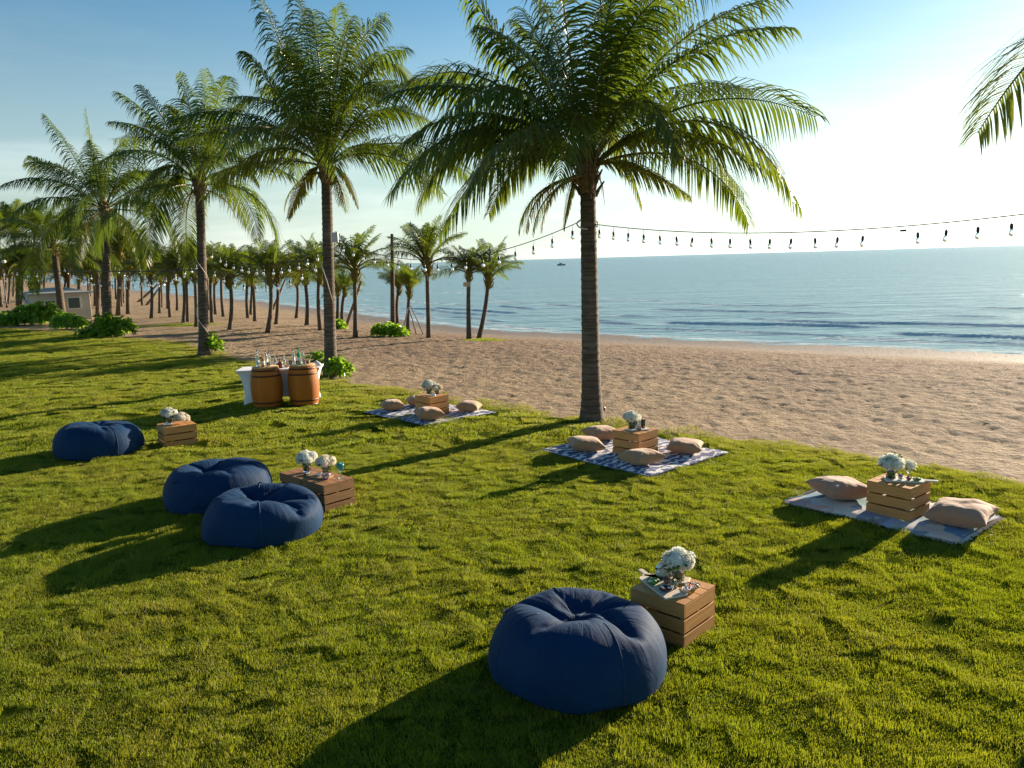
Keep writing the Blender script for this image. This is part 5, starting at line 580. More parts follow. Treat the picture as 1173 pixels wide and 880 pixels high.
-1,1,2,0,-1,0,0,2,1,0,-2,-1,-1,2,0,0,-2,0,1,3,1,-1,-2,0,0,0,-1,1,0,0,0,1,-1,0,-2,1,-1,3,-2,0,-2,2,3,5,-5,-2,0,3,-2,-3,3,0,0,-1,1,-1,0,1,1,-1,
-2,0,1,-1,1,-1,1,-2,1,0,2,0,0,0,0,0,-2,-1,0,1,2,0,0,-2,0,0,0,0,1,1,-1,-1,1,-1,-1,-1,0,1,-1,1,-1,1,-2,0,1,2,0,1,0,-1,-2,0,1,1,-1,0,-1,0,-1,1,
0,1,-1,0,-1,0,0,1,1,0,-2,0,-2,0,-1,0,1,1,1,0,0,-1,-2,0,2,-1,0,-2,1,1,2,2,-2,-1,-2,1,1,0,-2,-1,-1,2,1,2,0,0,0,1,-1,-1,-1,1,-1,0,0,1,-1,0,0,0,
-1,1,1,0,-1,0,1,-1,0,0,1,0,0,0,-1,0,0,0,0,0,0,2,0,0,-2,0,1,1,1,-1,-1,-2,1,-1,1,-2,2,-1,0,-1,1,2,2,-1,0,-1,2,-1,-1,-2,1,3,0,-1,-2,1,-2,2,0,1,
0,-1,0,1,1,-1,-1,1,-1,-1,0,2,0,-1,0,-1,1,1,0,-1,-1,0,2,0,1,-1,1,-1,1,0,-1,-2,0,2,1,0,0,1,0,-1,0,-1,-1,-1,2,1,2,-1,1,-2,1,-1,2,-3,0,-3,4,2,2,-8,
-1,1,4,-1,-1,1,-1,1,1,-1,0,1,2,-1,-2,0,-1,2,-2,3,-1,0,-2,0,1,0,0,0,0,0,0,1,-1,-1,-1,2,0,0,0,0,-1,-1,0,1,-1,0,2,-1,0,-1,1,-1,1,-1,0,0,-2,-3,1,-5,
1,-2,7,1,-2,1,1,0,1,1,0,1,0,1,-1,0,0,0,0,-2,0,0,2,1,-2,0,0,0,-1,-1,1,0,0,0,2,0,-1,0,1,2,-2,-1,-3,-1,1,3,2,-1,-2,0,2,1,0,-2,-1,-1,1,0,-1,-2,
2,1,1,0,1,0,0,-1,1,-1,1,0,1,-2,0,0,1,0,0,0,-1,0,0,0,0,-1,1,0,0,0,0,0,0,-1,0,-1,1,1,1,1,-1,-1,-1,1,0,2,0,1,-2,0,0,2,-1,-2,-2,1,2,1,-2,-1,
1,3,0,-2,-1,-1,2,0,1,-1,-1,-3,0,2,1,-1,-1,1,3,-2,-3,0,4,4,-1,-1,-1,-1,0,0,0,0,0,0,1,1,0,-1,-1,1,0,0,1,1,0,-3,0,0,1,0,0,1,-1,1,0,1,-1,-1,0,-1,
-1,1,0,4,0,0,-4,-3,3,0,2,-3,1,1,0,-1,0,2,1,-1,-2,0,0,1,-1,1,1,0,1,-1,1,-3,0,0,2,0,-2,-1,1,0,1,0,1,-2,0,-1,2,-1,0,-1,0,0,1,0,0,0,0,-1,-1,0,
0,0,-1,0,1,-1,-2,1,-3,-1,-2,-2,2,0,4,0,0,3,1,1,0,-1,-1,-1,1,-1,1,0,0,1,0,1,0,0,-1,-1,-2,0,-2,1,0,0,-1,0,1,1,-1,1,0,0,-1,-1,1,-1,2,1,2,-2,-2,0,
2,0,-2,-1,0,1,1,0,-1,-1,0,2,0,0,-1,0,0,0,0,0,0,1,-1,0,0,2,0,0,-2,-1,0,1,2,0,-1,-1,0,1,1,0,-1,-1,0,1,0,0,0,1,1,-1,-1,-2,0,1,2,2,0,-1,-2,-1,
1,1,0,-1,1,1,1,-1,-2,0,0,1,0,-1,-1,1,1,-1,-1,0,2,1,-1,-1,-1,2,3,-1,-1,-4,0,-1,-5,1,1,5,0,0,-1,2,2,3,-1,-1,-2,0,-1,3,-1,1,-2,0,0,1,-1,0,0,2,0,0,
-1,0,-1,0,1,2,0,0,-2,1,0,2,0,-1,-3,-2,-1,4,-1,8,-14,-3,-4,18,4,-2,-7,1,1,-2,-1,0,3,0,0,-1,0,-1,1,0,0,0,0,1,0,-1,-1,1,2,0,-2,0,1,0,-2,0,1,1,-1,0,
0,0,-1,0,1,0,-1,-1,-1,1,0,2,-1,1,-2,0,1,0,-2,-4,-8,2,-2,16,-2,4,-8,1,0,-3,0,-2,4,0,1,0,-1,0,2,0,0,-2,1,0,1,1,0,0,-1,0,-1,-2,-1,1,1,0,-1,-1,0,-1,
1,0,0,1,1,2,0,-2,-2,-1,1,0,-2,-2,-2,2,1,2,-1,0,-1,1,0,-1,-2,-3,-5,2,-1,4,0,3,4,1,0,-1,0,0,1,0,2,1,0,-1,-1,1,1,0,0,0,-1,0,1,1,1,-2,0,0,1,0,
-2,0,0,2,0,-1,-1,-2,0,0,2,1,1,0,0,-1,-1,-1,1,1,1,0,1,-1,0,-1,1,0,0,1,-1,0,-3,0,2,2,0,-2,0,0,0,3,2,1,-1,-1,-1,-5,1,1,2,-2,-2,-2,1,1,3,0,1,-3,
0,0,3,0,1,-1,0,0,-1,0,0,1,1,-1,1,-1,0,-3,1,0,2,-1,0,-2,0,2,3,-1,0,-5,3,-4,8,0,1,-7,-3,2,3,1,0,0,-1,1,0,0,-1,0,0,1,0,0,-1,0,0,0,1,1,0,-2,
-2,1,2,0,-2,0,1,1,-1,-1,-1,-1,0,2,2,-1,-2,-1,2,1,1,-1,0,-3,2,0,2,-3,-3,-3,1,1,10,3,5,-11,-2,-4,1,-1,1,4,-1,0,-2,1,0,1,0,-1,-1,1,0,2,-2,0,-1,-1,0,0,
-3,0,-3,2,1,-1,-1,0,0,0,-1,1,0,0,1,-1,-2,0,-1,1,-1,1,-1,-5,3,2,7,-2,-2,-2,1,0,0,0,0,-1,0,2,6,-2,0,-10,2,-4,0,0,2,6,0,0,-1,1,0,0,0,0,0,-1,0,2,
0,-1,-1,1,0,1,-1,2,0,1,-1,0,1,1,-1,0,1,2,0,0,0,0,0,0,-2,-2,-1,3,1,1,-2,-1,-1,1,0,0,0,1,-2,0,0,0,0,-1,2,1,2,-1,-3,-2,-1,-1,3,8,1,1,-8,-1,-5,-3,
3,4,3,0,-1,0,0,2,0,0,-2,0,1,1,0,-1,-2,1,1,1,1,0,-1,-1,-1,2,0,0,0,1,-1,0,-1,1,0,1,0,-1,-1,0,1,0,-1,-1,3,1,1,-2,1,-1,-5,-2,0,5,1,0,-2,0,1,1,
0,0,-1,-1,0,1,0,1,-1,-1,-1,2,1,0,0,-1,1,0,0,-1,-1,2,1,2,-1,-2,-2,1,1,1,-2,0,-1,1,-1,1,-3,0,-1,4,1,2,3,2,5,-5,-3,-6,2,2,-3,-2,-2,-1,1,1,1,-2,-1,2,
1,1,-1,-2,-1,0,2,0,1,-1,0,1,-1,-1,-1,-1,0,0,0,-1,0,0,2,-2,-1,-1,-2,1,1,-1,1,-1,-1,0,-1,5,0,1,1,-1,0,-3,0,0,2,0,-1,-1,1,2,2,0,-1,-1,-1,0,-3,0,-1,-4,
2,-1,3,-1,0,3,1,1,0,0,-1,0,1,2,1,0,0,-1,0,-1,0,-1,1,0,1,-1,2,-2,-1,-1,1,1,-1,0,0,0,2,2,2,-2,-1,-1,1,1,0,-1,0,0,0,-1,1,0,1,0,1,1,-1,0,-2,1,
1,1,-1,-1,0,2,-1,-2,0,1,0,-5,-1,1,2,1,1,0,1,-2,1,-2,1,0,1,1,0,0,1,-1,0,-1,1,-1,1,0,0,0,0,1,-1,-1,0,1,1,-1,-1,-1,1,0,0,0,0,2,0,1,2,1,-2,-6,
-1,1,4,-1,1,-1,0,0,0,0,0,0,-1,-1,1,1,1,-1,-1,-1,1,2,1,-1,-1,0,-1,1,-1,1,-1,1,1,-2,0,-2,1,0,2,0,0,-1,0,-1,0,0,1,1,2,-1,0,0,0,3,2,2,1,-2,-2,-1,
-1,0,-4,1,1,0,-3,-1,-1,1,0,-1,-1,0,2,1,1,0,-1,0,0,1,-1,-1,-2,1,-4,0,-1,1,0,1,-1,1,-2,2,0,1,-1,0,0,-1,0,-1,-6,2,1,12,-3,-2,-8,3,2,3,-1,-1,-1,0,2,2,
0,-3,-4,0,1,9,-2,2,-7,1,0,-7,0,-3,6,0,0,-2,0,0,3,1,1,-1,-1,-1,2,-1,0,0,1,0,1,1,-1,0,-1,1,-1,2,1,0,-1,0,1,1,-1,0,-1,0,-1,0,1,1,2,-1,-1,0,1,0,
-1,1,0,1,-1,1,-1,0,-1,-2,1,1,2,2,0,1,-4,-3,-3,-2,10,2,6,-5,-1,-4,-2,0,1,-1,-1,1,0,3,1,0,-2,-2,0,1,0,0,0,1,1,0,1,-1,1,-2,1,-2,2,0,1,-2,1,0,2,0,
-1,0,1,0,0,-1,2,-2,2,1,-3,-5,-5,6,5,3,-1,-4,0,0,1,-1,0,0,1,1,-1,-1,-1,1,1,0,-1,-2,0,1,1,-1,0,-1,1,0,1,0,0,1,-1,1,0,1,-2,-2,-1,1,2,1,1,-1,-2,0,
0,1,0,-3,0,-1,3,0,0,1,2,8,-1,-1,-7,0,0,-3,0,-1,1,0,1,1,-1,-1,0,0,0,0,0,-1,-1,0,1,1,0,-1,-1,0,1,-1,0,0,1,-1,0,-2,1,0,1,-2,-1,0,1,-1,5,-1,1,-12,
2,2,5,-2,-3,2,2,2,-1,0,-2,1,0,2,0,-1,1,3,2,-1,-4,-2,-2,6,0,3,-6,1,-2,0,0,0,-1,-1,0,1,1,0,-1,1,0,0,0,1,-1,-1,-1,1,1,0,1,-1,-1,-3,1,-1,0,-1,1,1,
0,0,-4,1,1,-4,0,2,8,-1,-3,2,2,2,1,-3,-1,-1,2,2,2,-1,-3,0,2,2,0,-3,-1,-2,3,4,8,-3,-3,-5,-2,-4,-5,4,5,3,-1,-2,-1,0,1,1,0,-1,0,1,2,1,-2,-2,-2,1,1,1,
-1,1,-1,2,0,2,-1,0,-2,0,0,1,0,-1,1,-1,1,-1,3,-4,3,-3,7,4,3,-4,-9,-2,0,4,0,0,-2,1,0,0,-1,-1,0,1,1,0,-1,1,-1,0,0,1,0,1,0,1,-1,-1,-1,0,1,-1,0,0,
-1,-1,1,3,1,0,-3,-1,-1,1,2,0,-1,-2,1,3,1,1,-5,-2,-3,9,3,6,-5,-3,1,1,2,-7,-1,0,2,-1,-1,-2,1,0,0,-1,-1,0,0,1,1,0,0,-1,-1,1,-2,-1,-1,0,1,-1,0,0,1,0,
0,-1,1,1,0,0,-1,3,3,1,1,-7,-1,-5,3,1,3,-1,-1,-2,1,0,1,-1,0,-1,1,1,-1,-4,-1,1,11,2,0,-3,-2,1,-5,0,1,1,0,-1,-1,1,-1,1,0,-1,-1,-1,1,0,-1,-1,0,1,2,-1,
0,-1,-3,1,1,4,0,0,3,0,0,-4,1,0,2,-1,0,0,-1,-2,-1,2,3,-1,-1,-2,3,2,2,-1,-2,-2,0,2,3,-1,-3,-3,2,4,4,-3,-4,-5,1,2,-1,7,2,6,-6,-4,-6,1,2,3,-2,-2,-2,2,
2,2,-2,-2,-1,0,3,2,0,-1,-2,1,1,1,0,-1,-1,-1,0,2,2,0,-2,-1,0,2,1,1,-1,1,-4,3,-4,1,-1,6,5,-6,-5,-2,4,-1,-2,1,2,0,-1,0,1,2,0,-1,-1,-1,0,-1,2,1,-1,-2,
-2,1,1,0,0,-1,0,-1,-2,1,1,4,0,1,-2,-1,-1,1,1,0,0,0,-1,1,-1,0,-4,-1,-1,1,0,1,2,-2,0,-2,7,4,14,-4,-4,-11,2,2,-3,-1,0,1,-1,0,0,1,1,1,-1,-1,0,-1,-1,1,
-2,-1,-3,2,1,0,-1,0,1,1,-1,1,-2,0,0,2,1,0,-1,1,3,-1,-2,0,2,4,-7,0,-4,3,0,2,0,0,0,0,0,-1,1,1,0,-2,-1,-1,1,0,1,1,0,-1,1,0,0,-2,-1,0,-1,0,2,-2,
0,0,1,2,-2,2,0,0,-1,0,0,0,-1,0,0,0,-1,2,-1,2,-6,2,-1,2,-1,0,3,1,0,3,0,1,-5,-1,0,2,-1,0,-4,1,0,3,1,0,2,0,0,1,0,-1,-1,0,2,1,1,0,-5,-2,-2,10,
-1,-1,-5,0,0,-4,1,1,3,1,1,-3,0,1,3,0,-1,-2,-1,0,1,1,0,-1,-1,0,1,0,0,-1,0,0,-1,-1,1,2,1,-1,-2,-1,0,1,0,3,0,4,-4,5,-3,1,-1,-1,0,-3,2,-1,1,-1,2,-1,
-1,-2,0,1,1,0,1,0,0,-2,2,-1,2,-2,0,-1,1,0,0,0,0,-1,0,-2,1,0,5,-1,-1,-2,1,1,2,-1,0,-2,2,1,4,-2,-1,-4,1,-1,1,-4,-2,-1,4,3,3,2,2,9,-1,-2,-14,1,0,0,
-1,0,-2,-1,-1,0,0,0,1,1,0,0,1,1,-5,-1,-2,2,-1,1,0,0,0,1,2,1,1,-1,-1,-1,-1,0,2,1,-1,4,-1,2,-6,0,0,0,0,-2,-2,1,0,1,0,0,1,-1,0,1,2,0,0,-2,0,0,
0,0,0,0,1,0,1,1,-2,0,-2,-1,0,1,0,-2,1,-1,2,0,2,-1,-2,0,1,1,3,0,1,-3,0,0,-4,-1,1,4,1,-2,1,1,-1,3,-2,1,-2,1,-1,-1,1,1,-3,-1,0,2,0,0,-1,0,0,2,
1,1,1,0,-3,2,1,4,-3,1,0,4,-4,-6,3,1,4,-9,-2,-2,1,2,1,0,-1,-1,0,2,1,1,-1,0,0,-1,1,-1,1,-1,-1,0,1,1,0,-1,1,1,1,-2,-1,0,1,-1,1,-2,1,0,2,0,0,2,
-1,3,1,3,-4,-2,-2,1,1,1,-1,-1,1,1,1,-2,-1,0,-1,1,-2,2,-1,2,-1,0,-2,0,1,3,1,0,-1,0,-1,-3,-2,-1,2,1,2,0,-1,-1,1,1,0,0,0,1,3,1,-1,-2,-1,0,-3,-2,0,0,
-2,-1,-1,4,2,14,1,0,-8,0,0,-4,1,0,-1,1,0,-4,-2,0,1,-1,0,2,3,0,-7,-1,1,-2,0,-1,3,-2,-1,2,-2,0,2,-1,0,5,3,-1,-7,-3,3,8,2,-4,0,0,6,-9,1,-4,8,-2,1,-4,
3,1,-4,-1,-1,2,-1,-2,3,0,2,0,-1,2,-3,1,-1,-1,0,0,0,0,-1,4,-1,1,-4,3,-1,1,-2,-1,0,2,2,0,0,-2,1,-1,1,-3,0,-2,10,-1,2,-10,3,1,4,-3,-1,-1,1,-2,2,-2,2,-7,
2,0,7,-1,-1,-3,1,1,0,1,-1,0,-1,1,1,0,0,1,1,1,0,1,1,-4,4,4,13,-5,-7,-4,-2,-3,-10,-2,0,1,2,3,-1,0,1,4,1,0,-2,0,-1,1,-1,2,-1,1,0,3,0,0,-4,1,0,5,
-3,-1,-7,1,1,7,1,1,1,-4,1,-9,1,1,10,5,-5,-2,-1,2,-2,-1,-2,1,-1,1,-1,2,0,-1,0,0,2,-1,-1,-2,0,3,3,0,-3,-5,-2,0,5,0,2,4,3,-1,-12,-2,0,7,1,1,-2,0,0,4,
0,-1,-3,1,4,9,-3,-3,-10,3,0,2,-5,-4,-4,2,2,2,0,2,24,-3,-2,-18,4,2,-4,0,-1,0,5,2,-5,0,0,-4,-1,2,-5,3,0,-1,2,0,-5,0,2,-2,1,-3,1,-2,-2,3,-4,-2,8,2,1,-4,
-3,2,12,1,-3,-4,-1,6,-7,2,-5,5,-3,1,2,3,1,-4,0,2,-5,-2,-3,12,5,-1,-7,-3,1,-1,-1,1,0,0,3,-5,2,-2,4,-3,-1,0,2,1,-2,-2,0,0,1,2,-2,1,-4,5,2,0,-1,-1,-3,11,
-5,4,-14,6,-2,9,-1,3,-7,2,1,5,-2,-2,-1,0,0,-3,0,0,1,-2,1,-2,2,0,-1,1,0,3,-1,-2,2,0,3,-4,0,-1,1,4,1,14,0,4,-2,-2,-4,-7,-6,-6,-6,-1,-1,-5,2,3,4,3,3,4,
0,-2,0,-1,-1,-4,0,2,5,-1,-1,-6,2,2,8,2,-4,-7,-4,2,-1,1,3,7,0,-2,-1,-3,4,1,5,-5,-3,-1,4,1,0,-3,-2,-1,1,2,0,-1,-1,0,2,1,0,-4,-4,-1,3,7,3,3,-1,0,-5,-9,
-3,2,9,0,0,-3,0,-1,1,-2,0,-4,0,1,4,1,-2,-4,4,3,13,-2,-1,-13,1,1,6,-6,-4,-5,5,3,3,4,3,20,-9,-5,-4,-1,2,-2,-2,-4,-5,3,1,-4,0,0,22,-4,1,-1,-1,-3,-5,2,-3,-6,
0,1,-8,3,2,-7,2,2,-4,-1,-3,1,0,-1,-1,-1,1,9,0,-1,-1,-1,4,-2,-1,-2,1,0,0,7,1,-1,-4,3,0,-4,-3,0,6,1,0,3,3,-2,1,-1,-1,-1,-1,2,-3,0,3,-7,-1,1,1,1,0,-1,
-2,-1,0,0,3,-1,-1,0,-1,4,-1,0,0,-4,8,-6,3,-11,5,0,10,-2,-5,1,2,2,0,3,2,6,-3,-1,-4,4,0,4,-3,0,-3,-1,1,-5,2,0,3,-2,-2,1,1,2,-4,0,2,2,2,-2,9,1,3,0,
2,1,0,-3,0,-6,-3,-4,-7,-2,-1,-3,1,1,3,0,2,0,0,-2,-1,0,1,2,2,1,1,-1,1,1,0,-4,-6,-1,2,1,1,3,5,0,-1,0,-2,0,-2,1,-2,-1,1,2,3,-1,0,-1,1,0,-1,-1,-2,0,
0,2,1,2,-1,-4,-2,-3,-1,0,3,3,1,0,2,3,-2,-8,-4,0,3,1,0,1,-1,-1,-2,-2,0,1,-1,1,-1,0,0,8,1,-1,-8,0,2,0,-3,-3,-1,2,2,8,5,3,10,2,-1,3,-1,3,5,-3,-2,3,
-6,2,12,1,-3,0,-1,2,3,-1,-1,1,3,2,-1,1,1,-4,2,0,-4,0,-1,1,0,0,-3,0,-3,5,-1,1,0,0,0,1,1,-1,-2,0,0,-1,0,-1,1,0,2,-6,-2,-1,7,2,-1,-2,-3,1,5,3,-1,-3,
-1,-2,1,1,1,-3,0,0,1,1,-2,-1,1,2,0,0,-1,-5,0,1,0,0,1,-5,3,0,5,-1,2,-6,-1,-4,3,0,3,2,0,0,-5,-1,-2,4,0,2,-2,-1,-1,-1,2,1,0,-2,1,-4,0,0,0,1,1,1,
0,0,0,0,2,-3,0,-1,4,1,0,5,3,3,2,1,-1,1,-3,-1,-2,-2,-4,-4,0,2,-2,1,-1,2,0,1,-1,-1,0,0,1,-1,-1,0,2,3,1,-3,-2,0,-2,-5,-1,0,1,1,0,0,-1,2,3,1,-2,-2,
-3,2,0,2,-2,-1,-2,1,1,1,1,-1,0,1,2,-1,-2,-2,-1,0,-2,0,3,7,0,1,-4,-1,-1,3,1,1,-2,0,0,3,-1,-1,-3,0,0,0,-1,-2,0,0,3,4,1,2,-3,2,-2,-2,-3,-1,-4,-1,0,0,
5,3,7,-3,-1,3,1,-1,4,-1,1,3,-3,1,-11,1,-3,1,3,8,13,1,4,6,-2,-1,8,-2,-1,8,0,-3,3,0,3,-3,1,-1,-1,0,2,-4,1,-5,1,0,2,0,1,-3,-3,-4,-3,-12,-3,3,7,0,-1,-3,
2,3,3,0,-3,-6,-4,1,2,2,-1,2,0,0,4,5,-5,5,-2,0,0,1,-1,-3,1,-2,-2,4,2,2,2,-1,-4,-3,3,-3,1,2,-5,3,0,4,-5,-1,-11,1,4,2,-3,-3,-4,-2,1,-5,4,3,0,-6,-2,-7,
1,-3,8,2,4,-5,-2,-2,1,-1,2,-2,0,-1,1,2,1,-1,0,3,-5,0,-2,5,-1,-2,3,4,0,10,5,0,7,0,3,-2,-3,-5,-2,-2,-1,-3,1,0,0,1,0,0,-3,-1,-2,1,1,0,2,2,4,3,-9,-6,
0,-4,-8,-3,2,1,0,1,3,-2,1,0,2,-3,-2,-2,3,0,0,-1,1,0,3,2,1,-2,-2,-1,6,5,0,2,2,0,-2,-1,0,-3,-1,-5,6,7,5,-2,-4,-2,2,2,1,0,3,0,1,-2,1,1,-2,2,-2,-4,
1,3,5,0,0,-1,1,3,-3,-2,-5,-10,-7,-2,-6,-1,-1,1,-1,0,2,2,-2,2])
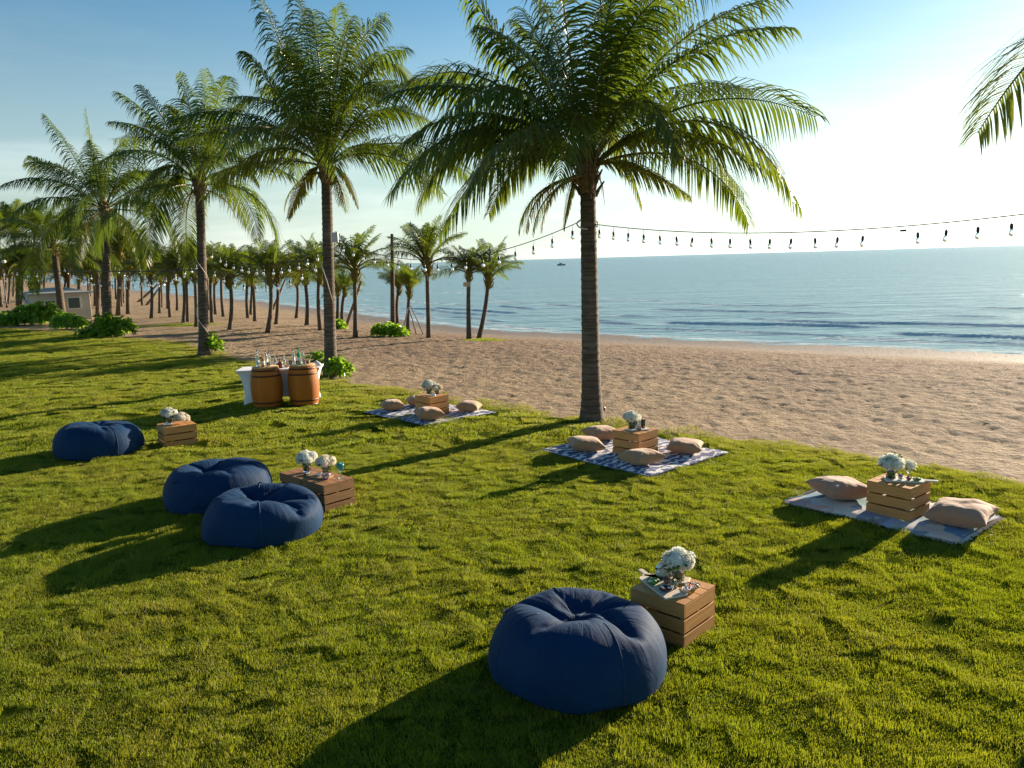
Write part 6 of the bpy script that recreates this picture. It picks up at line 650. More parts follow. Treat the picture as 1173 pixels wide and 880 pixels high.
BAGS[3] = ([-19,66,226],
[376,14,12,-4,30,0,-5,29,0,-7,30,0,-6,28,1,-11,27,0,-14,26,3,-12,28,-1,-12,26,0,-12,29,-2,-11,26,1,-12,31,-3,-14,15,16,-24,14,8,-29,15,0,-29,12,3,-30,1,1,-30,-7,0,-31,6,4,-29,5,3,
-31,5,4,-30,3,0,-31,-1,2,-30,-2,-5,-32,-9,-4,-24,2,-20,-24,-3,-4,-29,-16,-3,-26,-13,0,-26,-17,9,-27,-13,-11,-25,-22,2,-21,-20,-3,-22,-24,1,-14,-25,-1,-11,-28,1,-11,-26,0,-9,-28,0,-8,-26,-1,-13,-26,0,
-7,-27,0,-4,-29,0,-4,-28,1,-1,-25,16,3,-30,2,5,-30,3,7,-30,-1,8,-30,1,8,-30,-3,6,-28,-6,23,-18,9,21,-22,10,20,-23,8,22,-22,7,23,-21,4,26,-18,2,28,-15,1,28,-13,0,29,-12,-1,29,-13,-1,
29,-12,-1,30,-11,-4,29,-11,-8,27,-12,-12,33,-2,-2,32,3,-2,31,10,-1,30,11,-2,29,13,-2,28,15,-2,27,16,-3,26,16,-3,26,16,-3,24,20,-2,19,24,-2,19,26,-1,15,27,-1,13,28,-1,12,29,0,11,29,0,
10,29,1,10,30,-1,-2,29,0,-11,29,0,17,2,3,1,1,-3,0,1,1,0,0,-2,-3,2,6,1,0,-2,1,2,-6,-1,0,2,-1,-1,10,-1,-1,1,3,3,-11,0,0,4,-8,3,-16,-6,-2,-6,0,-4,-1,-3,-9,-1,
0,5,0,-1,11,6,3,4,6,0,3,5,0,-2,-6,-2,-1,3,0,0,-5,-3,1,8,2,0,-6,-5,-5,16,-3,1,-5,1,2,-5,1,-1,17,-1,0,-4,1,-5,11,1,0,-3,0,-4,4,3,-2,-1,-2,-1,0,-3,0,-2,
-3,0,-1,-2,0,-3,-4,2,-9,0,1,-7,-1,-2,2,0,-1,-2,0,-2,1,2,-4,-11,0,-1,2,-1,0,0,0,-1,4,-1,0,1,0,0,8,7,0,9,-4,-6,-5,0,-2,-8,3,0,-7,2,0,-4,1,0,-2,1,0,0,
0,-1,1,1,-1,1,0,-2,2,0,0,2,0,0,2,1,-1,4,2,1,8,5,8,9,-1,4,2,1,1,1,1,-1,-1,1,0,0,0,0,0,1,0,0,0,0,0,0,1,1,0,2,0,0,0,0,3,-1,0,1,-1,-2,
2,-1,-1,1,1,-2,-6,1,5,-3,2,1,-4,2,0,-3,1,1,5,1,-1,12,2,-5,1,0,4,0,0,2,-1,0,-3,1,1,1,3,-1,-11,-2,2,2,-2,-2,6,1,0,-1,-2,3,-14,1,0,7,-7,-6,24,-4,-2,-4,
4,-3,15,6,4,1,-1,5,1,4,13,-6,3,-1,-10,0,-9,-8,-4,-8,-11,-2,-9,-9,-1,0,7,2,-1,-5,-1,1,6,3,-3,-8,-2,9,9,2,10,-11,-1,-1,12,-2,1,10,-1,-4,-27,6,-6,-1,4,-3,-9,-1,0,4,
0,4,-5,-4,3,2,-1,2,1,-1,3,2,0,0,1,-3,3,6,1,-4,15,0,-2,13,3,0,-1,1,1,6,2,1,-1,0,2,9,0,1,-2,3,-1,0,-2,1,-3,6,2,1,6,2,-7,-3,2,-7,3,3,3,-2,0,8,
-8,-4,6,-5,-3,1,1,1,3,-2,-1,-1,1,1,-1,-1,0,0,0,2,-1,1,0,-2,1,0,-1,-1,2,-3,-1,1,-6,-3,-6,-6,2,-5,-2,-1,0,-1,-1,0,2,-1,0,0,2,0,0,-1,0,-1,0,0,1,1,0,-2,
0,-1,1,1,0,-1,-3,1,0,0,0,2,-1,2,0,2,-2,2,10,-2,-10,3,-1,-3,5,-2,-3,1,-1,-3,-3,1,0,-8,-1,4,-7,1,6,-1,-1,1,2,0,-1,-1,-1,1,1,-1,0,1,0,0,3,1,1,0,1,-3,
3,0,-4,-1,1,-7,-2,0,-6,-3,-3,-1,3,1,3,1,0,5,2,4,0,1,3,6,-2,-1,9,0,-2,-3,-1,0,-2,0,0,-1,1,-1,1,-1,0,1,2,1,2,0,1,-4,-1,-6,8,4,-3,0,2,-3,-2,0,-4,0,
-1,2,-2,-5,5,3,-3,8,-9,-1,1,-4,-1,0,1,-1,1,-1,2,-1,1,3,-2,2,2,0,3,4,-3,0,3,1,3,3,-2,0,0,2,0,-1,-1,-1,-1,1,1,-3,2,3,0,-1,0,-2,1,1,3,0,-2,-3,-1,-2,
-1,0,-4,-4,-3,-3,0,3,3,0,1,1,3,2,3,1,2,4,-2,-3,-2,2,1,2,-1,0,0,0,1,-1,1,0,-2,-1,1,1,0,0,-2,1,1,-1,0,-1,-3,-3,-3,-2,0,0,-1,0,-2,0,0,1,-1,1,0,0,
-3,0,0,1,0,2,1,0,-2,-1,-1,2,0,-1,-2,0,0,2,1,0,-1,-1,2,0,-1,-1,1,-2,1,-1,1,1,1,2,-3,-1,0,1,2,3,1,0,-2,-2,-1,-6,-1,4,-9,-1,6,1,0,0,0,-1,3,0,1,0,
0,1,4,2,-2,-1,0,0,-2,1,0,-2,4,-1,7,-1,1,-13,1,4,-20,4,1,-1,2,0,-4,-1,-1,1,0,-4,2,-2,-2,10,-5,-2,15,1,1,3,0,5,6,2,9,4,0,4,-3,1,3,0,-2,-4,-3,-1,3,3,
2,-9,-4,2,-14,4,2,-2,-7,3,-5,-6,-1,7,14,-6,7,4,-10,9,1,0,2,-3,1,-1,3,2,-3,1,2,-1,0,3,-4,2,4,-1,-1,4,-2,-1,5,-1,-10,2,1,-7,-3,1,0,-2,1,-4,-5,0,-1,-1,-1,-1,
1,2,0,0,0,-2,1,0,2,-5,-3,-1,-9,-5,3,-1,1,0,1,0,-1,2,0,-1,5,4,-2,6,3,1,-2,1,1,0,0,-1,0,-1,0,1,1,0,-1,1,2,1,-1,-2,-1,1,1,-1,-2,1,-2,-1,0,2,0,-1,
-1,1,1,0,1,0,1,0,0,-1,-1,0,2,0,0,-2,0,-1,0,0,2,0,0,-2,1,0,1,-1,1,-1,-1,-1,1,0,0,0,1,0,0,-3,0,2,-6,1,4,0,3,4,-1,-2,0,0,-1,2,0,1,3,1,0,-4,
3,0,-2,-2,0,1,-1,1,0,-1,-1,0,-2,-2,1,-3,0,1,-4,-1,1,-1,-1,5,-6,-3,1,1,0,12,10,2,13,7,8,0,-1,1,0,1,1,-1,-5,-11,3,-3,-14,-8,2,-5,-18,0,1,4,2,4,1,0,5,1,
3,11,-10,0,2,-2,0,1,-1,1,0,1,-3,3,-16,-6,7,-23,2,2,3,-4,9,2,0,-1,2,4,-5,0,7,-10,19,3,-8,18,2,-1,-2,3,-2,2,1,0,-2,-1,3,-4,-2,0,-2,-2,1,-2,-5,2,1,-8,3,1,
-1,-1,-2,2,0,1,7,-1,1,3,2,0,-2,-2,0,0,0,2,0,1,-2,3,1,1,3,4,1,0,-1,0,0,-1,0,0,1,0,-2,-1,0,-5,-4,-2,2,1,0,-2,0,1,0,1,-1,0,-1,0,0,-1,-1,-1,1,1,
1,0,1,0,0,-2,2,0,2,-2,1,-1,0,0,0,1,0,1,-1,-1,-1,0,1,1,-1,-1,-1,2,0,0,-2,0,-1,1,0,1,-1,0,1,0,-1,-1,0,2,0,1,-2,0,-1,0,0,2,1,-1,1,-1,0,-2,-1,-1,
1,1,1,-1,1,0,-1,-2,-1,2,1,1,-3,0,1,1,1,-1,0,-2,0,1,0,0,0,1,1,0,0,-1,2,0,0,-1,-1,-1,1,3,0,2,-2,0,-6,-3,0,-3,-2,2,2,-1,2,1,1,-1,6,17,-11,3,10,-6,
1,4,2,0,-2,-2,0,-4,1,0,-7,1,-7,-17,18,0,-5,5,0,0,1,1,-6,1,2,1,7,2,7,13,-3,3,-2,1,-1,-1,2,-3,-3,3,-2,-1,2,-1,-11,-2,4,-11,-2,3,0,-2,3,-4,-2,0,1,0,0,0,
-1,1,0,0,1,0,-1,-1,0,2,0,0,2,-1,1,1,0,0,-3,2,-1,-2,-2,0,2,1,0,0,0,-1,-2,-1,1,1,2,0,0,-2,-1,1,1,2,-1,2,-1,1,0,0,-2,-2,1,0,2,-1,1,0,0,1,-1,-1,
0,0,2,-2,0,-1,1,1,0,0,-1,0,-1,-1,-1,0,1,1,-1,0,-2,1,0,2,0,0,0,-1,-1,-1,0,1,1,0,-1,-1,0,2,2,-1,-1,0,2,1,-1,-1,-1,1,0,0,-2,0,0,1,1,-1,0,-2,1,0,
0,1,0,1,-2,0,0,0,0,0,0,0,-1,1,0,0,-2,1,2,2,-1,-1,-1,0,-1,0,1,0,-1,-1,0,1,0,0,0,0,0,1,-1,1,-1,1,0,0,0,0,1,0,1,-2,0,-2,1,1,1,0,-1,-1,-2,1,
-1,0,-1,-2,-3,1,0,-2,2,1,2,2,1,1,2,0,0,-1,0,-2,0,-1,-3,0,3,1,-3,-1,1,0,2,0,0,-1,2,0,0,2,2,0,0,2,2,2,1,1,-2,-1,0,-1,-1,-1,1,-1,0,1,-2,1,1,-1,
-1,-1,-2,-1,0,2,1,2,-2,-1,-1,0,0,0,0,-1,-1,0,1,2,0,2,-1,0,0,1,0,-2,0,0,0,-1,0,1,1,0,-1,1,0,1,0,0,-1,0,0,-1,-1,1,2,2,-1,-1,0,-1,1,-2,1,-2,0,0,
1,1,-1,1,0,1,-2,0,1,0,1,-1,0,0,-1,1,0,2,-1,-1,-1,1,1,0,-1,0,0,0,-1,0,0,1,1,0,0,-1,0,-1,0,0,1,0,0,-1,0,0,1,0,1,-2,-1,0,2,0,-1,-2,1,-1,1,-1,
0,0,1,0,0,0,-1,0,1,1,0,0,0,-1,-1,-1,1,0,0,0,1,0,0,-1,1,-1,1,0,1,-2,-1,-1,1,0,0,0,-1,0,-1,0,0,1,0,0,1,-1,0,-1,2,-2,0,-1,2,1,-1,-1,0,1,0,-1,
0,1,0,1,0,-1,0,0,1,1,-1,-1,-2,0,1,1,0,0,-3,-6,5,0,-1,4,1,-1,-1,0,0,2,-1,-1,-1,1,0,-2,2,4,-4,1,2,-2,-1,1,-1,0,4,-1,0,1,1,2,-2,-2,-2,-3,0,0,0,1,
0,2,0,1,0,0,-1,1,0,-1,0,0,1,0,1,1,0,-1,-1,-2,1,0,1,0,1,0,1,0,2,-1,1,-1,0,-2,-1,0,0,1,0,1,0,0,0,0,0,1,1,0,0,-1,0,-2,0,0,2,0,0,0,0,-2,
-2,-1,2,1,0,0,-1,2,0,1,0,0,0,0,0,0,0,0,0,-1,-2,0,1,2,0,0,0,0,0,-2,0,1,2,-2,-2,0,2,1,-1,0,0,0,-1,-1,1,1,0,-1,-1,2,1,0,-1,-1,0,1,1,0,0,0,
-2,0,0,0,-2,0,0,1,0,2,0,0,0,0,0,-1,0,1,0,0,-2,0,0,0,0,0,2,-1,0,-1,1,0,-1,0,-1,1,0,0,-1,0,0,1,0,0,0,0,0,0,-1,0,0,0,0,0,-1,0,-1,1,0,1,
-1,1,0,1,-2,-1,0,1,0,0,-1,2,0,0,-1,0,0,0,1,-1,0,-2,2,0,2,-1,0,-1,0,0,2,1,-1,-1,-2,-1,-1,1,1,0,0,-1,2,2,0,0,2,1,-2,-1,0,1,-2,0,0,0,2,0,-2,0,
0,-1,-2,-1,0,2,2,3,-1,0,0,1,0,-1,0,-1,0,0,1,0,-1,0,0,0,1,0,0,-2,0,0,1,1,1,1,0,-1,-1,0,-1,0,-1,1,-1,0,0,1,2,0,1,-1,0,0,1,0,0,0,0,-2,-1,0,
0,0,0,2,0,-1,-2,1,1,0,0,1,1,0,-2,0,1,1,1,-2,0,-1,1,0,-1,-1,-1,0,0,1,2,2,1,-1,-1,-2,0,0,0,0,0,2,-1,-1,-1,1,2,0,-1,-1,1,-1,0,0,2,1,-2,-2,0,1,
1,-1,-1,-1,1,2,0,-1,-1,0,-1,-1,2,1,1,0,1,0,-1,-1,0,-1,1,0,-1,0,0,1,-1,-1,0,0,1,0,0,0,-1,-1,-2,2,1,2,-1,-1,0,0,1,0,-1,0,0,0,0,0,0,-1,0,0,0,1,
-2,0,0,0,0,0,1,0,-1,1,-1,1,-1,0,0,-1,1,0,2,0,0,-1,0,-1,0,0,2,0,-1,-1,-1,2,1,2,-2,-1,-1,-1,0,0,1,0,0,0,0,0,0,0,1,0,1,0,-1,-1,-1,0,0,0,-1,1,
2,1,0,-1,1,-1,0,0,-1,1,0,0,0,0,2,0,1,-2,-1,-2,2,0,0,-2,1,0,0,0,0,0,-1,1,1,1,0,0,-1,0,1,2,0,-1,-1,0,-1,-1,1,1,0,0,-1,1,0,1,0,0,0,1,-1,0,
-2,1,0,1,-2,0,0,1,0,2,0,-1,-1,1,0,-1,1,2,1,-1,-2,-1,0,1,0,1,1,-1,-2,-2,0,2,1,1,-1,0,0,1,1,0,1,-2,-2,-1,1,1,-1,1,0,1,0,-1,0,-2,2,0,0,0,-1,0,
-1,1,0,1,1,0,-2,-2,1,1,1,0,0,-1,0,1,0,-1,-1,1,0,0,1,1,-2,0,-1,0,-1,0,2,1,1,-1,-2,0,1,0,0,0,1,0,-2,0,0,0,0,-1,1,1,2,-1,-2,-1,0,1,-1,0,0,1,
0,-1,-1,1,-1,1,0,2,0,0,-1,-2,-2,0,-1,1,-1,1,0,0,1,-1,2,-1,0,-1,0,2,-1,0,-1,0,0,1,1,0,0,-1,-1,0,1,1,0,-2,-1,-1,1,1,1,1,0,0,-2,0,-1,1,0,1,0,0,
-2,-2,-1,1,2,1,0,-1,1,1,1,-2,-1,-1,0,1,0,2,1,0,0,-1,0,0,0,1,-2,1,-1,2,0,0,-2,1,1,2,-1,0,0,0,1,-1,1,-2,0,-1,0,0,0,1,-1,0,0,1,0,1,-1,0,-2,1,
1,1,1,-1,0,-2,1,1,0,-1,0,0,2,-1,0,-2,2,0,0,-1,0,-1,1,2,1,-1,-1,0,0,-1,-1,0,1,1,1,-1,-1,-2,0,1,2,1,-1,-1,-1,0,0,0,1,1,0,-1,-1,1,2,0,-1,0,2,0,
-1,-1,0,1,1,1,-2,-1,0,-1,1,0,1,-1,0,0,-1,-1,1,2,1,-1,-1,0,0,1,-1,-1,0,0,1,0,0,0,0,1,1,-2,0,0,0,1,-2,0,-1,1,0,0,0,0,1,-2,1,-1,2,0,-1,-1,0,2,
0,-1,-1,-1,1,-1,0,-1,2,1,0,-2,0,0,2,-1,1,-2,0,-2,0,0,2,2,-1,0,0,-1,1,-1,0,0,0,0,-3,0,2,1,0,-1,1,0,-1,-1,0,1,0,0,0,1,0,0,-1,1,0,1,-1,0,0,1,
-1,-1,0,1,1,0,0,-2,0,0,0,0,2,1,0,-1,-1,0,1,1,-1,-1,-1,1,1,2,0,-1,-1,-1,-1,1,0,1,0,0,0,-1,1,0,0,-1,0,0,2,0,-1,-2,0,1,0,1,-1,1,-1,1,0,0,1,0,
2,-2,-1,-2,1,1,1,-1,1,0,2,-2,-1,-1,0,1,1,2,-1,-1,0,1,1,0,-1,0,-1,1,0,0,0,0,0,0,0,-1,0,0,1,-1,-1,0,1,1,0,0,-1,0,0,2,0,0,0,1,1,0,-1,-1,1,0,
1,0,0,0,-1,0,-2,1,-1,0,-1,0,0,0,0,0,-1,1,0,1,-1,1,-1,1,-1,0,-1,0,1,2,0,0,-2,0,0,-1,-1,1,2,1,0,-1,0,-1,1,-1,-1,-1,0,3,0,-1,0,0,1,-1,0,-1,3,-1,
-1,-2,0,3,-2,1,-1,-1,2,0,0,-2,-1,1,0,1,-1,1,0,1,-2,-1,-1,2,0,1,-2,0,0,2,1,0,0,0,-2,-1,-2,0,0,0,-1,-1,1,-1,1,0,3,0,-1,0,0,0,-1,0,2,1,1,-1,-1,0,
0,-1,0,1,1,-2,0,-1,2,0,-1,-2,0,2,1,0,-1,-1,1,1,0,-2,0,1,0,0,0,1,-1,0,-1,0,0,1,1,0,-1,-2,0,0,2,0,1,-2,0,0,0,0,1,0,1,-1,0,-1,1,1,-1,-1,0,2,
1,-1,-1,0,0,0,0,1,0,1,-1,0,-2,2,1,2,-1,-2,-2,1,0,1,0,1,1,0,1,-1,-1,-2,0,1,0,-1,-1,-1,1,1,2,1,-1,0,0,2,0,-1,-1,-1,0,1,1,1,0,-1,-1,0,1,-1,0,0,
0,0,0,-1,-2,-1,1,2,1,2,-1,-1,-2,0,0,2,3,0,0,-1,1,-1,0,0,1,0,-1,-1,0,-1,0,0,2,-1,-1,-1,1,1,1,0,0,-2,-2,-1,0,2,1,2,0,-1,-2,-1,0,2,-1,2,-2,1,0,0,
-1,-2,1,1,1,-2,-2,2,0,-2,-1,-2,2,0,2,-1,-1,1,2,0,1,-1,-1,1,1,0,-1,-1,0,0,0,-1,1,0,1,-1,0,-1,1,0,0,-1,-1,0,1,0,1,-1,-3,0,-1,1,1,1,-1,0,-1,0,-2,0,
2,-1,1,1,1,0,-1,0,-1,1,1,0,0,0,0,-1,-1,2,0,1,-2,0,0,1,1,-2,-1,-1,1,1,-1,0,0,2,-1,-1,0,0,0,-1,1,1,1,-1,-1,-1,0,1,1,1,0,1,-1,0,0,1,0,-1,0,0,
0,0,-1,1,0,1,0,-1,0,1,1,-1,0,0,1,-1,0,0,1,-1,0,-1,1,-1,0,0,0,-1,1,1,2,0,0,-1,-1,0,-1,1,-2,0,0,1,1,-1,0,1,1,2,-1,0,-2,-1,1,0,0,-2,0,2,1,1,
-1,-1,-2,-1,2,2,1,-2,-1,0,2,0,1,-2,1,-1,2,0,0,-1,-1,0,2,0,1,0,0,-1,-2,-1,0,1,0,1,1,0,-2,0,2,1,0,0,0,-1,0,0,1,0,0,1,-2,-2,0,0,2,0,2,-2,-1,-2,
0,0,1,1,0,-1,0,-2,1,-1,2,0,1,2,-2,-4,2,-6,2,-3,4,5,-4,10,-6,6,-13,-3,0,-2,0,-3,6,4,0,1,0,-2,2,1,1,-1,-1,1,1,0,-1,-1,0,0,2,0,-1,-1,0,1,-1,1,-2,2,
-1,0,-1,-1,-1,0,1,0,1,1,1,0,-2,0,-1,0,0,1,2,-1,0,-1,0,1,1,1,0,-1,0,-2,0,-1,1,1,0,0,-1,0,0,0,0,0,1,-1,0,0,1,0,-1,-1,0,1,0,-1,-1,1,1,1,0,-1,
0,0,0,0,0,0,-1,0,1,1,0,0,0,0,0,0,0,0,0,0,0,0,-2,-1,0,1,1,1,1,0,-1,1,-1,1,-1,1,1,0,0,0,0,0,-1,-1,0,0,2,0,-1,-1,1,1,1,-1,0,1,0,-1,-1,-1,
1,-1,1,1,0,0,0,1,-1,-2,-1,0,2,2,1,0,-2,-1,0,2,0,0,-2,0,-2,2,1,6,2,-6,-3,0,3,-2,-2,2,1,0,-1,-1,1,2,1,0,-1,-2,-1,1,2,1,-3,-1,-1,2,1,3,-5,-1,2,-4,
-2,-4,8,2,-1,0,-1,0,-1,0,0,2,1,0,0,-1,0,-1,0,2,0,0,-1,-1,-2,-1,0,2,-1,4,-2,0,-1,-2,3,-5,4,-4,4,1,2,3,-2,2,-11,-3,-1,1,1,0,6,0,-1,0,1,-2,1,0,1,0,
0,0,-1,0,0,1,0,-1,1,-1,2,-2,-2,0,-2,0,0,1,-1,1,-1,0,-2,0,0,1,1,0,-1,-1,-1,1,1,3,0,-1,0,0,2,1,-1,-1,0,0,0,-1,1,0,0,0,0,1,-2,0,0,1,0,-1,0,0,
1,1,0,-1,-1,0,2,0,1,0,0,0,-1,0,0,0,0,0,1,0,-1,0,0,0,0,0,0,-1,0,1,1,0,0,-1,1,1,0,-1,-2,0,-1,0,1,0,1,0,1,0,-1,0,-1,0,0,0,0,1,0,0,-2,0,
2,2,-1,-1,-1,2,-1,0,0,1,1,-1,0,0,0,-1,0,-1,1,0,1,2,1,0,-2,-1,0,1,0,0,-1,0,-1,1,1,1,2,1,-8,-3,-1,8,1,0,-1,1,1,-1,-2,0,1,0,0,-1,0,-1,1,1,0,-2,
-1,0,3,-1,1,-3,-2,1,-3,2,-2,7,0,2,-3,0,-1,2,0,0,0,0,0,-2,-1,-1,0,0,1,2,1,-2,-1,0,1,1,1,0,-1,0,0,3,2,0,-5,-5,-2,-9,-1,0,15,5,-1,1,-3,4,-6,-1,-2,1,
0,0,-2,0,1,2,1,1,-1,-1,-2,2,0,1,-1,0,0,0,1,0,0,-1,-1,1,-2,-1,-1,0,0,-1,1,-1,1,-1,2,0,1,-1,-1,0,1,0,-1,-2,-1,-2,0,1,2,0,-2,0,1,5,1,-1,-1,0,-1,0,
1,0,-1,-1,3,1,-1,-1,0,1,-1,-1,0,0,1,2,1,0,-2,0,-1,-1,0,0,2,0,0,0,0,1,0,1,0,-1,-1,0,1,0,0,1,0,-1,-1,-1,0,2,1,0,0,0,1,0,0,0,0,0,-1,-1,0,0,
0,0,1,0,0,0,0,1,-1,0,1,0,0,-2,2,0,1,-2,1,-1,-1,0,0,1,-1,1,0,2,0,1,-1,-1,-1,-2,1,0,2,-1,-1,0,2,0,1,0,0,0,-1,-1,2,2,-5,-6,-1,7,2,-1,0,0,1,-2,
0,-1,1,1,1,-1,-2,0,1,1,2,-1,1,-2,2,0,2,-5,-2,-2,2,-1,-1,8,2,0,-8,-1,1,1,0,0,-1,0,0,3,0,1,0,0,-2,-1,-1,2,0,0,-1,0,0,0,2,2,-2,2,-1,4,-5,-1,-2,-4,
2,-2,2,-3,0,5,2,0,3,1,1,-3,-3,2,-3,1,-3,1,-1,1,0,1,1,0,0,-1,1,0,-1,0,-2,1,-1,2,-1,1,-2,1,-1,0,0,0,0,0,-1,0,-1,0,0,0,0,-2,-2,-1,2,2,1,-3,-2,-4,
-2,-3,-4,6,2,8,-1,2,0,1,0,0,-1,1,1,1,-3,-1,1,1,0,0,1,2,0,-1,-2,-2,0,1,1,0,-1,2,0,1,-1,0,1,-1,1,-1,1,-1,0,1,1,1,-2,0,0,1,0,0,0,1,0,-1,-2,0,
1,0,-1,0,1,0,-1,0,1,1,0,-1,1,0,0,1,0,0,0,-1,1,0,0,0,-2,2,-1,2,0,1,0,0,0,0,-1,-1,1,1,-1,-2,-1,-1,1,2,0,1,-2,0,-1,2,0,0,-2,-1,0,1,0,1,0,-3,
-3,-1,8,4,2,-7,-2,1,2,-1,-2,2,0,2,-1,-1,-2,1,2,2,-1,-1,-2,2,-1,2,-5,1,-1,3,1,-1,6,0,1,-9,-2,1,4,0,-1,-1,0,0,3,0,0,-2,0,0,0,0,1,-1,-1,-1,2,1,-1,-1,
-1,1,-1,3,-1,3,-2,0,2,6,3,6,-1,-2,-24,-8,2,4,2,-5,11,0,3,1,2,-2,-1,-2,3,-1,-1,-2,1,0,0,-1,0,0,-1,0,2,2,1,-2,0,-1,1,-1,-2,0,-3,1,-1,1,-2,0,-1,2,0,1,
-2,-1,-2,3,2,2,-3,-2,-3,3,1,3,-2,2,-2,-3,-1,-11,3,-4,14,0,2,-2,1,-2,2,0,3,0,0,-1,1,1,0,-2,-1,0,2,2,1,-2,0,-1,3,-1,0,-2,-1,0,-1,2,-1,1,-2,1,1,1,1,-1,
2,-1,0,-1,0,1,0,0,-1,1,1,-1,-1,0,1,0,0,-1,2,-1,0,-1,0,1,-1,0,0,-1,1,0,1,0,-1,2,-1,-3,0,0,2,-1,0,-1,0,1,0,0,1,1,0,-1,0,1,2,-1,-2,-2,3,1,2,-2,
-1,-2,1,0,2,0,1,-2,0,-2,3,1,1,-7,8,1,-4,-15,-2,9,4,0,1,1,2,-1,0,-1,1,1,0,-1,-1,-1,1,1,0,-1,-2,0,-1,7,6,-2,-3,-4,2,-10,-2,1,11,0,1,-3,0,0,0,0,-1,-1,
0,1,1,0,-1,1,1,1,-1,-2,0,0,2,-1,1,-6,1,-7,4,-1,5,-1,1,7,2,3,5,5,-6,-18,-9,-3,12,5,4,1,-3,2,-6,2,-1,1,0,1,-3,0,0,2,-2,-1,1,1,-1,-2,-1,1,0,1,0,1,
-1,-1,-2,0,2,-1,1,-1,1,-2,-1,-1,2,2,2,-2,-2,-1,1,1,-1,0,0,2,1,1,6,-1,-4,-9,-1,2,-4,1,-2,5,0,2,0,0,-1,0,0,0,0,-1,0,2,2,1,-1,-1,-2,1,0,2,-2,0,-1,1,
1,0,1,-1,0,-3,2,-2,-3,0,0,4,-2,2,2,2,-2,-6,1,0,2,-1,1,2,0,0,0,0,0,1,-1,1,0,1,1,0,1,0,-1,1,-2,-3,-1,1,3,-2,2,6,3,-2,-8,0,1,-3,-1,1,6,0,0,-3,
-1,0,1,-1,-1,3,2,2,-4,-2,-2,3,2,2,-1,0,-1,0,-2,1,0,0,-2,1,0,4,-4,-1,2,6,2,-5,-5,0,1,3,-2,0,-1,2,0,0,-1,-1,0,1,0,0,0,1,3,0,0,-3,-4,1,2,2,-1,2,
2,-1,-4,-1,0,2,0,1,-1,-1,0,0,0,-1,0,0,1,0,1,-1,-1,-1,1,1,0,0,0,1,0,0,-1,-1,0,0,-1,1,-2,1,4,2,2,0,3,2,-8,-3,-3,0,1,-1,3,-1,0,0,-1,0,1,1,0,0,
1,1,-2,-2,-1,1,1,0,1,-1,0,-1,-1,1,-2,-1,-2,0,1,1,0,0,1,-1,-1,-2,0,0,0,-1,1,1,3,0,-1,-2,2,0,1,-1,-1,2,-1,1,-5,-1,0,1,1,0,1,0,-2,1,1,2,0,0,-1,-1,
-1,0,1,0,1,0,0,-2,0,1,1,-1,0,0,0,1,-1,-1,-1,-1,0,0,1,-2,2,-1,-2,-1,2,5,0,0,-2,1,0,1,0,1,0,0,0,1,0,0,0,0,-1,0,-1,0,1,0,1,1,1,0,-2,-1,0,-4,
0,0,5,0,0,0,1,0,-4,-1,1,5,1,0,-1,-1,0,1,0,-1,-2,1,2,0,-2,-1,1,0,0,1,0,0,-1,1,0,-1,-1,2,-1,0,2,5,0,-5,-2,1,0,-2,0,1,2,-1,0,-1,-1,1,1,1,-1,-1,
-1,0,0,0,1,-1,0,1,0,0,-1,5,1,0,-6,0,0,2,0,-2,-1,1,2,2,0,0,-1,-1,0,0,-1,-1,1,2,0,0,-2,-1,-2,1,2,2,-2,-2,-1,2,2,0,-1,-1,5,-1,1,0,5,3,-7,-4,-3,-1,
2,0,3,-2,-1,-1,2,0,2,-3,0,-2,1,0,1,1,1,0,-1,-1,-1,0,0,1,0,-1,-3,-1,0,0,0,0,0,0,-1,2,1,1,-1,1,2,1,-1,-2,0,0,1,-2,-1,-3,-3,0,4,7,1,-2,-4,0,0,-1,
-1,-1,-1,1,2,1,-1,-2,1,0,1,0,0,0,1,1,-1,-1,0,1,1,-1,0,0,1,-1,-2,-1,0,2,1,3,4,-1,-3,-8,4,1,-7,-1,0,13,-1,0,-1,-1,-1,-2,0,0,0,1,0,-1,-1,1,0,0,0,0,
1,0,-1,0,1,5,-2,-2,-2,3,1,-11,-1,3,11,-2,-3,6,1,0,-10,0,1,6,0,-1,-2,2,1,-3,-2,0,4,0,0,0,1,-1,-1,-1,1,-1,1,0,1,-1,1,2,1,0,-1,-1,-2,1,0,2,-1,0,0,0,
0,-1,-1,0,0,1,1,0,-1,-1,1,0,0,0,1,0,-1,0,-1,0,1,1,1,-1,0,-1,0,0,0,0,0,2,0,0,-2,0,-1,0,-1,1,0,0,-1,1,0,0,0,-1,0,0,2,0,-2,0,0,2,0,-1,-1,-1,
3,1,1,0,0,1,-1,-1,-1,0,0,0,0,0,1,0,1,-1,-1,0,-1,1,-1,0,0,0,1,-2,0,-2,2,0,0,-1,0,-1,-2,0,-3,2,1,2,-1,-1,-1,1,1,-1,-1,0,1,0,-3,0,1,1,-1,-1,-1,2,
0,2,0,1,-1,1,-1,2,-1,0,-1,-2,0,0,0,-1,-2,0,1,1,-1,0,-1,2,1,0,-3,-1,1,3,1,-1,-3,0,0,2,0,1,-1,-1,0,5,0,1,-5,7,3,-5,-7,-5,19,0,1,-20,0,0,7,1,0,-2,
1,0,2,-1,1,-1,1,-2,2,0,0,-2,0,1,2,-1,0,-5,2,0,1,-3,-3,16,-2,3,-26,7,6,12,-3,-3,11,1,-3,-15,-2,2,6,0,-1,-1,1,0,3,0,-1,-4,-1,2,1,1,-1,1,-1,1,1,1,-1,-1,
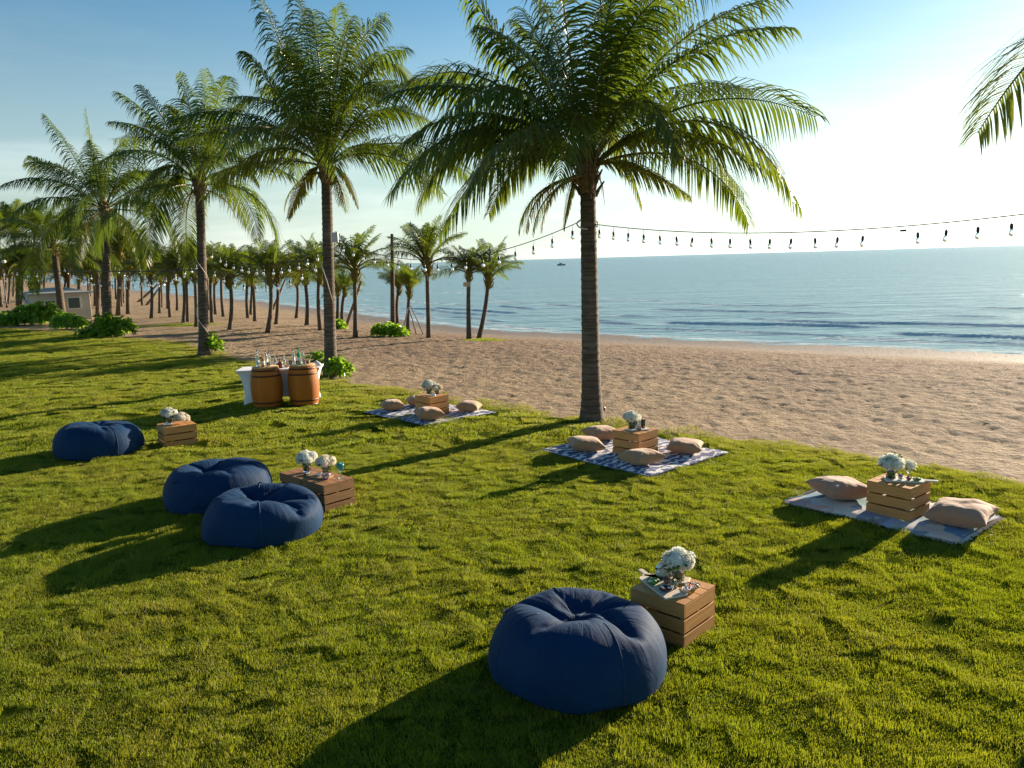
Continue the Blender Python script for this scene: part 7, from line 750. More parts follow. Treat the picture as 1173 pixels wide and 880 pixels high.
-2,-1,2,1,2,0,1,-1,0,-1,-1,-2,0,1,1,1,0,-2,-1,1,2,0,-1,0,1,-1,0,0,1,1,0,1,-1,0,-1,2,-1,0,0,1,1,-3,-1,-2,0,-1,2,-1,1,-1,2,0,1,0,0,-1,0,0,0,0,
0,1,0,0,0,-1,0,-2,1,-1,-1,-3,-4,-3,-2,4,6,7,1,1,-2,-1,-2,1,0,1,-3,1,-1,2,0,0,-1,0,1,-1,-1,-1,-1,2,-1,3,-2,2,-1,1,-2,1,1,0,-1,-1,-1,-2,0,1,2,-1,-1,0,
1,-1,0,-1,3,0,0,-1,0,1,1,0,1,-2,2,-2,1,-1,1,-1,-1,0,1,1,0,-1,-2,0,2,-1,-1,-2,0,1,0,0,0,0,0,0,-1,-1,-1,2,1,1,-1,0,-1,-1,-1,3,2,-3,-1,-1,-3,-6,-2,11,
5,3,-7,0,-1,5,1,0,-3,-1,2,1,-1,-1,0,0,-2,1,1,2,-3,0,1,3,0,-1,-2,0,-1,1,0,2,-1,1,2,-5,2,-3,13,-5,-4,-11,2,3,1,-1,0,6,2,0,-3,-1,1,2,0,1,-2,0,0,2,
0,0,-1,0,0,-1,-1,0,-1,-1,1,0,4,0,3,-1,-1,1,-1,-1,0,0,1,0,0,-1,-1,-1,1,1,1,-2,-1,0,2,-1,-1,1,1,0,-2,-2,0,1,4,2,-2,-5,1,-1,-1,-3,2,4,2,1,-1,0,-1,1,
0,1,-2,-2,-2,0,2,1,0,-1,0,2,0,-1,-1,-1,1,2,1,1,0,-1,0,0,1,2,1,-2,-5,-1,1,0,0,3,4,-2,-2,-2,1,0,1,-2,1,-1,-3,-1,0,5,0,1,0,-1,0,-3,1,-2,2,-1,2,0,
-1,0,-2,0,1,0,0,-2,-1,1,1,1,-1,1,0,1,-3,0,0,1,1,0,-1,0,0,0,-1,0,1,1,-1,0,2,0,0,-3,0,1,-1,1,-1,1,0,1,-1,0,1,-2,-1,-2,3,1,1,-2,1,-2,1,-1,1,-3,
0,2,3,-1,0,-6,4,1,4,-3,-4,9,-1,2,-8,0,0,2,0,1,-2,1,-3,2,1,2,-2,0,1,0,-1,-1,1,0,-2,-1,0,1,0,1,1,0,-1,0,2,1,-1,0,0,-1,4,-1,1,-5,0,0,-2,1,2,2,
-1,0,1,0,-2,0,0,0,-2,0,1,2,1,0,0,-1,0,0,1,0,1,-1,0,-1,-2,1,1,2,-1,1,1,0,-1,0,1,0,0,0,0,0,-2,-1,0,2,0,-1,-2,0,0,0,0,-1,2,-1,1,0,3,1,0,2,
-1,1,-5,1,-2,1,-2,-1,0,0,1,0,0,0,0,2,1,0,-3,-1,-1,0,-1,0,2,2,2,0,-2,-1,-1,2,0,0,-1,1,1,0,1,-2,0,1,1,0,-3,1,0,0,0,0,1,1,1,-2,-1,0,1,-1,-1,-1,
0,-1,0,1,1,2,-1,0,-1,1,0,-1,-1,0,-2,1,-1,0,0,2,1,-1,-1,-2,1,-2,1,0,3,0,-1,-1,1,0,0,0,0,0,0,1,-1,1,-1,2,-3,0,0,1,1,-1,1,-1,0,-3,1,0,1,-1,-1,0,
1,2,-2,-1,-1,1,0,1,0,1,0,0,2,-1,0,1,2,0,1,-1,4,0,-1,1,-6,0,-4,2,-1,2,0,0,-2,-1,2,1,0,-2,-1,1,0,0,0,0,0,0,2,-1,0,0,1,0,-1,2,1,0,-1,0,1,1,
-1,-1,-1,0,0,2,0,-1,-1,0,0,-1,1,0,-1,0,2,2,0,0,1,-1,-1,-3,0,0,2,-1,1,-1,2,0,2,-1,-1,-1,0,2,-1,0,0,2,1,-1,0,-1,-2,-1,0,0,-1,0,3,1,-1,-2,0,0,2,1,
1,-1,-3,-1,-1,1,2,-1,1,0,2,4,-3,0,-3,2,-1,-1,0,2,-1,1,-2,-1,-2,-1,0,0,0,1,1,0,-2,1,2,1,-3,-1,2,1,1,-1,0,-2,2,1,1,0,0,1,0,1,0,-1,-1,1,1,-1,-1,-1,
1,1,-1,-1,-2,1,0,0,1,2,0,-3,0,1,1,-1,-1,0,0,0,0,0,-1,0,1,-1,-2,-2,0,0,1,-1,-1,0,1,2,0,2,-1,-1,-3,1,1,0,-1,-1,2,0,-2,4,6,2,-7,-4,-1,8,-4,2,-4,-1,
-1,-1,3,1,0,0,-1,0,0,1,0,-1,-1,-1,1,2,1,-2,-1,0,0,0,0,2,0,1,-3,4,1,1,-11,-9,10,3,6,-13,4,-1,6,0,2,-2,-1,-1,3,2,-1,-2,-1,2,0,0,0,0,0,1,-1,0,0,1,
0,-2,1,0,0,-1,0,0,1,0,0,0,1,1,1,0,-2,-3,1,2,2,-2,0,0,0,-1,0,1,1,-2,0,-1,1,0,2,0,-1,-1,-1,1,0,3,-4,1,-6,6,-1,9,-1,0,-1,-1,1,-2,-1,0,1,1,-2,-4,
-1,1,-1,-1,-1,3,1,1,-2,1,-1,0,-1,1,2,2,2,4,-3,-2,-10,-3,1,0,5,0,9,0,0,-5,0,-3,0,-2,0,-2,2,3,3,-2,-1,-1,1,1,4,-1,-2,-2,1,1,-1,-1,1,1,0,-2,-3,-2,-1,0,
2,4,4,-1,-1,1,2,1,-1,1,-1,0,-2,-1,-1,1,1,1,0,-1,-1,1,1,-1,-2,-1,1,0,1,-2,1,0,1,0,0,1,-1,1,-3,2,0,-1,-1,0,1,1,-2,0,-2,-1,2,1,2,-1,-1,1,2,2,-3,-1,
-3,0,-1,-2,12,-1,6,-13,-2,-3,4,4,1,0,-3,-1,-1,2,1,0,-2,0,0,2,1,1,-3,-2,0,3,2,-1,-1,2,2,-2,0,2,-1,-8,-11,16,6,7,-11,-2,0,0,2,0,1,-3,0,-1,1,1,-4,-3,4,-4,
0,-1,0,-1,0,0,2,-2,2,2,-2,3,-1,3,-4,3,0,4,1,-2,2,0,-1,3,-1,-3,-1,-2,1,-1,0,1,0,3,0,0,-1,1,1,-4,-1,-5,0,2,-1,3,-1,6,0,2,-1,0,1,-3,3,-3,6,-2,4,2,
0,-4,-5,4,-6,2,-2,1,-6,-1,7,6,-2,-3,-3,2,1,-2,-1,2,4,-2,-2,-2,1,1,2,-1,0,0,1,1,0,-1,-1,-1,1,0,1,1,-2,-2,-2,2,0,1,1,3,-1,-2,-2,2,-1,-3,-2,2,3,0,1,0,
1,-3,-3,-3,-3,1,1,2,0,3,7,12,-2,-5,-7,1,2,-3,0,-2,0,-2,1,-1,4,-1,-1,-3,0,1,0,3,4,1,-2,-5,0,-1,1,1,-1,2,-2,0,0,0,0,-2,2,-1,-4,-1,-1,1,0,1,-1,-1,1,0,
2,0,-2,-2,-1,2,2,-2,-1,-2,2,1,4,-3,-1,-4,-1,5,-2,2,4,2,1,-6,0,4,-2,1,0,0,-1,-2,1,-1,1,-1,1,-1,2,1,0,-2,-1,2,0,-1,-2,0,-1,-6,9,-1,3,-7,1,2,-2,2,0,1,
-2,1,-1,1,1,-2,-1,0,1,1,-3,4,2,0,1,2,0,1,-2,2,-2,-1,2,-4,2,-2,6,-4,1,-6,2,1,1,0,-1,1,2,0,5,0,-2,-1,-2,-1,-5,-2,2,0,0,0,-2,5,2,7,-3,0,-3,1,0,0,
0,-2,0,2,-1,5,1,1,2,-2,-3,-9,-1,-1,-3,-2,7,3,-1,-1,0,3,-2,2,2,2,4,-5,-1,-4,2,-1,0,0,3,2,1,-1,1,0,-1,-3,-1,0,0,3,2,6,-1,-1,-3,-2,1,-1,1,-1,2,0,0,-3,
-1,-4,-3,-2,3,4,2,-2,-3,0,0,2,-2,1,0,5,5,2,-2,0,2,-1,-4,-6,-3,-2,5,2,0,-3,-2,2,4,4,0,-3,-3,2,2,2,-2,-5,0,-1,1,-1,2,3,3,0,-4,-3,-2,-1,4,1,-2,-1,-1,0,
-2,0,-4,-1,1,3,1,-1,0,0,-1,-2,1,0,1,0,-1,-2,1,1,-1,-1,-2,3,1,0,-3,0,-4,3,-3,4,7,2,-1,-4,-1,1,-1,-1,1,-3,2,2,0,2,-1,-1,-2,1,0,1,-2,1,1,-1,0,-3,-2,5,
-3,-1,2,5,5,-7,-1,0,-1,0,-1,2,0,1,-2,2,-2,4,0,1,1,3,-2,1,-1,-1,1,0,-1,1,0,3,-2,-2,0,-2,2,0,-1,-1,0,0,-3,1,-2,2,1,-2,0,1,-1,2,3,4,-3,-2,-2,1,-2,0,
-2,1,-2,3,-2,4,1,-1,-1,-3,1,-3,0,1,3,1,-1,0,-1,1,-3,-1,0,-3,-1,1,1,0,2,-2,0,2,6,1,-5,-3,1,2,4,1,-2,-2,0,-1,0,1,1,0,-1,-1,-1,-1,0,-1,-1,0,1,1,1,-1,
-1,0,0,-1,0,2,2,2,2,0,-1,-1,-1,4,3,2,1,1,-2,-2,-1,-1,1,-1,0,-1,2,1,0,1,0,2,4,0,-3,-10,-1,0,3,1,0,-2,0,0,2,-2,-1,0,1,1,2,0,-1,1,-1,-1,-4,-1,1,5,
1,0,-5,1,0,2,0,-1,-3,0,0,2,-3,2,5,1,1,-4,0,-2,-1,0,1,2,-1,-2,-2,3,1,0,-4,0,2,3,0,-2,-2,1,3,6,-4,-6,-2,0,4,-5,1,7,2,-4,-3,2,2,-1,0,3,-6,-1,0,1,
2,-1,-2,-2,2,3,-2,-3,3,1,-1,3,3,4,-10,-2,1,1,2,-2,1,-2,1,0,2,-4,4,-1,0,2,4,-4,5,-3,3,-3,0,3,-2,-3,1,-6,2,-4,5,2,-1,3,-4,2,-6,4,0,4,-3,2,-6,-1,2,-3,
-4,2,-6,3,3,5,1,-2,0,1,-3,4,3,-2,0,-10,-1,-5,7,-1,4,-6,-4,-5,4,2,3,-2,2,-9,-2,0,2,1,2,4,4,4,7,-4,-7,-8,7,2,5,-8,-3,-7,5,0,5,4,-2,0,-3,1,1,2,-3,-4,
-3,0,-3,1,1,3,0,1,0,-4,-2,-5,-2,1,3,3,3,3,0,2,1,2,2,4,3,4,6,-1,-3,-4,-1,3,4,1,-3,-2,0,3,3,-5,-3,-3,3,0,2,0,1,1,6,2,-8,-3,2,3,0,-5,-4,-3,1,7,
1,-4,-6,-3,5,10,3,-1,-7,-3,-4,4,2,2,-3,1,6,3,-3,-3,3,1,1,0])
# ------------------------------------------------------------------ materials of the setting
def m_sand():
    m = mat('sand', rough=.9); g = G(m); pos = g.n('NewGeometry').outputs['Position']
    at_ = g.n('Attribute', attribute_name='wet').outputs['Fac']
    big = g.noise(.35, 5, .6); fine = g.noise(9, 6, .7); gr = g.noise(160, 2, .8)
    c = g.ramp(fine, [(.3, (.29, .195, .100)), (.7, (.51, .36, .20))])
    c = g.mix(g.ramp(big, [(.42, (0, 0, 0)), (.62, (.4, .4, .4))]), c, (.20, .115, .060))
    c = g.mix(g.ramp(gr, [(.3, (.25, .25, .25)), (.5, (0, 0, 0))]), c, (.2, .13, .08))
    wr = g.n('Attribute', attribute_name='wrack').outputs['Fac']
    c = g.mix(g.math('MULTIPLY', wr, g.ramp(g.noise(1.7, 6, .72), [(.38, (.15, .15, .15)), (.62, (.85, .85, .85))])), c, (.17, .085, .048))
    c = g.mix(g.ramp(g.noise(5.5, 5, .7), [(.40, (.45, .45, .45)), (.56, (0, 0, 0))]), c, (.13, .085, .05))
    wetc = g.mix(fine, (.13, .100, .078), (.20, .155, .12))
    c = g.mix(at_, c, wetc)
    g.set(Base_Color=c); r = g.math('MULTIPLY', at_, -.22); g.set(Roughness=g.math('ADD', r, .92))
    h = g.math('ADD', g.noise(6.5, 6, .66), g.math('MULTIPLY', gr, .05))
    h = g.math('MULTIPLY', h, g.math('SUBTRACT', 1, g.math('MULTIPLY', at_, .7)))
    g.set(Normal=g.bump(h, 1, .24))
    return m
def m_soil():
    m = mat('lawn_soil', rough=.95); g = G(m); g.b.inputs['Specular IOR Level'].default_value = 0
    g.set(Base_Color=g.ramp(g.noise(3, 6, .7), [(.3, (.03, .05, .004)), (.7, (.055, .075, .007))]))
    g.set(Normal=g.bump(g.noise(60, 4, .7), 1, .02)); return m
def m_grass():
    m = mat('grass_blade', rough=.5); g = G(m)
    n1 = g.noise(.55, 4, .6); n2 = g.noise(3.5, 3, .6); 
    tn = g.n('Attribute', attribute_name='tone').outputs['Vector']; s = g.n('SeparateXYZ'); g.l(tn, s.inputs[0])
    c = g.mix(s.outputs[1], (.108, .166, .008), (.228, .270, .013))
    c = g.mix(g.ramp(n1, [(.38, (0, 0, 0)), (.66, (.7, .7, .7))]), c, (.31, .255, .035))
    c = g.mix(g.ramp(n2, [(.35, (.5, .5, .5)), (.6, (0, 0, 0))]), c, (.075, .145, .010))
    c = g.mix(g.ramp(s.outputs[1], [(.90, (0, 0, 0)), (.94, (.8, .8, .8))]), c, (.30, .23, .08))
    c = g.mix(g.ramp(g.noise(1.3, 5, .7), [(.56, (0, 0, 0)), (.70, (.6, .6, .6))]), c, (.26, .19, .06))
    dr = g.n('Attribute', attribute_name='dry', attribute_type='INSTANCER').outputs['Fac']; c = g.mix(dr, c, (.33, .25, .10))
    g.set(Base_Color=c); g.b.inputs['Specular IOR Level'].default_value = .35
    tr = g.n('BsdfTranslucent'); g.l(g.mix(.5, c, (.44, .51, .010)), tr.inputs[0])
    ms = g.n('MixShader', Fac=.45); g.l(g.b.outputs[0], ms.inputs[1]); g.l(tr.outputs[0], ms.inputs[2])
    g.l(ms.outputs[0], g.t.nodes['Material Output'].inputs[0]); return m
def m_leaf(name, a, b, tip, tc, trans=.35, rough=.35):
    m = mat(name, rough=rough); g = G(m)
    tn = g.n('Attribute', attribute_name='tone').outputs['Vector']; s = g.n('SeparateXYZ'); g.l(tn, s.inputs[0])
    oi = g.n('ObjectInfo').outputs['Random']
    c = g.mix(s.outputs[1], a, b)
    c = g.mix(g.math('MULTIPLY', s.outputs[2], 1.0), c, (.25, .20, .03))
    c = g.mix(g.ramp(s.outputs[0], [(.72, (0, 0, 0)), (1.0, (.7, .7, .7))]), c, tip)
    hs = g.n('HueSaturation'); g.l(c, hs.inputs['Color']); g.l(g.math('ADD', g.math('MULTIPLY', oi, .4), .8), hs.inputs['Value'])
    c = hs.outputs[0]
    g.set(Base_Color=c); g.b.inputs['Specular IOR Level'].default_value = .3
    tr = g.n('BsdfTranslucent'); g.l(g.mix(.55, c, tc), tr.inputs[0])
    ms = g.n('MixShader', Fac=trans); g.l(g.b.outputs[0], ms.inputs[1]); g.l(tr.outputs[0], ms.inputs[2])
    g.l(ms.outputs[0], g.t.nodes['Material Output'].inputs[0]); return m
def m_water():
    m = mat('sea_water', (.09, .22, .25), .18); g = G(m)
    g.b.inputs['IOR'].default_value = 1.33
    tc = g.n('NewGeometry').outputs['Position']
    def sc(v):
        p = g.n('Mapping', Scale=v, Rotation=(0, 0, math.radians(-32))); g.l(tc, p.inputs[0]); return p.outputs[0]
    h = g.math('MULTIPLY', g.noise(1.0, 5, .6, sc((.35, 1.1, 1))), 1.1)
    h = g.math('ADD', h, g.math('MULTIPLY', g.noise(1.0, 5, .65, sc((1.6, 4.2, 1))), .32))
    h = g.math('ADD', h, g.math('MULTIPLY', g.noise(1.0, 3, .6, sc((.06, .22, 1))), 2.0))
    g.set(Normal=g.bump(h, .9, .33))
    f = g.n('Attribute', attribute_name='foam').outputs['Fac']
    ff = g.math('MULTIPLY', f, g.ramp(g.noise(3.2, 6, .75, sc((.5, 1.4, 1))), [(.38, (0, 0, 0)), (.52, (1, 1, 1))]))
    g.set(Base_Color=g.mix(ff, (.09, .22, .25), (.75, .76, .74))); 
    # wave slopes keep a rough sea from ever mirroring the sky fully: cap the Fresnel weight
    nrm = g.bump(h, .9, .33); fr = g.n('Fresnel', IOR=1.33); g.l(nrm, fr.inputs['Normal'])
    df = g.n('BsdfDiffuse'); g.l(g.mix(ff, (.22, .38, .43), (.75, .76, .74)), df.inputs[0]); g.l(nrm, df.inputs['Normal'])
    gl = g.n('BsdfGlossy', Roughness=.2); g.l(nrm, gl.inputs['Normal'])
    ms = g.n('MixShader'); g.l(g.math('MULTIPLY', g.math('MINIMUM', fr.outputs[0], .58), g.math('SUBTRACT', 1, g.math('MULTIPLY', ff, .9))), ms.inputs[0])
    g.l(df.outputs[0], ms.inputs[1]); g.l(gl.outputs[0], ms.inputs[2]); g.l(ms.outputs[0], g.t.nodes['Material Output'].inputs[0])
    return m
SAND = m_sand(); SOIL = m_soil(); GRASS = m_grass(); WATER = m_water()
# ------------------------------------------------------------------ ground, lawn, sea
def axis(lo, a, b, hi, step, grow=1.12):
    c = list(np.arange(a, b, step)); s = step; x = b
    while x < hi: c.append(x); s *= grow; x += s
    c.append(hi); s = step; x = a
    left = []
    while x > lo: s *= grow; x -= s; left.append(max(x, lo))
    return np.array(sorted(set(left+c)))
def grid(xs, ys):
    X, Y = np.meshgrid(xs, ys); nx, ny = len(xs), len(ys)
    i = np.arange(nx*ny).reshape(ny, nx)
    F = np.stack([i[:-1, :-1], i[:-1, 1:], i[1:, 1:], i[1:, :-1]], -1).reshape(-1, 4)
    return X.ravel(), Y.ravel(), F
xs = axis(-3000, -13, 24, 1500, .085); ys = axis(-400, 9, 38, 9000, .085)
X, Y, F = grid(xs, ys)
D = shore_d(X, Y); LD = lawn_d(X, Y)
Z = zsand(X, Y, D)
dry = sstep(2.5, 7, D)*(1-sstep(-.3, .5, LD))*(1-sstep(50, 90, Y))
bump = (fbm(X*2.6, Y*2.6, 31, 3)-.5)*.045+(fbm(X*5.6, Y*4.6, 35, 2)-.5)*.062+(vn(X*9.3, Y*8.1, 38)-.5)*.022
fp = np.abs(fbm(X*3.8+4, Y*3.8, 90, 2)-.5)*2; bump = bump-.004*(1-sstep(.0, .35, fp))
Z = Z+dry*bump
inside = LD > .6
Z = np.where(inside, -.45, Z)                # lies well under the lawn there
ground = npmesh('sand_beach', np.stack([X, Y, Z], -1), F, SAND); tag(ground, kind='structure')
a = ground.data.attributes.new('wrack', 'FLOAT', 'POINT'); a.data.foreach_set('value', (sstep(-16, -3, X)*sstep(2, 5, D)*(1-sstep(9, 17, D+5*(fbm(X*.15, Y*.15, 66, 2)-.5)))).astype(np.float32))
wet = (1-sstep(1.8, 5.0, D+1.2*(fbm(X*.25, Y*.25, 8, 2)-.5)))
a = ground.data.attributes.new('wet', 'FLOAT', 'POINT'); a.data.foreach_set('value', wet.astype(np.float32))
xs = axis(-320, -12, 13, 40, .13); ys = axis(-60, -1, 18, 110, .13)
X, Y, F = grid(xs, ys); LD = lawn_d(X, Y)+.35*(fbm(X*1.3, Y*1.3, 3, 3)-.5)
Z = zlawn(X, Y)
keep = (LD > -.15)[F].all(1); F = F[keep]; used, inv = np.unique(F, return_inverse=True)
lawn = npmesh('lawn', np.stack([X, Y, Z], -1)[used], inv.reshape(-1, 4), SOIL); tag(lawn, kind='structure')
# sea
SEAZ = -.6
xs = axis(-26000, -20, 34, 26000, .22, 1.10); ys = axis(-3000, 20, 62, 26000, .2, 1.10)
X, Y, F = grid(xs, ys); Q = -shore_d(X, Y)
Z = np.zeros_like(X); foam = np.zeros_like(X)
U = X*.8-Y*.6
fade = (1-sstep(30, 60, Q))*(Y < 75)
rnd = random.Random(4)
for q0, amp, wd, sd_ in [(1.6, .06, .35, 1), (3.4, .09, .35, 2), (5.2, .11, .36, 3), (7.6, .12, .38, 4), (10.5, .11, .40, 5), (15, .10, .42, 6), (22, .08, .5, 7)]:
    qc = q0+1.6*(fbm(U*.10, U*0+sd_*3.3, 40+sd_, 2)-.5)*2
    lm = sstep(.45, .66, vn(U*.24+sd_*7.7, U*0+.5, 60+sd_))
    e = (Q-qc)/wd
    Z += amp*lm*np.where(e < 0, np.exp(-(e/.55)**2), np.exp(-e*e))
    foam = np.maximum(foam, lm*np.exp(-((e+.9)/.8)**2)*(.75 if q0 > 3 else 1))
Z += fade*.045*(fbm(U*.5, (X*.6+Y*.8)*1.5, 21, 3)-.5)
foam = np.maximum(foam, .7*np.exp(-((Q-.35)/.4)**2))
sea = npmesh('sea', np.stack([X, Y, Z+SEAZ], -1), F, WATER); tag(sea, kind='structure')
a = sea.data.attributes.new('foam', 'FLOAT', 'POINT'); a.data.foreach_set('value', foam.astype(np.float32))
# ------------------------------------------------------------------ blankets' footprints (grass is pressed flat under things)
BL = {}
def quad(c0, c1, c3):                       # left corner, near corner, right corner -> parallelogram
    c0, c1, c3 = Vector(c0), Vector(c1), Vector(c3); return c0, c1, c3, c0+c3-c1
BL['right'] = quad((3.25, 9.1), (4.51, 7.67), (5.44, 8.44))
BL['mid'] = quad((.43, 12.11), (1.85, 10.4), (3.26, 11.6))
BL['far'] = quad((-3.03, 15.81), (-1.58, 14.24), (-.35, 15.31))
def inquad(x, y, q, mrg):
    a, b, c = q[1], q[0]-q[1], q[2]-q[1]
    det = b.x*c.y-b.y*c.x; dx = x-a.x; dy = y-a.y
    u = (dx*c.y-dy*c.x)/det; v = (b.x*dy-b.y*dx)/det
    mu = mrg/b.length; mv = mrg/c.length
    return (u > -mu) & (u < 1+mu) & (v > -mv) & (v < 1+mv)
# ------------------------------------------------------------------ grass: blade tufts scattered over the lawn
def patch(seed, size, n, h, wd):
    r = np.random.RandomState(seed)
    x = (r.rand(n)-.5)*size*1.3; y = (r.rand(n)-.5)*size*1.3
    cl = fbm(x*9+seed*5, y*9, seed, 2)
    hh = h*(.45+1.1*cl)*(.7+.6*r.rand(n)); an = r.rand(n)*2*np.pi
    lean = (.25+.9*r.rand(n)**1.2)*hh; fa = r.rand(n)*2*np.pi
    W = wd*(.7+.6*r.rand(n)); tx, ty = np.cos(an), np.sin(an)
    lx, ly = np.cos(fa)*lean, np.sin(fa)*lean
    V = np.zeros((n, 5, 3)); T = np.zeros((n, 5, 3))
    V[:, 0] = np.stack([x-tx*W/2, y-ty*W/2, x*0-.012], -1); V[:, 1] = np.stack([x+tx*W/2, y+ty*W/2, x*0-.012], -1)
    V[:, 2] = np.stack([x+lx*.4-tx*W*.42, y+ly*.4-ty*W*.42, hh*.62], -1); V[:, 3] = np.stack([x+lx*.4+tx*W*.42, y+ly*.4+ty*W*.42, hh*.62], -1)
    V[:, 4] = np.stack([x+lx, y+ly, hh], -1)
    T[:, :, 1] = r.rand(n)[:, None]; T[:, 4, 0] = 1; T[:, 2:4, 0] = .5
    k = np.arange(n)[:, None]*5
    F = np.concatenate([k+np.array([[0, 1, 3]]), k+np.array([[0, 3, 2]]), k+np.array([[2, 3, 4]])], 0)
    me = bpy.data.meshes.new('grass_tuft'); me.vertices.add(n*5); me.vertices.foreach_set('co', V.astype(np.float32).ravel())
    me.loops.add(F.size); me.loops.foreach_set('vertex_index', F.astype(np.int32).ravel())
    me.polygons.add(len(F)); me.polygons.foreach_set('loop_start', np.arange(0, F.size, 3, dtype=np.int32))
    me.update(calc_edges=True); a = me.attributes.new('tone', 'FLOAT_VECTOR', 'POINT'); a.data.foreach_set('vector', T.astype(np.float32).ravel())
    me.materials.append(GRASS); return bpy.data.objects.new('grass_tuft', me)
def scatter(name, pts, rot, scl, dry, tufts, label):
    me = bpy.data.meshes.new(name); me.vertices.add(len(pts)); me.vertices.foreach_set('co', pts.astype(np.float32).ravel())
    for nm, ty, arr, key in (('rot', 'FLOAT_VECTOR', rot, 'vector'), ('scl', 'FLOAT_VECTOR', scl, 'vector')):
        a = me.attributes.new(nm, ty, 'POINT'); a.data.foreach_set(key, arr.astype(np.float32).ravel())
    a = me.attributes.new('dry', 'FLOAT', 'POINT'); a.data.foreach_set('value', dry.astype(np.float32))
    me.materials.append(GRASS)
    o = link(bpy.data.objects.new(name, me))
    ng = bpy.data.node_groups.new(name+'_scatter', 'GeometryNodeTree')
    ng.interface.new_socket('Geometry', in_out='INPUT', socket_type='NodeSocketGeometry'); ng.interface.new_socket('Geometry', in_out='OUTPUT', socket_type='NodeSocketGeometry')
    n = ng.nodes; gi = n.new('NodeGroupInput'); go = n.new('NodeGroupOutput')
    iop = n.new('GeometryNodeInstanceOnPoints'); g2i = n.new('GeometryNodeGeometryToInstance')
    for t in tufts:
        oi = n.new('GeometryNodeObjectInfo'); oi.inputs['Object'].default_value = t; oi.inputs['As Instance'].default_value = True
        ng.links.new(oi.outputs['Geometry'], g2i.inputs[0])
    ra = n.new('GeometryNodeInputNamedAttribute'); ra.data_type = 'FLOAT_VECTOR'; ra.inputs[0].default_value = 'rot'
    sa = n.new('GeometryNodeInputNamedAttribute'); sa.data_type = 'FLOAT_VECTOR'; sa.inputs[0].default_value = 'scl'
    iop.inputs['Pick Instance'].default_value = True
    ng.links.new(gi.outputs[0], iop.inputs['Points']); ng.links.new(g2i.outputs[0], iop.inputs['Instance'])
    ng.links.new(ra.outputs['Attribute'], iop.inputs['Rotation']); ng.links.new(sa.outputs['Attribute'], iop.inputs['Scale'])
    ng.links.new(iop.outputs[0], go.inputs[0])
    md = o.modifiers.new('scatter', 'NODES'); md.node_group = ng
    return tag(o, label, 'grass', kind='stuff')
def lawn_points(step, y0, y1, seed):
    r = np.random.RandomState(seed)
    xs = np.arange(-60, 16, step); ys = np.arange(y0, y1, step); X, Y = np.meshgrid(xs, ys); X = X.ravel(); Y = Y.ravel()
    X = X+(r.rand(len(X))-.5)*step*.6; Y = Y+(r.rand(len(Y))-.5)*step*.6
    k = (np.abs(X) < Y*.72+(7.5 if y0 < 5 else 9)) & (lawn_d(X, Y)+.35*(fbm(X*1.3, Y*1.3, 3, 3)-.5) > .0+.55*r.rand(len(X))**2.5)
    for q in BL.values(): k &= ~inquad(X, Y, q, -.02-step*.3)
    X, Y = X[k], Y[k]; n = len(X)
    Z = zlawn(X, Y); E = lawn_d(X, Y)+.9*(fbm(X*.8, Y*.8, 71, 3)-.5)
    dry = .9*(1-sstep(.1, 1.7, E))*(.4+.6*r.rand(n))
    hgt = .60+.85*fbm(X*2.1, Y*2.1, 51, 3)
    for q in BL.values(): hgt = np.where(inquad(X, Y, q, step*.75), hgt*.35, hgt)
    if y0 > 5: hgt = .55+.45*hgt
    hgt = hgt*(.45+.55*sstep(-.1, .9, E))
    rot = np.zeros((n, 3)); rot[:, 2] = r.rand(n)*6.283
    rot[:, 0] = (r.rand(n)-.5)*.25; rot[:, 1] = (r.rand(n)-.5)*.25
    scl = np.ones((n, 3)); scl[:, 2] = hgt
    return np.stack([X, Y, Z], -1), rot, scl, dry
near = [patch(s, .34, 1450, .0175, .0031) for s in (1, 2, 3)]
far = [patch(s, .62, 1500, .021, .0075) for s in (11, 12)]
scatter('near_grass', *lawn_points(.25, -.5, 13, 1), near, 'dense short green turf of the lawn around the beanbags')
scatter('distant_grass', *lawn_points(.5, 13.1, 62, 2), far, 'short green turf of the far lawn towards the palms')
# ------------------------------------------------------------------ palms
def m_trunk():
    m = mat('palm_trunk', rough=.9); g = G(m)
    o = g.obj((1, 1, 1)); sx = g.n('SeparateXYZ'); g.l(o, sx.inputs[0])
    st = g.n('Mapping', Scale=(3, 3, 26)); t = g.n('TexCoord'); g.l(t.outputs['Object'], st.inputs[0])
    rings = g.noise(1, 4, .6, st.outputs[0]); fib = g.noise(40, 4, .7, o)
    c = g.ramp(rings, [(.3, (.032, .021, .014)), (.5, (.095, .066, .042)), (.7, (.21, .155, .10))])
    wv = g.n('TexWave', Scale=2.6, Distortion=1.2, Detail=2.0, wave_type='BANDS', bands_direction='Z'); g.l(o, wv.inputs['Vector'])
    c = g.mix(g.ramp(wv.outputs['Fac'], [(.05, (.75, .75, .75)), (.3, (0, 0, 0))]), c, (.022, .014, .010))
    c = g.mix(g.ramp(g.noise(2.2, 4, .6, o), [(.5, (0, 0, 0)), (.7, (.55, .55, .55))]), c, (.24, .20, .15))
    c = g.mix(.35, c, g.ramp(fib, [(.3, (.025, .018, .014)), (.7, (.17, .13, .095))]))
    g.set(Base_Color=c); g.set(Normal=g.bump(g.math('ADD', rings, g.math('MULTIPLY', fib, .5)), .8, .03)); return m
TRUNK = m_trunk()
FROND = m_leaf('palm_frond', (.024, .064, .014), (.060, .115, .016), (.22, .16, .05), (.22, .31, .010), .40, .33)
DRY = m_leaf('dry_frond', (.20, .13, .06), (.30, .21, .09), (.32, .22, .12), (.3, .2, .05), .3, .7)
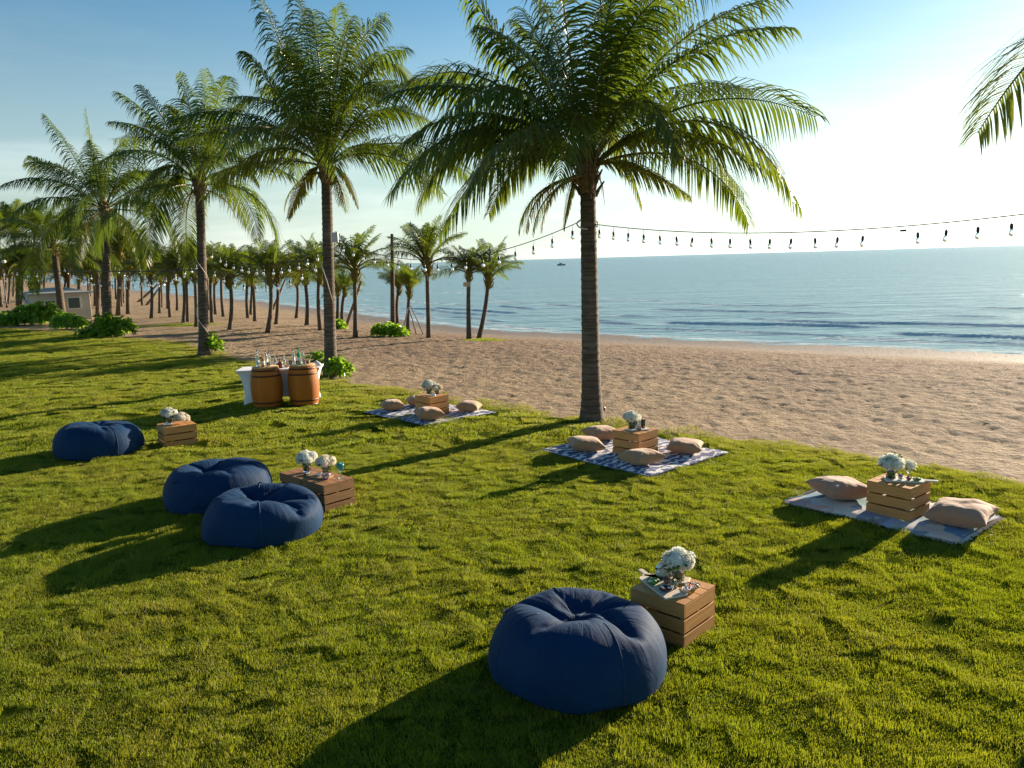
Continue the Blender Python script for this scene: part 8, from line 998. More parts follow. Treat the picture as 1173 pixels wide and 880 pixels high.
def m_fibre():
    m = mat('palm_fibre', rough=.95); g = G(m)
    g.set(Base_Color=g.ramp(g.noise(30, 4, .7, g.obj((1, 1, .25))), [(.3, (.08, .05, .025)), (.7, (.30, .20, .09))]))
    g.set(Normal=g.bump(g.noise(50, 3, .7, g.obj((1, 1, .2))), 1, .02)); return m
FIBRE = m_fibre()
def curve_from(kind, *a):
    pass
def bez(p0, mid, p2, n):
    p1 = mid*2-(p0+p2)*.5
    return [p0*(1-t)**2+p1*2*t*(1-t)+p2*t*t for t in [i/(n-1) for i in range(n)]]
def arc(p0, az, e0, L, droop, n, twist=0):
    pts = [p0.copy()]; p = p0.copy()
    for i in range(1, n):
        t = i/(n-1); e = e0-droop*t**1.35; a = az+twist*t
        p = p+Vector((math.cos(a)*math.cos(e), math.sin(a)*math.cos(e), math.sin(e)))*(L/(n-1)); pts.append(p)
    return pts
def frond(mb, pts, rnd, pairs=76, seg=4, wid=.044, leafk=.25, yellow=0.0, rach=.022, hang=.5):
    n = len(pts); L = sum((pts[i+1]-pts[i]).length for i in range(n-1))
    base_t = rnd.random(); roll0 = rnd.uniform(-.5, .5); roll1 = rnd.uniform(-.7, .7)
    mb.tube(pts, [rach*(1.35-1.25*i/(n-1))+.002 for i in range(n)], 5, tone=(.2, .95, .55))
    prevside = None
    for s_ in range(pairs):
        s = .14+.86*(s_+.5)/pairs
        f = s*(n-1); i = min(int(f), n-2); q = f-i
        p = pts[i].lerp(pts[i+1], q); t = (pts[i+1]-pts[i]).normalized()
        side = t.cross(Vector((0, 0, 1)))
        if side.length < .15: side = prevside or Vector((1, 0, 0))
        side.normalize(); prevside = side; upv = side.cross(t).normalized(); ro = roll0+roll1*s; side, upv = side*math.cos(ro)+upv*math.sin(ro), upv*math.cos(ro)-side*math.sin(ro)
        prof = (math.sin(min(1, (s-.10)/.30)*math.pi/2)) * (1-max(0, (s-.55)/.45)**1.6*.72)
        ll = L*leafk*prof
        fw = .35+.75*s**1.6
        for sg in (-1, 1):
            if rnd.random() < .03: continue
            lj = ll*rnd.uniform(.82, 1.12); lift = rnd.uniform(.05, .35)
            d = (side*sg+t*(fw+rnd.uniform(-.12, .12))+upv*lift).normalized()
            sag = hang*rnd.uniform(.75, 1.35)
            c = p.copy(); strip = []; tones = []
            tn = min(1, max(0, base_t*.5+rnd.random()*.5)); yl = min(1, max(0, yellow+rnd.uniform(-.12, .12)))
            W = wid*rnd.uniform(.8, 1.15)*(.6+.4*prof)
            for k in range(seg+1):
                u = k/seg
                dd = (d+Vector((0, 0, -1))*sag*(u*1.9+.15)).normalized()
                wv = dd.cross(upv*1.0+side*sg*.5+Vector((0, 0, .15))).normalized()
                ww = W*(1-u**2.2)*(.55+.9*min(u*3, 1)*.5)+.0015
                strip.append((c-wv*ww/2, c+wv*ww/2)); tones.append((u*(.6+.4*s), tn, yl))
                c = c+dd*(lj/seg)
            mb.quadstrip(strip, tones)
def trunk_mb(base, top, r0, r1, bend=0.0, bdir=0.0, rings=True, seg=16, flare=1.5):
    mb = MB(); H = (top-base).length; n = max(10, int(H/.045)) if rings else 14
    pts = []; rad = []
    off = Vector((math.cos(bdir), math.sin(bdir), 0))*bend
    for i in range(n+1):
        t = i/n; p = base.lerp(top, t)+off*math.sin(t*math.pi)
        r = r0+(r1-r0)*t; r *= 1+(flare-1)*math.exp(-t*H/.35)
        if rings: r *= 1+.045*((i % 3) == 0)+.018*math.sin(i*1.7)
        pts.append(p); rad.append(r)
    mb.tube(pts, rad, seg); return mb
def crown_core(mb, h, r, rnd):
    mb.lathe([(r*.9, -.55), (r*1.25, -.30), (r*1.45, -.05), (r*1.2, .22), (r*.7, .5), (r*.25, .85), (r*.06, 1.35)], tuple(h), 12)
    for k in range(16):                       # stubs of old leaf bases
        a = k*2.4+rnd.random()*.4; z = -.5+.6*k/16
        d = Vector((math.cos(a), math.sin(a), 0))
        p = h+d*r*1.0+Vector((0, 0, z))
        mb.tube([p, p+d*.07+Vector((0, 0, .12)), p+d*(.13+rnd.random()*.08)+Vector((0, 0, .26))], [.045, .032, .014], 5)
    for k in range(10):                       # hanging fibre sheets and flower stalks
        a = rnd.random()*6.28; d = Vector((math.cos(a), math.sin(a), 0)); p = h+d*r*1.2+Vector((0, 0, rnd.uniform(-.2, .2)))
        q = p+d*.1+Vector((0, 0, -.18)); q2 = q+d*.04+Vector((0, 0, -rnd.uniform(.15, .4)))
        mb.tube([p, q, q2], [.012, .010, .003], 4)
def big_palm(name_lbl, base_px, heart_px, Y, r0, r1, explicit, nauto, La, rnd, bend=0, dY=0, lower=True, drop=0.0, away=False, lk=.265):
    bx, by = gnd(*base_px) if Y is None else Y
    z0 = gz(bx, by)-.05
    hp = at(*heart_px, by+dY)
    root = empty('coconut_palm', (bx, by, z0)); tag(root, name_lbl, 'palm tree')
    o = Vector((bx, by, z0)); H = hp-o
    trunk_mb(Vector((0, 0, 0)), H-Vector((0, 0, .35)), r0, r1, bend, 0).build('trunk', TRUNK, root, True)
    cm = MB(); crown_core(cm, H, r1, rnd); core = cm.build('crown', FIBRE, root, True)
    def add(pts, yellow, **k):
        mb = MB(); frond(mb, pts, rnd, yellow=yellow, **k); return mb.build('frond', FROND, core)
    for e in explicit:
        mx_, my_, tx_, ty_, dy = e[:5]; yl = e[5] if len(e) > 5 else .10
        d = math.hypot(tx_-heart_px[0], ty_-heart_px[1])
        p2 = at(tx_, ty_, hp.y+dy)-o; pm = at(mx_, my_, hp.y+dy*.55)-o
        st = (pm-H); st.z = 0
        p0 = H+st.normalized()*r1*.7 if st.length > .01 else H.copy()
        add(bez(p0, pm, p2, 26), yl, wid=.042*La/4, hang=1.05, leafk=lk)
    for k in range(nauto):
        t = (k+.5)/nauto*(.68 if len(explicit) > 20 else 1); az = k*2.39996+rnd.uniform(-.2, .2)
        e0 = math.radians(86-88*t**.9+rnd.uniform(-8, 8)); L = La*(.72+.34*math.sin(min(1, t*1.5)*math.pi/2))*rnd.uniform(.9, 1.08)
        dr = math.radians(42+62*t+rnd.uniform(-12, 12)+drop)
        p0 = H+Vector((math.cos(az), math.sin(az), 0))*r1*.7+Vector((0, 0, .25-.35*t))
        add(arc(p0, az, e0, L, dr, 24, rnd.uniform(-.3, .3)), .04+.45*max(0, t-.6)*rnd.random()*2, wid=.042*La/4, hang=1.0)
    if away:                                   # crown whose other leaves all point off to the right of the view
        for k in range(13):
            az = math.radians(-75+150*k/12); p0 = H+Vector((math.cos(az), math.sin(az), 0))*r1*.7
            add(arc(p0, az, math.radians([10, 45, 70][k % 3]), 2.9, math.radians(70), 20), .15, wid=.04)
    if lower:
        for k in range(4):                     # old yellow and dry leaves under the crown
            az = rnd.random()*6.28; p0 = H+Vector((math.cos(az), math.sin(az), 0))*r1*.8-Vector((0, 0, .15))
            mb = MB(); frond(mb, arc(p0, az, math.radians(-5), La*.42, math.radians(75), 16), rnd, pairs=34, yellow=.8, wid=.022, hang=.9, leafk=.2)
            mb.build('frond', FROND if k % 2 else DRY, core)
    return root, o, H
R_ = random.Random(11)
A_EX = [(640, 55, 585, -75, .6), (708, 40, 775, -85, -.3), (765, 60, 892, -4, .3), (800, 118, 934, 134, -.5), (812, 140, 917, 238, -1.0, .3),
        (765, 150, 852, 222, 1.3, .35), (590, 75, 528, -30, -.3), (560, 92, 470, 100, .6), (545, 148, 447, 222, -.7), (575, 185, 503, 272, -1.3),
        (580, 135, 500, 190, 1.6), (662, 130, 640, 208, -2.2), (732, 115, 778, 182, -2.1), (690, 50, 672, -100, -1.2), (650, 40, 632, -110, 1.2),
        (725, 55, 838, -35, 1.4), (615, 80, 552, 30, -1.6), (760, 105, 862, 105, 2.0), (600, 105, 505, 135, -1.9), (685, 85, 705, -20, -2.0),
        (640, 95, 598, 10, 2.2), (710, 80, 760, 20, 2.3), (580, 150, 470, 195, .9), (655, 215, 646, 262, .3, .85), (770, 150, 893, 205, -.1, .25),
        (560, 130, 452, 172, -.4), (700, 150, 735, 235, 1.3, .5), (610, 175, 560, 245, .9, .3), (725, 190, 790, 225, -.9, .45), (545, 165, 480, 235, .2, .2)]
PA = big_palm('tallest coconut palm, its ringed trunk standing alone at the lawn edge beside the sand', (678, 480), (673, 192), None, .175, .135, A_EX, 9, 4.0, R_, lk=.285)
B_EX = [(335, 85, 297, -4, 0), (312, 100, 281, 60, -.8), (368, 90, 357, 12, 0), (398, 78, 441, 20, .5), (415, 88, 464, 58, -1.), (430, 75, 482, 126, -.5, .3),
        (430, 132, 494, 140, .9), (440, 178, 507, 222, -.5), (305, 148, 203, 162, -.6, .15), (305, 172, 232, 228, -1., .35), (350, 205, 330, 250, 0, .8), (396, 203, 410, 238, .2, .7),
        (350, 100, 330, 42, 1.5), (385, 90, 402, 22, -1.5), (340, 115, 298, 105, 1.9), (405, 115, 452, 92, 2.1), (378, 158, 386, 200, -2.4), (350, 140, 312, 152, -2.3),
        (360, 80, 343, 0, 1.1), (405, 108, 442, 108, -2.), (380, 75, 385, 8, 1.1), (325, 125, 262, 112, .9), (310, 185, 245, 200, .8, .3), (420, 165, 480, 180, 1.2, .2)]
PB = big_palm('tall coconut palm rising behind the white bar table with shrubs at its foot', (379, 430), (373, 190), None, .165, .135, B_EX, 9, 4.0, R_, lk=.285)
C_EX = [(185, 148, 136, 106, .3), (195, 150, 160, 98, -.7), (220, 140, 205, 84, 0), (235, 140, 234, 80, .4), (250, 150, 282, 112, -.6), (262, 175, 297, 212, .2, .2),
        (190, 190, 150, 232, -.6, .2), (200, 200, 175, 262, .6, .3), (255, 205, 285, 262, 1, .3), (245, 130, 260, 88, 1.2), (190, 165, 130, 160, 1)]
PC = big_palm('slim dark coconut palm at the lawn edge with a pale cable wound round its trunk', (234, 408), (228, 212), None, .17, .13, C_EX, 16, 3.9, R_, drop=12, lk=.28)
D_EX = [(85, 180, 52, 132, 0), (70, 205, 32, 180, .5), (110, 190, 98, 124, .3), (140, 190, 165, 140, -.3), (165, 200, 212, 235, .6), (80, 240, 30, 300, -.5, .3), (145, 260, 165, 325, .5, .4)]
PD = big_palm('coconut palm behind the bushy clump to the right of the small beach hut', (123, 385), (119, 240), None, .21, .17, D_EX, 20, 4.3, R_, drop=14, lk=.28)
PE = big_palm('leaning coconut palm in front of the small beach hut', (72, 366), (62, 285), None, .24, .19, [], 26, 4.6, R_, drop=10, lk=.28)
PF = big_palm('coconut palm at the right edge of the view, only a few leaf tips showing', (0, 0), (1345, 0), (7.6, 7.9), .17, .13,
              [(1228, 26, 1120, 152, .1, .55)], 0, 3.0, R_, lower=False, away=True, lk=.42)
# ---- young palms of the plantation
def crown_mesh(seed, n, L, pairs, upright):
    r = random.Random(seed); mb = MB()
    for k in range(n):
        t = (k+.5)/n; az = k*2.39996+r.uniform(-.3, .3)
        e0 = math.radians(84-(84-upright)*t**.9+r.uniform(-10, 10)); LL = L*(.75+.3*t)*r.uniform(.8, 1.1)
        p0 = Vector((math.cos(az)*.08, math.sin(az)*.08, .2-.3*t))
        frond(mb, arc(p0, az, e0, LL, math.radians(25+55*t+r.uniform(-15, 15)), 12, r.uniform(-.3, .3)), r, pairs=pairs, seg=2, wid=.040, yellow=.14+.6*max(0, t-.55)*r.random()*2, rach=.024, hang=.7, leafk=.28)
    crown_core(mb, Vector((0, 0, 0)), .11, r)
    while len(mb.tone) < len(mb.v): mb.tone.append((.8, .3, .9))
    me = mb.build('crown', FROND).data
    o = [x for x in COL.objects if x.data == me][0]; bpy.data.objects.remove(o)
    return me
CR = [crown_mesh(100+i, [19, 22, 18, 23, 20, 16][i], 2.1, 42, [36, 22, 45, 28, 50, 58][i]) for i in range(6)]
def young(px, py, hx, hy, k, rad, lab, grp, r0=.095, zb=None, catg='palm tree'):
    bx, by = gnd(px, py, -.12); z0 = f1(zsand, bx, by)-.04 if f1(lawn_d, bx, by) < .2 else gz(bx, by)-.04
    hp = at(hx, hy, by+R_.uniform(-.3, .3)); o = Vector((bx, by, z0)); H = hp-o
    root = empty('young_palm', o); tag(root, lab, catg, grp)
    trunk_mb(Vector((0, 0, 0)), H, r0*1.05, r0*.85, R_.uniform(-.12, .12), 0, False, 10, 1.25).build('trunk', TRUNK, root, True)
    c = bpy.data.objects.new('crown', CR[k % 6]); link(c, root); c.location = H
    s = rad/2.05; c.scale = (s, s, s*1.02); c.rotation_euler = (R_.uniform(-.1, .1), R_.uniform(-.1, .1), R_.uniform(0, 6.28))
    return root
MID = [  # base px, base py, heart px, heart py, crown radius in m
    (256, 363, 254, 310, 2.2), (263, 378, 263, 318, 2.2), (284, 364, 284, 318, 2.1), (287, 359, 289, 322, 1.9), (292, 368, 289, 315, 2.0), (306, 382, 309, 316, 2.0),
    (316, 371, 318, 318, 1.9), (339, 361, 340, 320, 2.0), (351, 371, 348, 314, 2.3), (367, 377, 366, 312, 2.2)]
LEFTP = [(163, 350, 163, 316, 2.0), (173, 365, 172, 312, 2.3), (183, 359, 183, 318, 2.0), (185, 353, 184, 320, 1.9), (195, 364, 194, 312, 2.3), (192, 354, 191, 320, 1.8),
         (203, 356, 201, 320, 2.0), (210, 370, 209, 310, 2.3), (214, 369, 213, 318, 1.9), (225, 375, 223, 312, 2.2), (239, 355, 239, 320, 2.0), (243, 370, 241, 314, 2.0), (247, 360, 246, 318, 1.9)]
ORD = 'first second third fourth fifth sixth seventh eighth ninth tenth eleventh twelfth thirteenth fourteenth fifteenth sixteenth seventeenth eighteenth nineteenth twentieth'.split()
for i, a in enumerate(sorted(MID)):
    young(a[0], a[1], a[2], a[3], i, a[4], 'young palm on the sand, %s trunk from the left between the two big dark-trunked palms' % ORD[i], 'young palms planted on the beach')
for i, a in enumerate(sorted(LEFTP[:10])):
    young(a[0], a[1], a[2], a[3], i+2, a[4], 'young palm on the sand, %s trunk rightwards from the hut towards the cable-wound palm' % ORD[i], 'young palms planted on the beach')
for i, a in enumerate(LEFTP[10:]):
    young(a[0], a[1], a[2], a[3], i+2, a[4], 'young palm whose foot stands close behind the cable-wound palm trunk, %s of three' % ORD[i], 'young palms planted on the beach')
for i, (a, lab) in enumerate([
    ((407, 386, 406, 308, 2.2), 'young palm with a broad full crown just right of the bar palm trunk'),
    ((386, 368, 387, 332, 1.5), 'low small palm half hidden behind the bar palm trunk'),
    ((392, 369, 395, 333, 1.3), 'low bushy palm left of the broad-crowned young palm trunk'),
    ((456, 368, 457, 330, 1.5), 'short palm behind the bare grey stump trunk'),
    ((467, 371, 469, 333, 1.7), 'short palm held up by stakes right of the bare stump trunk'),
    ((491, 384, 489, 300, 2.3), 'tall slim palm with yellow-green crown standing right of the staked palm'),
    ((537, 385, 537, 312, 1.5), 'small-crowned palm with a little board tied to its trunk'),
    ((548, 384, 560, 317, 1.9), 'palm leaning right beside the one with the little board')]):
    young(*a[:4], i+1, a[4], lab, 'young palms planted on the beach')
bx, by = gnd(450, 379, -.12); o = Vector((bx, by, f1(zsand, bx, by)-.04)); H = at(449, 268, by)-o
st = trunk_mb(Vector((0, 0, 0)), H, .13, .07, 0, 0, True, 10, 1.1).build('bare_trunk', TRUNK, None, True, loc=o); tag(st, 'bare grey palm trunk without a crown, left of the staked palm', 'tree trunk')
# far plantation on the left
fr = random.Random(5); fl = []
for k in range(46):
    px = fr.uniform(-8, 150); py = fr.uniform(339, 352)
    if 35 < px < 103 and py > 347: py = 343
    fl.append((px, py))
for (px, py) in fl:
    young(px, py, px+fr.uniform(-2, 2), fr.uniform(300, 318), fr.randrange(6), fr.uniform(2.4, 3.2), 'palm in the dense plantation rows behind the hut and hedge', 'far plantation palms behind the hut', r0=.12)
for i, (a, lab) in enumerate([((20, 350, 16, 262, 3.6), 'big bushy palm left of the leaning palm by the hut'), ((2, 352, -6, 268, 3.6), 'big palm cut by the left edge of the view'),
                              ((33, 347, 40, 262, 3.4), 'tall palm behind the dark lamp post at far left'), ((91, 348, 92, 278, 3.0), 'palm trunk rising straight behind the hut roof'), ((112, 362, 110, 285, 2.6), 'palm with slightly forward trunk just right of the hut'),
                              ((135, 362, 137, 290, 2.8), 'palm closest behind the coconut palm right of the hut'), ((147, 360, 148, 300, 2.4), 'palm second behind the coconut palm right of the hut')]):
    young(*a[:4], i, a[4], lab, 'taller palms around the hut', r0=.14)
# ------------------------------------------------------------------ shrubs
LEAF = m_leaf('shrub_leaf', (.10, .24, .018), (.20, .38, .03), (.14, .2, .03), (.40, .62, .03), .55, .35)
BARK = mat('shrub_stem', (.16, .11, .07), .9)
def shrub(px, py, blobs, nleaf, lab, leafL=.11, zb=None):
    nleaf *= .62; leafL *= 1.28
    bx, by = gnd(px, py, 0); z0 = gz(bx, by); r = random.Random(int(px*7+py)); root = empty('leafy_shrub', (bx, by, z0)); tag(root, lab, 'shrub', 'green leafy shrubs around the palms')
    mb = MB(); sb = MB()
    tot = sum(b[3]*b[4]*b[5] for b in blobs)
    for (cx, cy, cz, rx, ry, rz) in blobs:
        nb = int(nleaf*rx*ry*rz/tot/7)+1
        for k in range(nb):                    # rosettes of seven leaves at twig ends
            th = r.random()*6.283; ph = math.acos(r.uniform(-.35, 1)); rr = r.uniform(.45, 1.15)
            q = Vector((math.sin(ph)*math.cos(th)*rx*rr+cx, math.sin(ph)*math.sin(th)*ry*rr+cy, max(.04, math.cos(ph)*rz*rr+cz)))
            ax = Vector((q.x-cx, q.y-cy, (q.z-cz)*.8+.35*rz)).normalized()
            t1 = ax.cross(Vector((0, 0, 1)) if abs(ax.z) < .9 else Vector((1, 0, 0))).normalized(); t2 = ax.cross(t1)
            if k % 3 == 0: sb.tube([Vector((cx*.8, cy*.8, 0)), Vector((cx, cy, cz*.6)), q], [.016, .011, .005], 4)
            for j in range(7):
                a = j*.9+r.random(); d = (math.cos(a)*t1+math.sin(a)*t2)*r.uniform(.5, 1)+ax*r.uniform(.35, .9); d.normalize()
                w_ = d.cross(ax).normalized()*leafL*.22; l = leafL*r.uniform(.7, 1.15); dr = Vector((0, 0, -leafL*.15))
                t = (0, r.random(), r.random()*.25)
                mb.quadstrip([(q-w_*.25, q+w_*.25), (q+d*l*.5-w_, q+d*l*.5+w_), (q+d*l*.85-w_*.85+dr, q+d*l*.85+w_*.85+dr), (q+d*l-w_*.15+dr*1.5, q+d*l+w_*.15+dr*1.5)], [t]*4)
    mb.build('foliage', LEAF, root); sb.build('stem', BARK, root)
shrub(368, 427, [(-.02, 0, .25, .25, .25, .34)], 700, 'small bright shrub on the left of the bar palm foot', .13)
shrub(389, 431, [(.0, 0, .22, .30, .28, .30)], 900, 'small bright shrub on the right of the bar palm foot', .13)
shrub(243, 407, [(0, 0, .35, .30, .3, .40)], 1100, 'bright upright shrub at the foot of the cable-wound palm', .14)
shrub(122, 386, [(0, 0, .45, .65, .6, .55), (-.8, 0, .2, .5, .4, .25), (.75, .1, .4, .5, .5, .45), (.2, -.3, .2, .7, .4, .3)], 3600, 'spreading green shrub round the foot of the coconut palm right of the hut', .17)
shrub(32, 371, [(-1.2, 0, .3, .9, .8, .5), (.1, .2, .45, 1.0, .9, .7), (1.0, 0, .55, .85, .9, .75), (-2.0, .3, .25, .6, .6, .4)], 8500, 'long wide green hedge-like shrub in front of the small hut', .20)
shrub(76, 376, [(0, 0, .35, .6, .6, .5), (.6, .2, .3, .4, .4, .35)], 2400, 'rounded shrub at the foot of the leaning palm by the hut', .18)
shrub(446, 380, [(-.25, 0, .22, .5, .4, .35), (.45, 0, .15, .4, .35, .28)], 1500, 'low green shrub on the sand at the foot of the bare trunk', .16)
shrub(387, 371, [(0, 0, .15, .45, .4, .25)], 700, 'tiny flat shrub on the sand right of the bar palm', .15)
def tuftpatch(px, py, rx, ry, lab, n=700):
    bx, by = gnd(px, py, -.12); r = random.Random(px); mb = MB()
    for k in range(n):
        a = r.random()*6.28; q = math.sqrt(r.random()); x = bx+rx*q*math.cos(a); y = by+ry*q*math.sin(a); h = r.uniform(.04, .11)*(1.2-q)
        z = f1(zsand, x, y); an = r.random()*3.14; dx, dy = math.cos(an)*.02, math.sin(an)*.02; lx, ly = r.uniform(-.05, .05), r.uniform(-.05, .05)
        mb.quadstrip([((x-dx, y-dy, z-.05), (x+dx, y+dy, z-.05)), ((x+lx-dx*.3, y+ly-dy*.3, z+h), (x+lx+dx*.3, y+ly+dy*.3, z+h))], [(.3, r.random()*.9)]*2)
    tag(mb.build('grass_patch', GRASS), lab, 'grass', kind='stuff')
tuftpatch(556, 386, 1.0, .8, 'thin grass patch on the sand at the foot of the leaning palm', 1500)
tuftpatch(205, 373, 2.6, 1.0, 'thin strip of grass on the sand left of the cable-wound palm', 2600)
# ------------------------------------------------------------------ hut
W_, D_, HH = 3.5, 3.2, 1.75
ha = math.radians(39); c_ = at(103, 340, 53.5)
root = empty('beach_hut', (c_.x-math.cos(ha)*W_/2-math.sin(ha)*D_/2, c_.y-math.sin(ha)*W_/2+math.cos(ha)*D_/2, -.1), ha); tag(root, 'small pale flat-walled hut with shallow grey hipped roof behind the hedge', 'hut')
HW = mat('hut_wall', (.56, .53, .50), .85); g = G(HW); g.set(Base_Color=g.ramp(g.noise(1.5, 5, .6), [(.3, (.46, .43, .38)), (.7, (.54, .50, .45))]))
HR = mat('hut_roof', (.36, .38, .40), .55); HG = mat('hut_glass', (.06, .09, .10), .15); HF = mat('hut_frame', (.62, .63, .62), .5)
mb = MB(); mb.box((0, 0, HH/2), (W_, D_, HH)); mb.build('wall', HW, root, bevel=.02)
mb = MB(); e = .22
for z0_, z1_ in ((HH+.003, HH+.09),): mb.box((0, 0, (z0_+z1_)/2), (W_+2*e, D_+2*e, z1_-z0_))
b = [(-W_/2-e, -D_/2-e, HH+.092), (W_/2+e, -D_/2-e, HH+.092), (W_/2+e, D_/2+e, HH+.092), (-W_/2-e, D_/2+e, HH+.092)]; r0_, r1_ = (-.5, 0, HH+.42), (.5, 0, HH+.42)
for f in ([b[0], b[1], r1_, r0_], [b[1], b[2], r1_], [b[2], b[3], r0_, r1_], [b[3], b[0], r0_]): mb.face(f)
mb.build('roof', HR, root)
for wx, ww, wh in ((.75, .75, .75), (-.65, .6, .5)):
    f = MB(); z_ = 1.12
    for s in (-1, 1): f.box((wx+s*ww/2, -D_/2-.02, z_), (.07, .06, wh+.07)); f.box((wx, -D_/2-.02, z_+s*wh/2), (ww-.075, .058, .07))
    fo = f.build('window', HF, root); MB().box((wx, -D_/2-.012, z_), (ww-.07, .02, wh-.07)).build('pane', HG, fo)
f = MB(); f.box((-W_/2-.02, -.4, 1.12), (.05, .75, .75)); fo = f.build('window', HF, root); MB().box((-W_/2-.048, -.4, 1.12), (.02, .62, .62)).build('pane', HG, fo)
# ------------------------------------------------------------------ lamp post, far left
BLK = mat('black_metal', (.02, .02, .022), .45); GLB = mat('frosted_globe', (.82, .82, .8), .35)
lx, ly = gnd(8, 352, 0); tp = at(6, 296, ly); Hh = tp.z
root = empty('lamp_post', (lx, ly, -.05)); tag(root, 'slim black lamp post with a cluster of white globes at far left', 'street lamp')
mb = MB(); mb.tube([(0, 0, 0), (0, 0, .3), (0, 0, Hh-.3)], [.11, .06, .045], 10); mb.build('post', BLK, root, True)
mb = MB()
gp = [(-.28, 0, Hh-.25), (.28, 0, Hh-.25), (0, .28, Hh-.25), (0, -.28, Hh-.25), (0, 0, Hh+.25)]
for p in gp: mb.tube([(0, 0, Hh-.4), (p[0]*.9, p[1]*.9, p[2]-.2), (p[0], p[1], p[2]-.13)], .018, 6)
mb.build('arm', BLK, root)
for p in gp: MB().lathe([(.16*math.sin(math.pi*k/10)+.001, -.16*math.cos(math.pi*k/10)) for k in range(11)], p, 14).build('globe', GLB, root, True)
# ------------------------------------------------------------------ poles and stakes among the young palms
WD = mat('weathered_pole', (.20, .15, .11), .9)
def pole(a, b, lab, r=.05, nm='support_pole', ext=0, grp='poles and stakes among the palms'):
    bx, by = gnd(*a, -.12); z = f1(zsand, bx, by)-.05; p = Vector((bx, by, z)); q = at(*b, by+ext)
    o = MB().tube([Vector((0, 0, 0)), (q-p)*.5+Vector((.02, 0, 0)), q-p], [r, r*.95, r*.8], 8).build(nm, WD, None, True, loc=p); tag(o, lab, 'pole', grp)
pole((158, 346), (183, 324), 'thick pole leaning right over the far sand near the water', .13)
pole((167, 350), (182, 331), 'shorter thick pole propped under the long leaning one', .12)
pole((311, 351), (327, 320), 'leaning pole crossing behind the pale young palm trunks', .10)
pole((396, 368), (414, 322), 'long pole leaning right beside the broad-crowned palm', .09)
pole((477, 378), (468, 352), 'thin stake propping the short palm from its right side', .03, 'support_stake')
pole((485, 377), (470, 350), 'outermost thin stake propping the short palm', .025, 'support_stake', .4)
pole((460, 377), (467, 353), 'thin stake propping the short palm from its left side', .03, 'support_stake')
# ------------------------------------------------------------------ small boat on the horizon
bp = at(643, 304.5, 420); bp.z = SEAZ
root = empty('fishing_boat', bp, .2); root.scale = (.75,)*3; tag(root, 'tiny dark fishing boat far out on the sea left of the tall palm trunk', 'boat')
BT = mat('boat_hull', (.05, .07, .10), .6); mb = MB()
n = 9; secs = []
for i in range(n):
    t = i/(n-1); x = -2.8+5.6*t; wd = .85*math.sin(math.pi*(.12+.76*t))**.6; sh = .75+.5*(2*t-1)**2
    secs.append([(x, -wd, sh), (x, -wd*.55, -.2), (x, wd*.55, -.2), (x, wd, sh)])
for a, b in zip(secs[:-1], secs[1:]):
    for k in range(3): mb.face([a[k], b[k], b[k+1], a[k+1]])
    mb.face([a[3], b[3], b[0], a[0]])
mb.face(secs[0]); mb.face(secs[-1][::-1]); mb.build('hull', BT, root)
MB().box((-.4, 0, 1.35), (1.6, 1.1, 1.0)).box((-.4, 0, 1.93), (2.0, 1.4, .1)).build('cabin', mat('boat_cabin', (.25, .27, .3), .6), root)
MB().tube([(1.2, 0, .8), (1.2, 0, 2.3)], .05, 6).build('mast', BT, root)
# ------------------------------------------------------------------ string lights
CORD = mat('cord_rubber', (.015, .015, .015), .6); SOCK = mat('socket', (.02, .02, .02), .5)
BULB = mat('bulb_glass', (.95, .93, .88), .05); BULB.node_tree.nodes['Principled BSDF'].inputs['Transmission Weight'].default_value = .9
BULB.node_tree.nodes['Principled BSDF'].inputs['IOR'].default_value = 1.25
sk = MB().tube([(0, 0, 0), (0, 0, -.10)], .004, 5).lathe([(.012, -.10), (.022, -.115), (.022, -.165), (.016, -.175)], seg=8)
so = sk.build('bulb_socket', SOCK, None, True); SME = so.data; bpy.data.objects.remove(so)
bo = MB().lathe([(.014, -.172), (.030, -.20), (.036, -.228), (.028, -.255), (.006, -.268)], seg=10).build('bulb', BULB, None, True); BME = bo.data; bpy.data.objects.remove(bo)
def string(pa, pb, sag, n, lab, skip=(), off=.5, big=1.0, cad=.008):
    pa, pb = Vector(pa), Vector(pb); root = empty('string_lights', pa); tag(root, lab, 'string lights', 'strings of light bulbs between the palms')
    f = lambda t: pa.lerp(pb, t)-Vector((0, 0, sag*4*t*(1-t)))-pa
    MB().tube([f(i/40) for i in range(41)], cad, 6).build('cord', CORD, root, True)
    for i in range(n):
        if i in skip: continue
        p = f((i+off)/n)
        s = bpy.data.objects.new('bulb_socket', SME); link(s, root); s.location = p; s.scale = (big,)*3; s.rotation_euler = (random.Random(i).uniform(-.12, .12), random.Random(i+9).uniform(-.12, .12), 0)
        b = bpy.data.objects.new('bulb', BME); link(b, s)
    return root
Ay = PA[1].y; By = PB[1].y; Cy = PC[1].y
eA = at(681, 257, Ay-.1); eA2 = at(664, 254, Ay-.1)
zf = at(1173, 240, 8.3).z+.12; eF = PF[1]+PF[2]*((zf-PF[1].z)/PF[2].z)
s1 = string(eA, eF, .27, 24, 'long string of bulbs sagging from the tall palm to the right edge', skip=(15,), off=.35, big=.88)
jb = Vector(eA).lerp(eF, .66)-eA-Vector((0, 0, .33*4*.66*.34))
MB().box(jb, (.07, .03, .028)).build('connector', SOCK, s1)
string(eA2, at(385, 274, By-.15), .62, 17, 'string of bulbs sagging leftwards from the tall palm to the bar palm', off=.35)
eB = at(368, 283, By); eC = at(239, 283, Cy); eD = at(128, 298, PD[1].y)
string(eB, eC, .55, 14, 'string of bulbs between the bar palm and the cable-wound palm', big=1.2)
string(at(368, 293, By), at(239, 303, Cy), .65, 10, 'lower string of bulbs between the bar palm and the cable-wound palm', big=1.2)
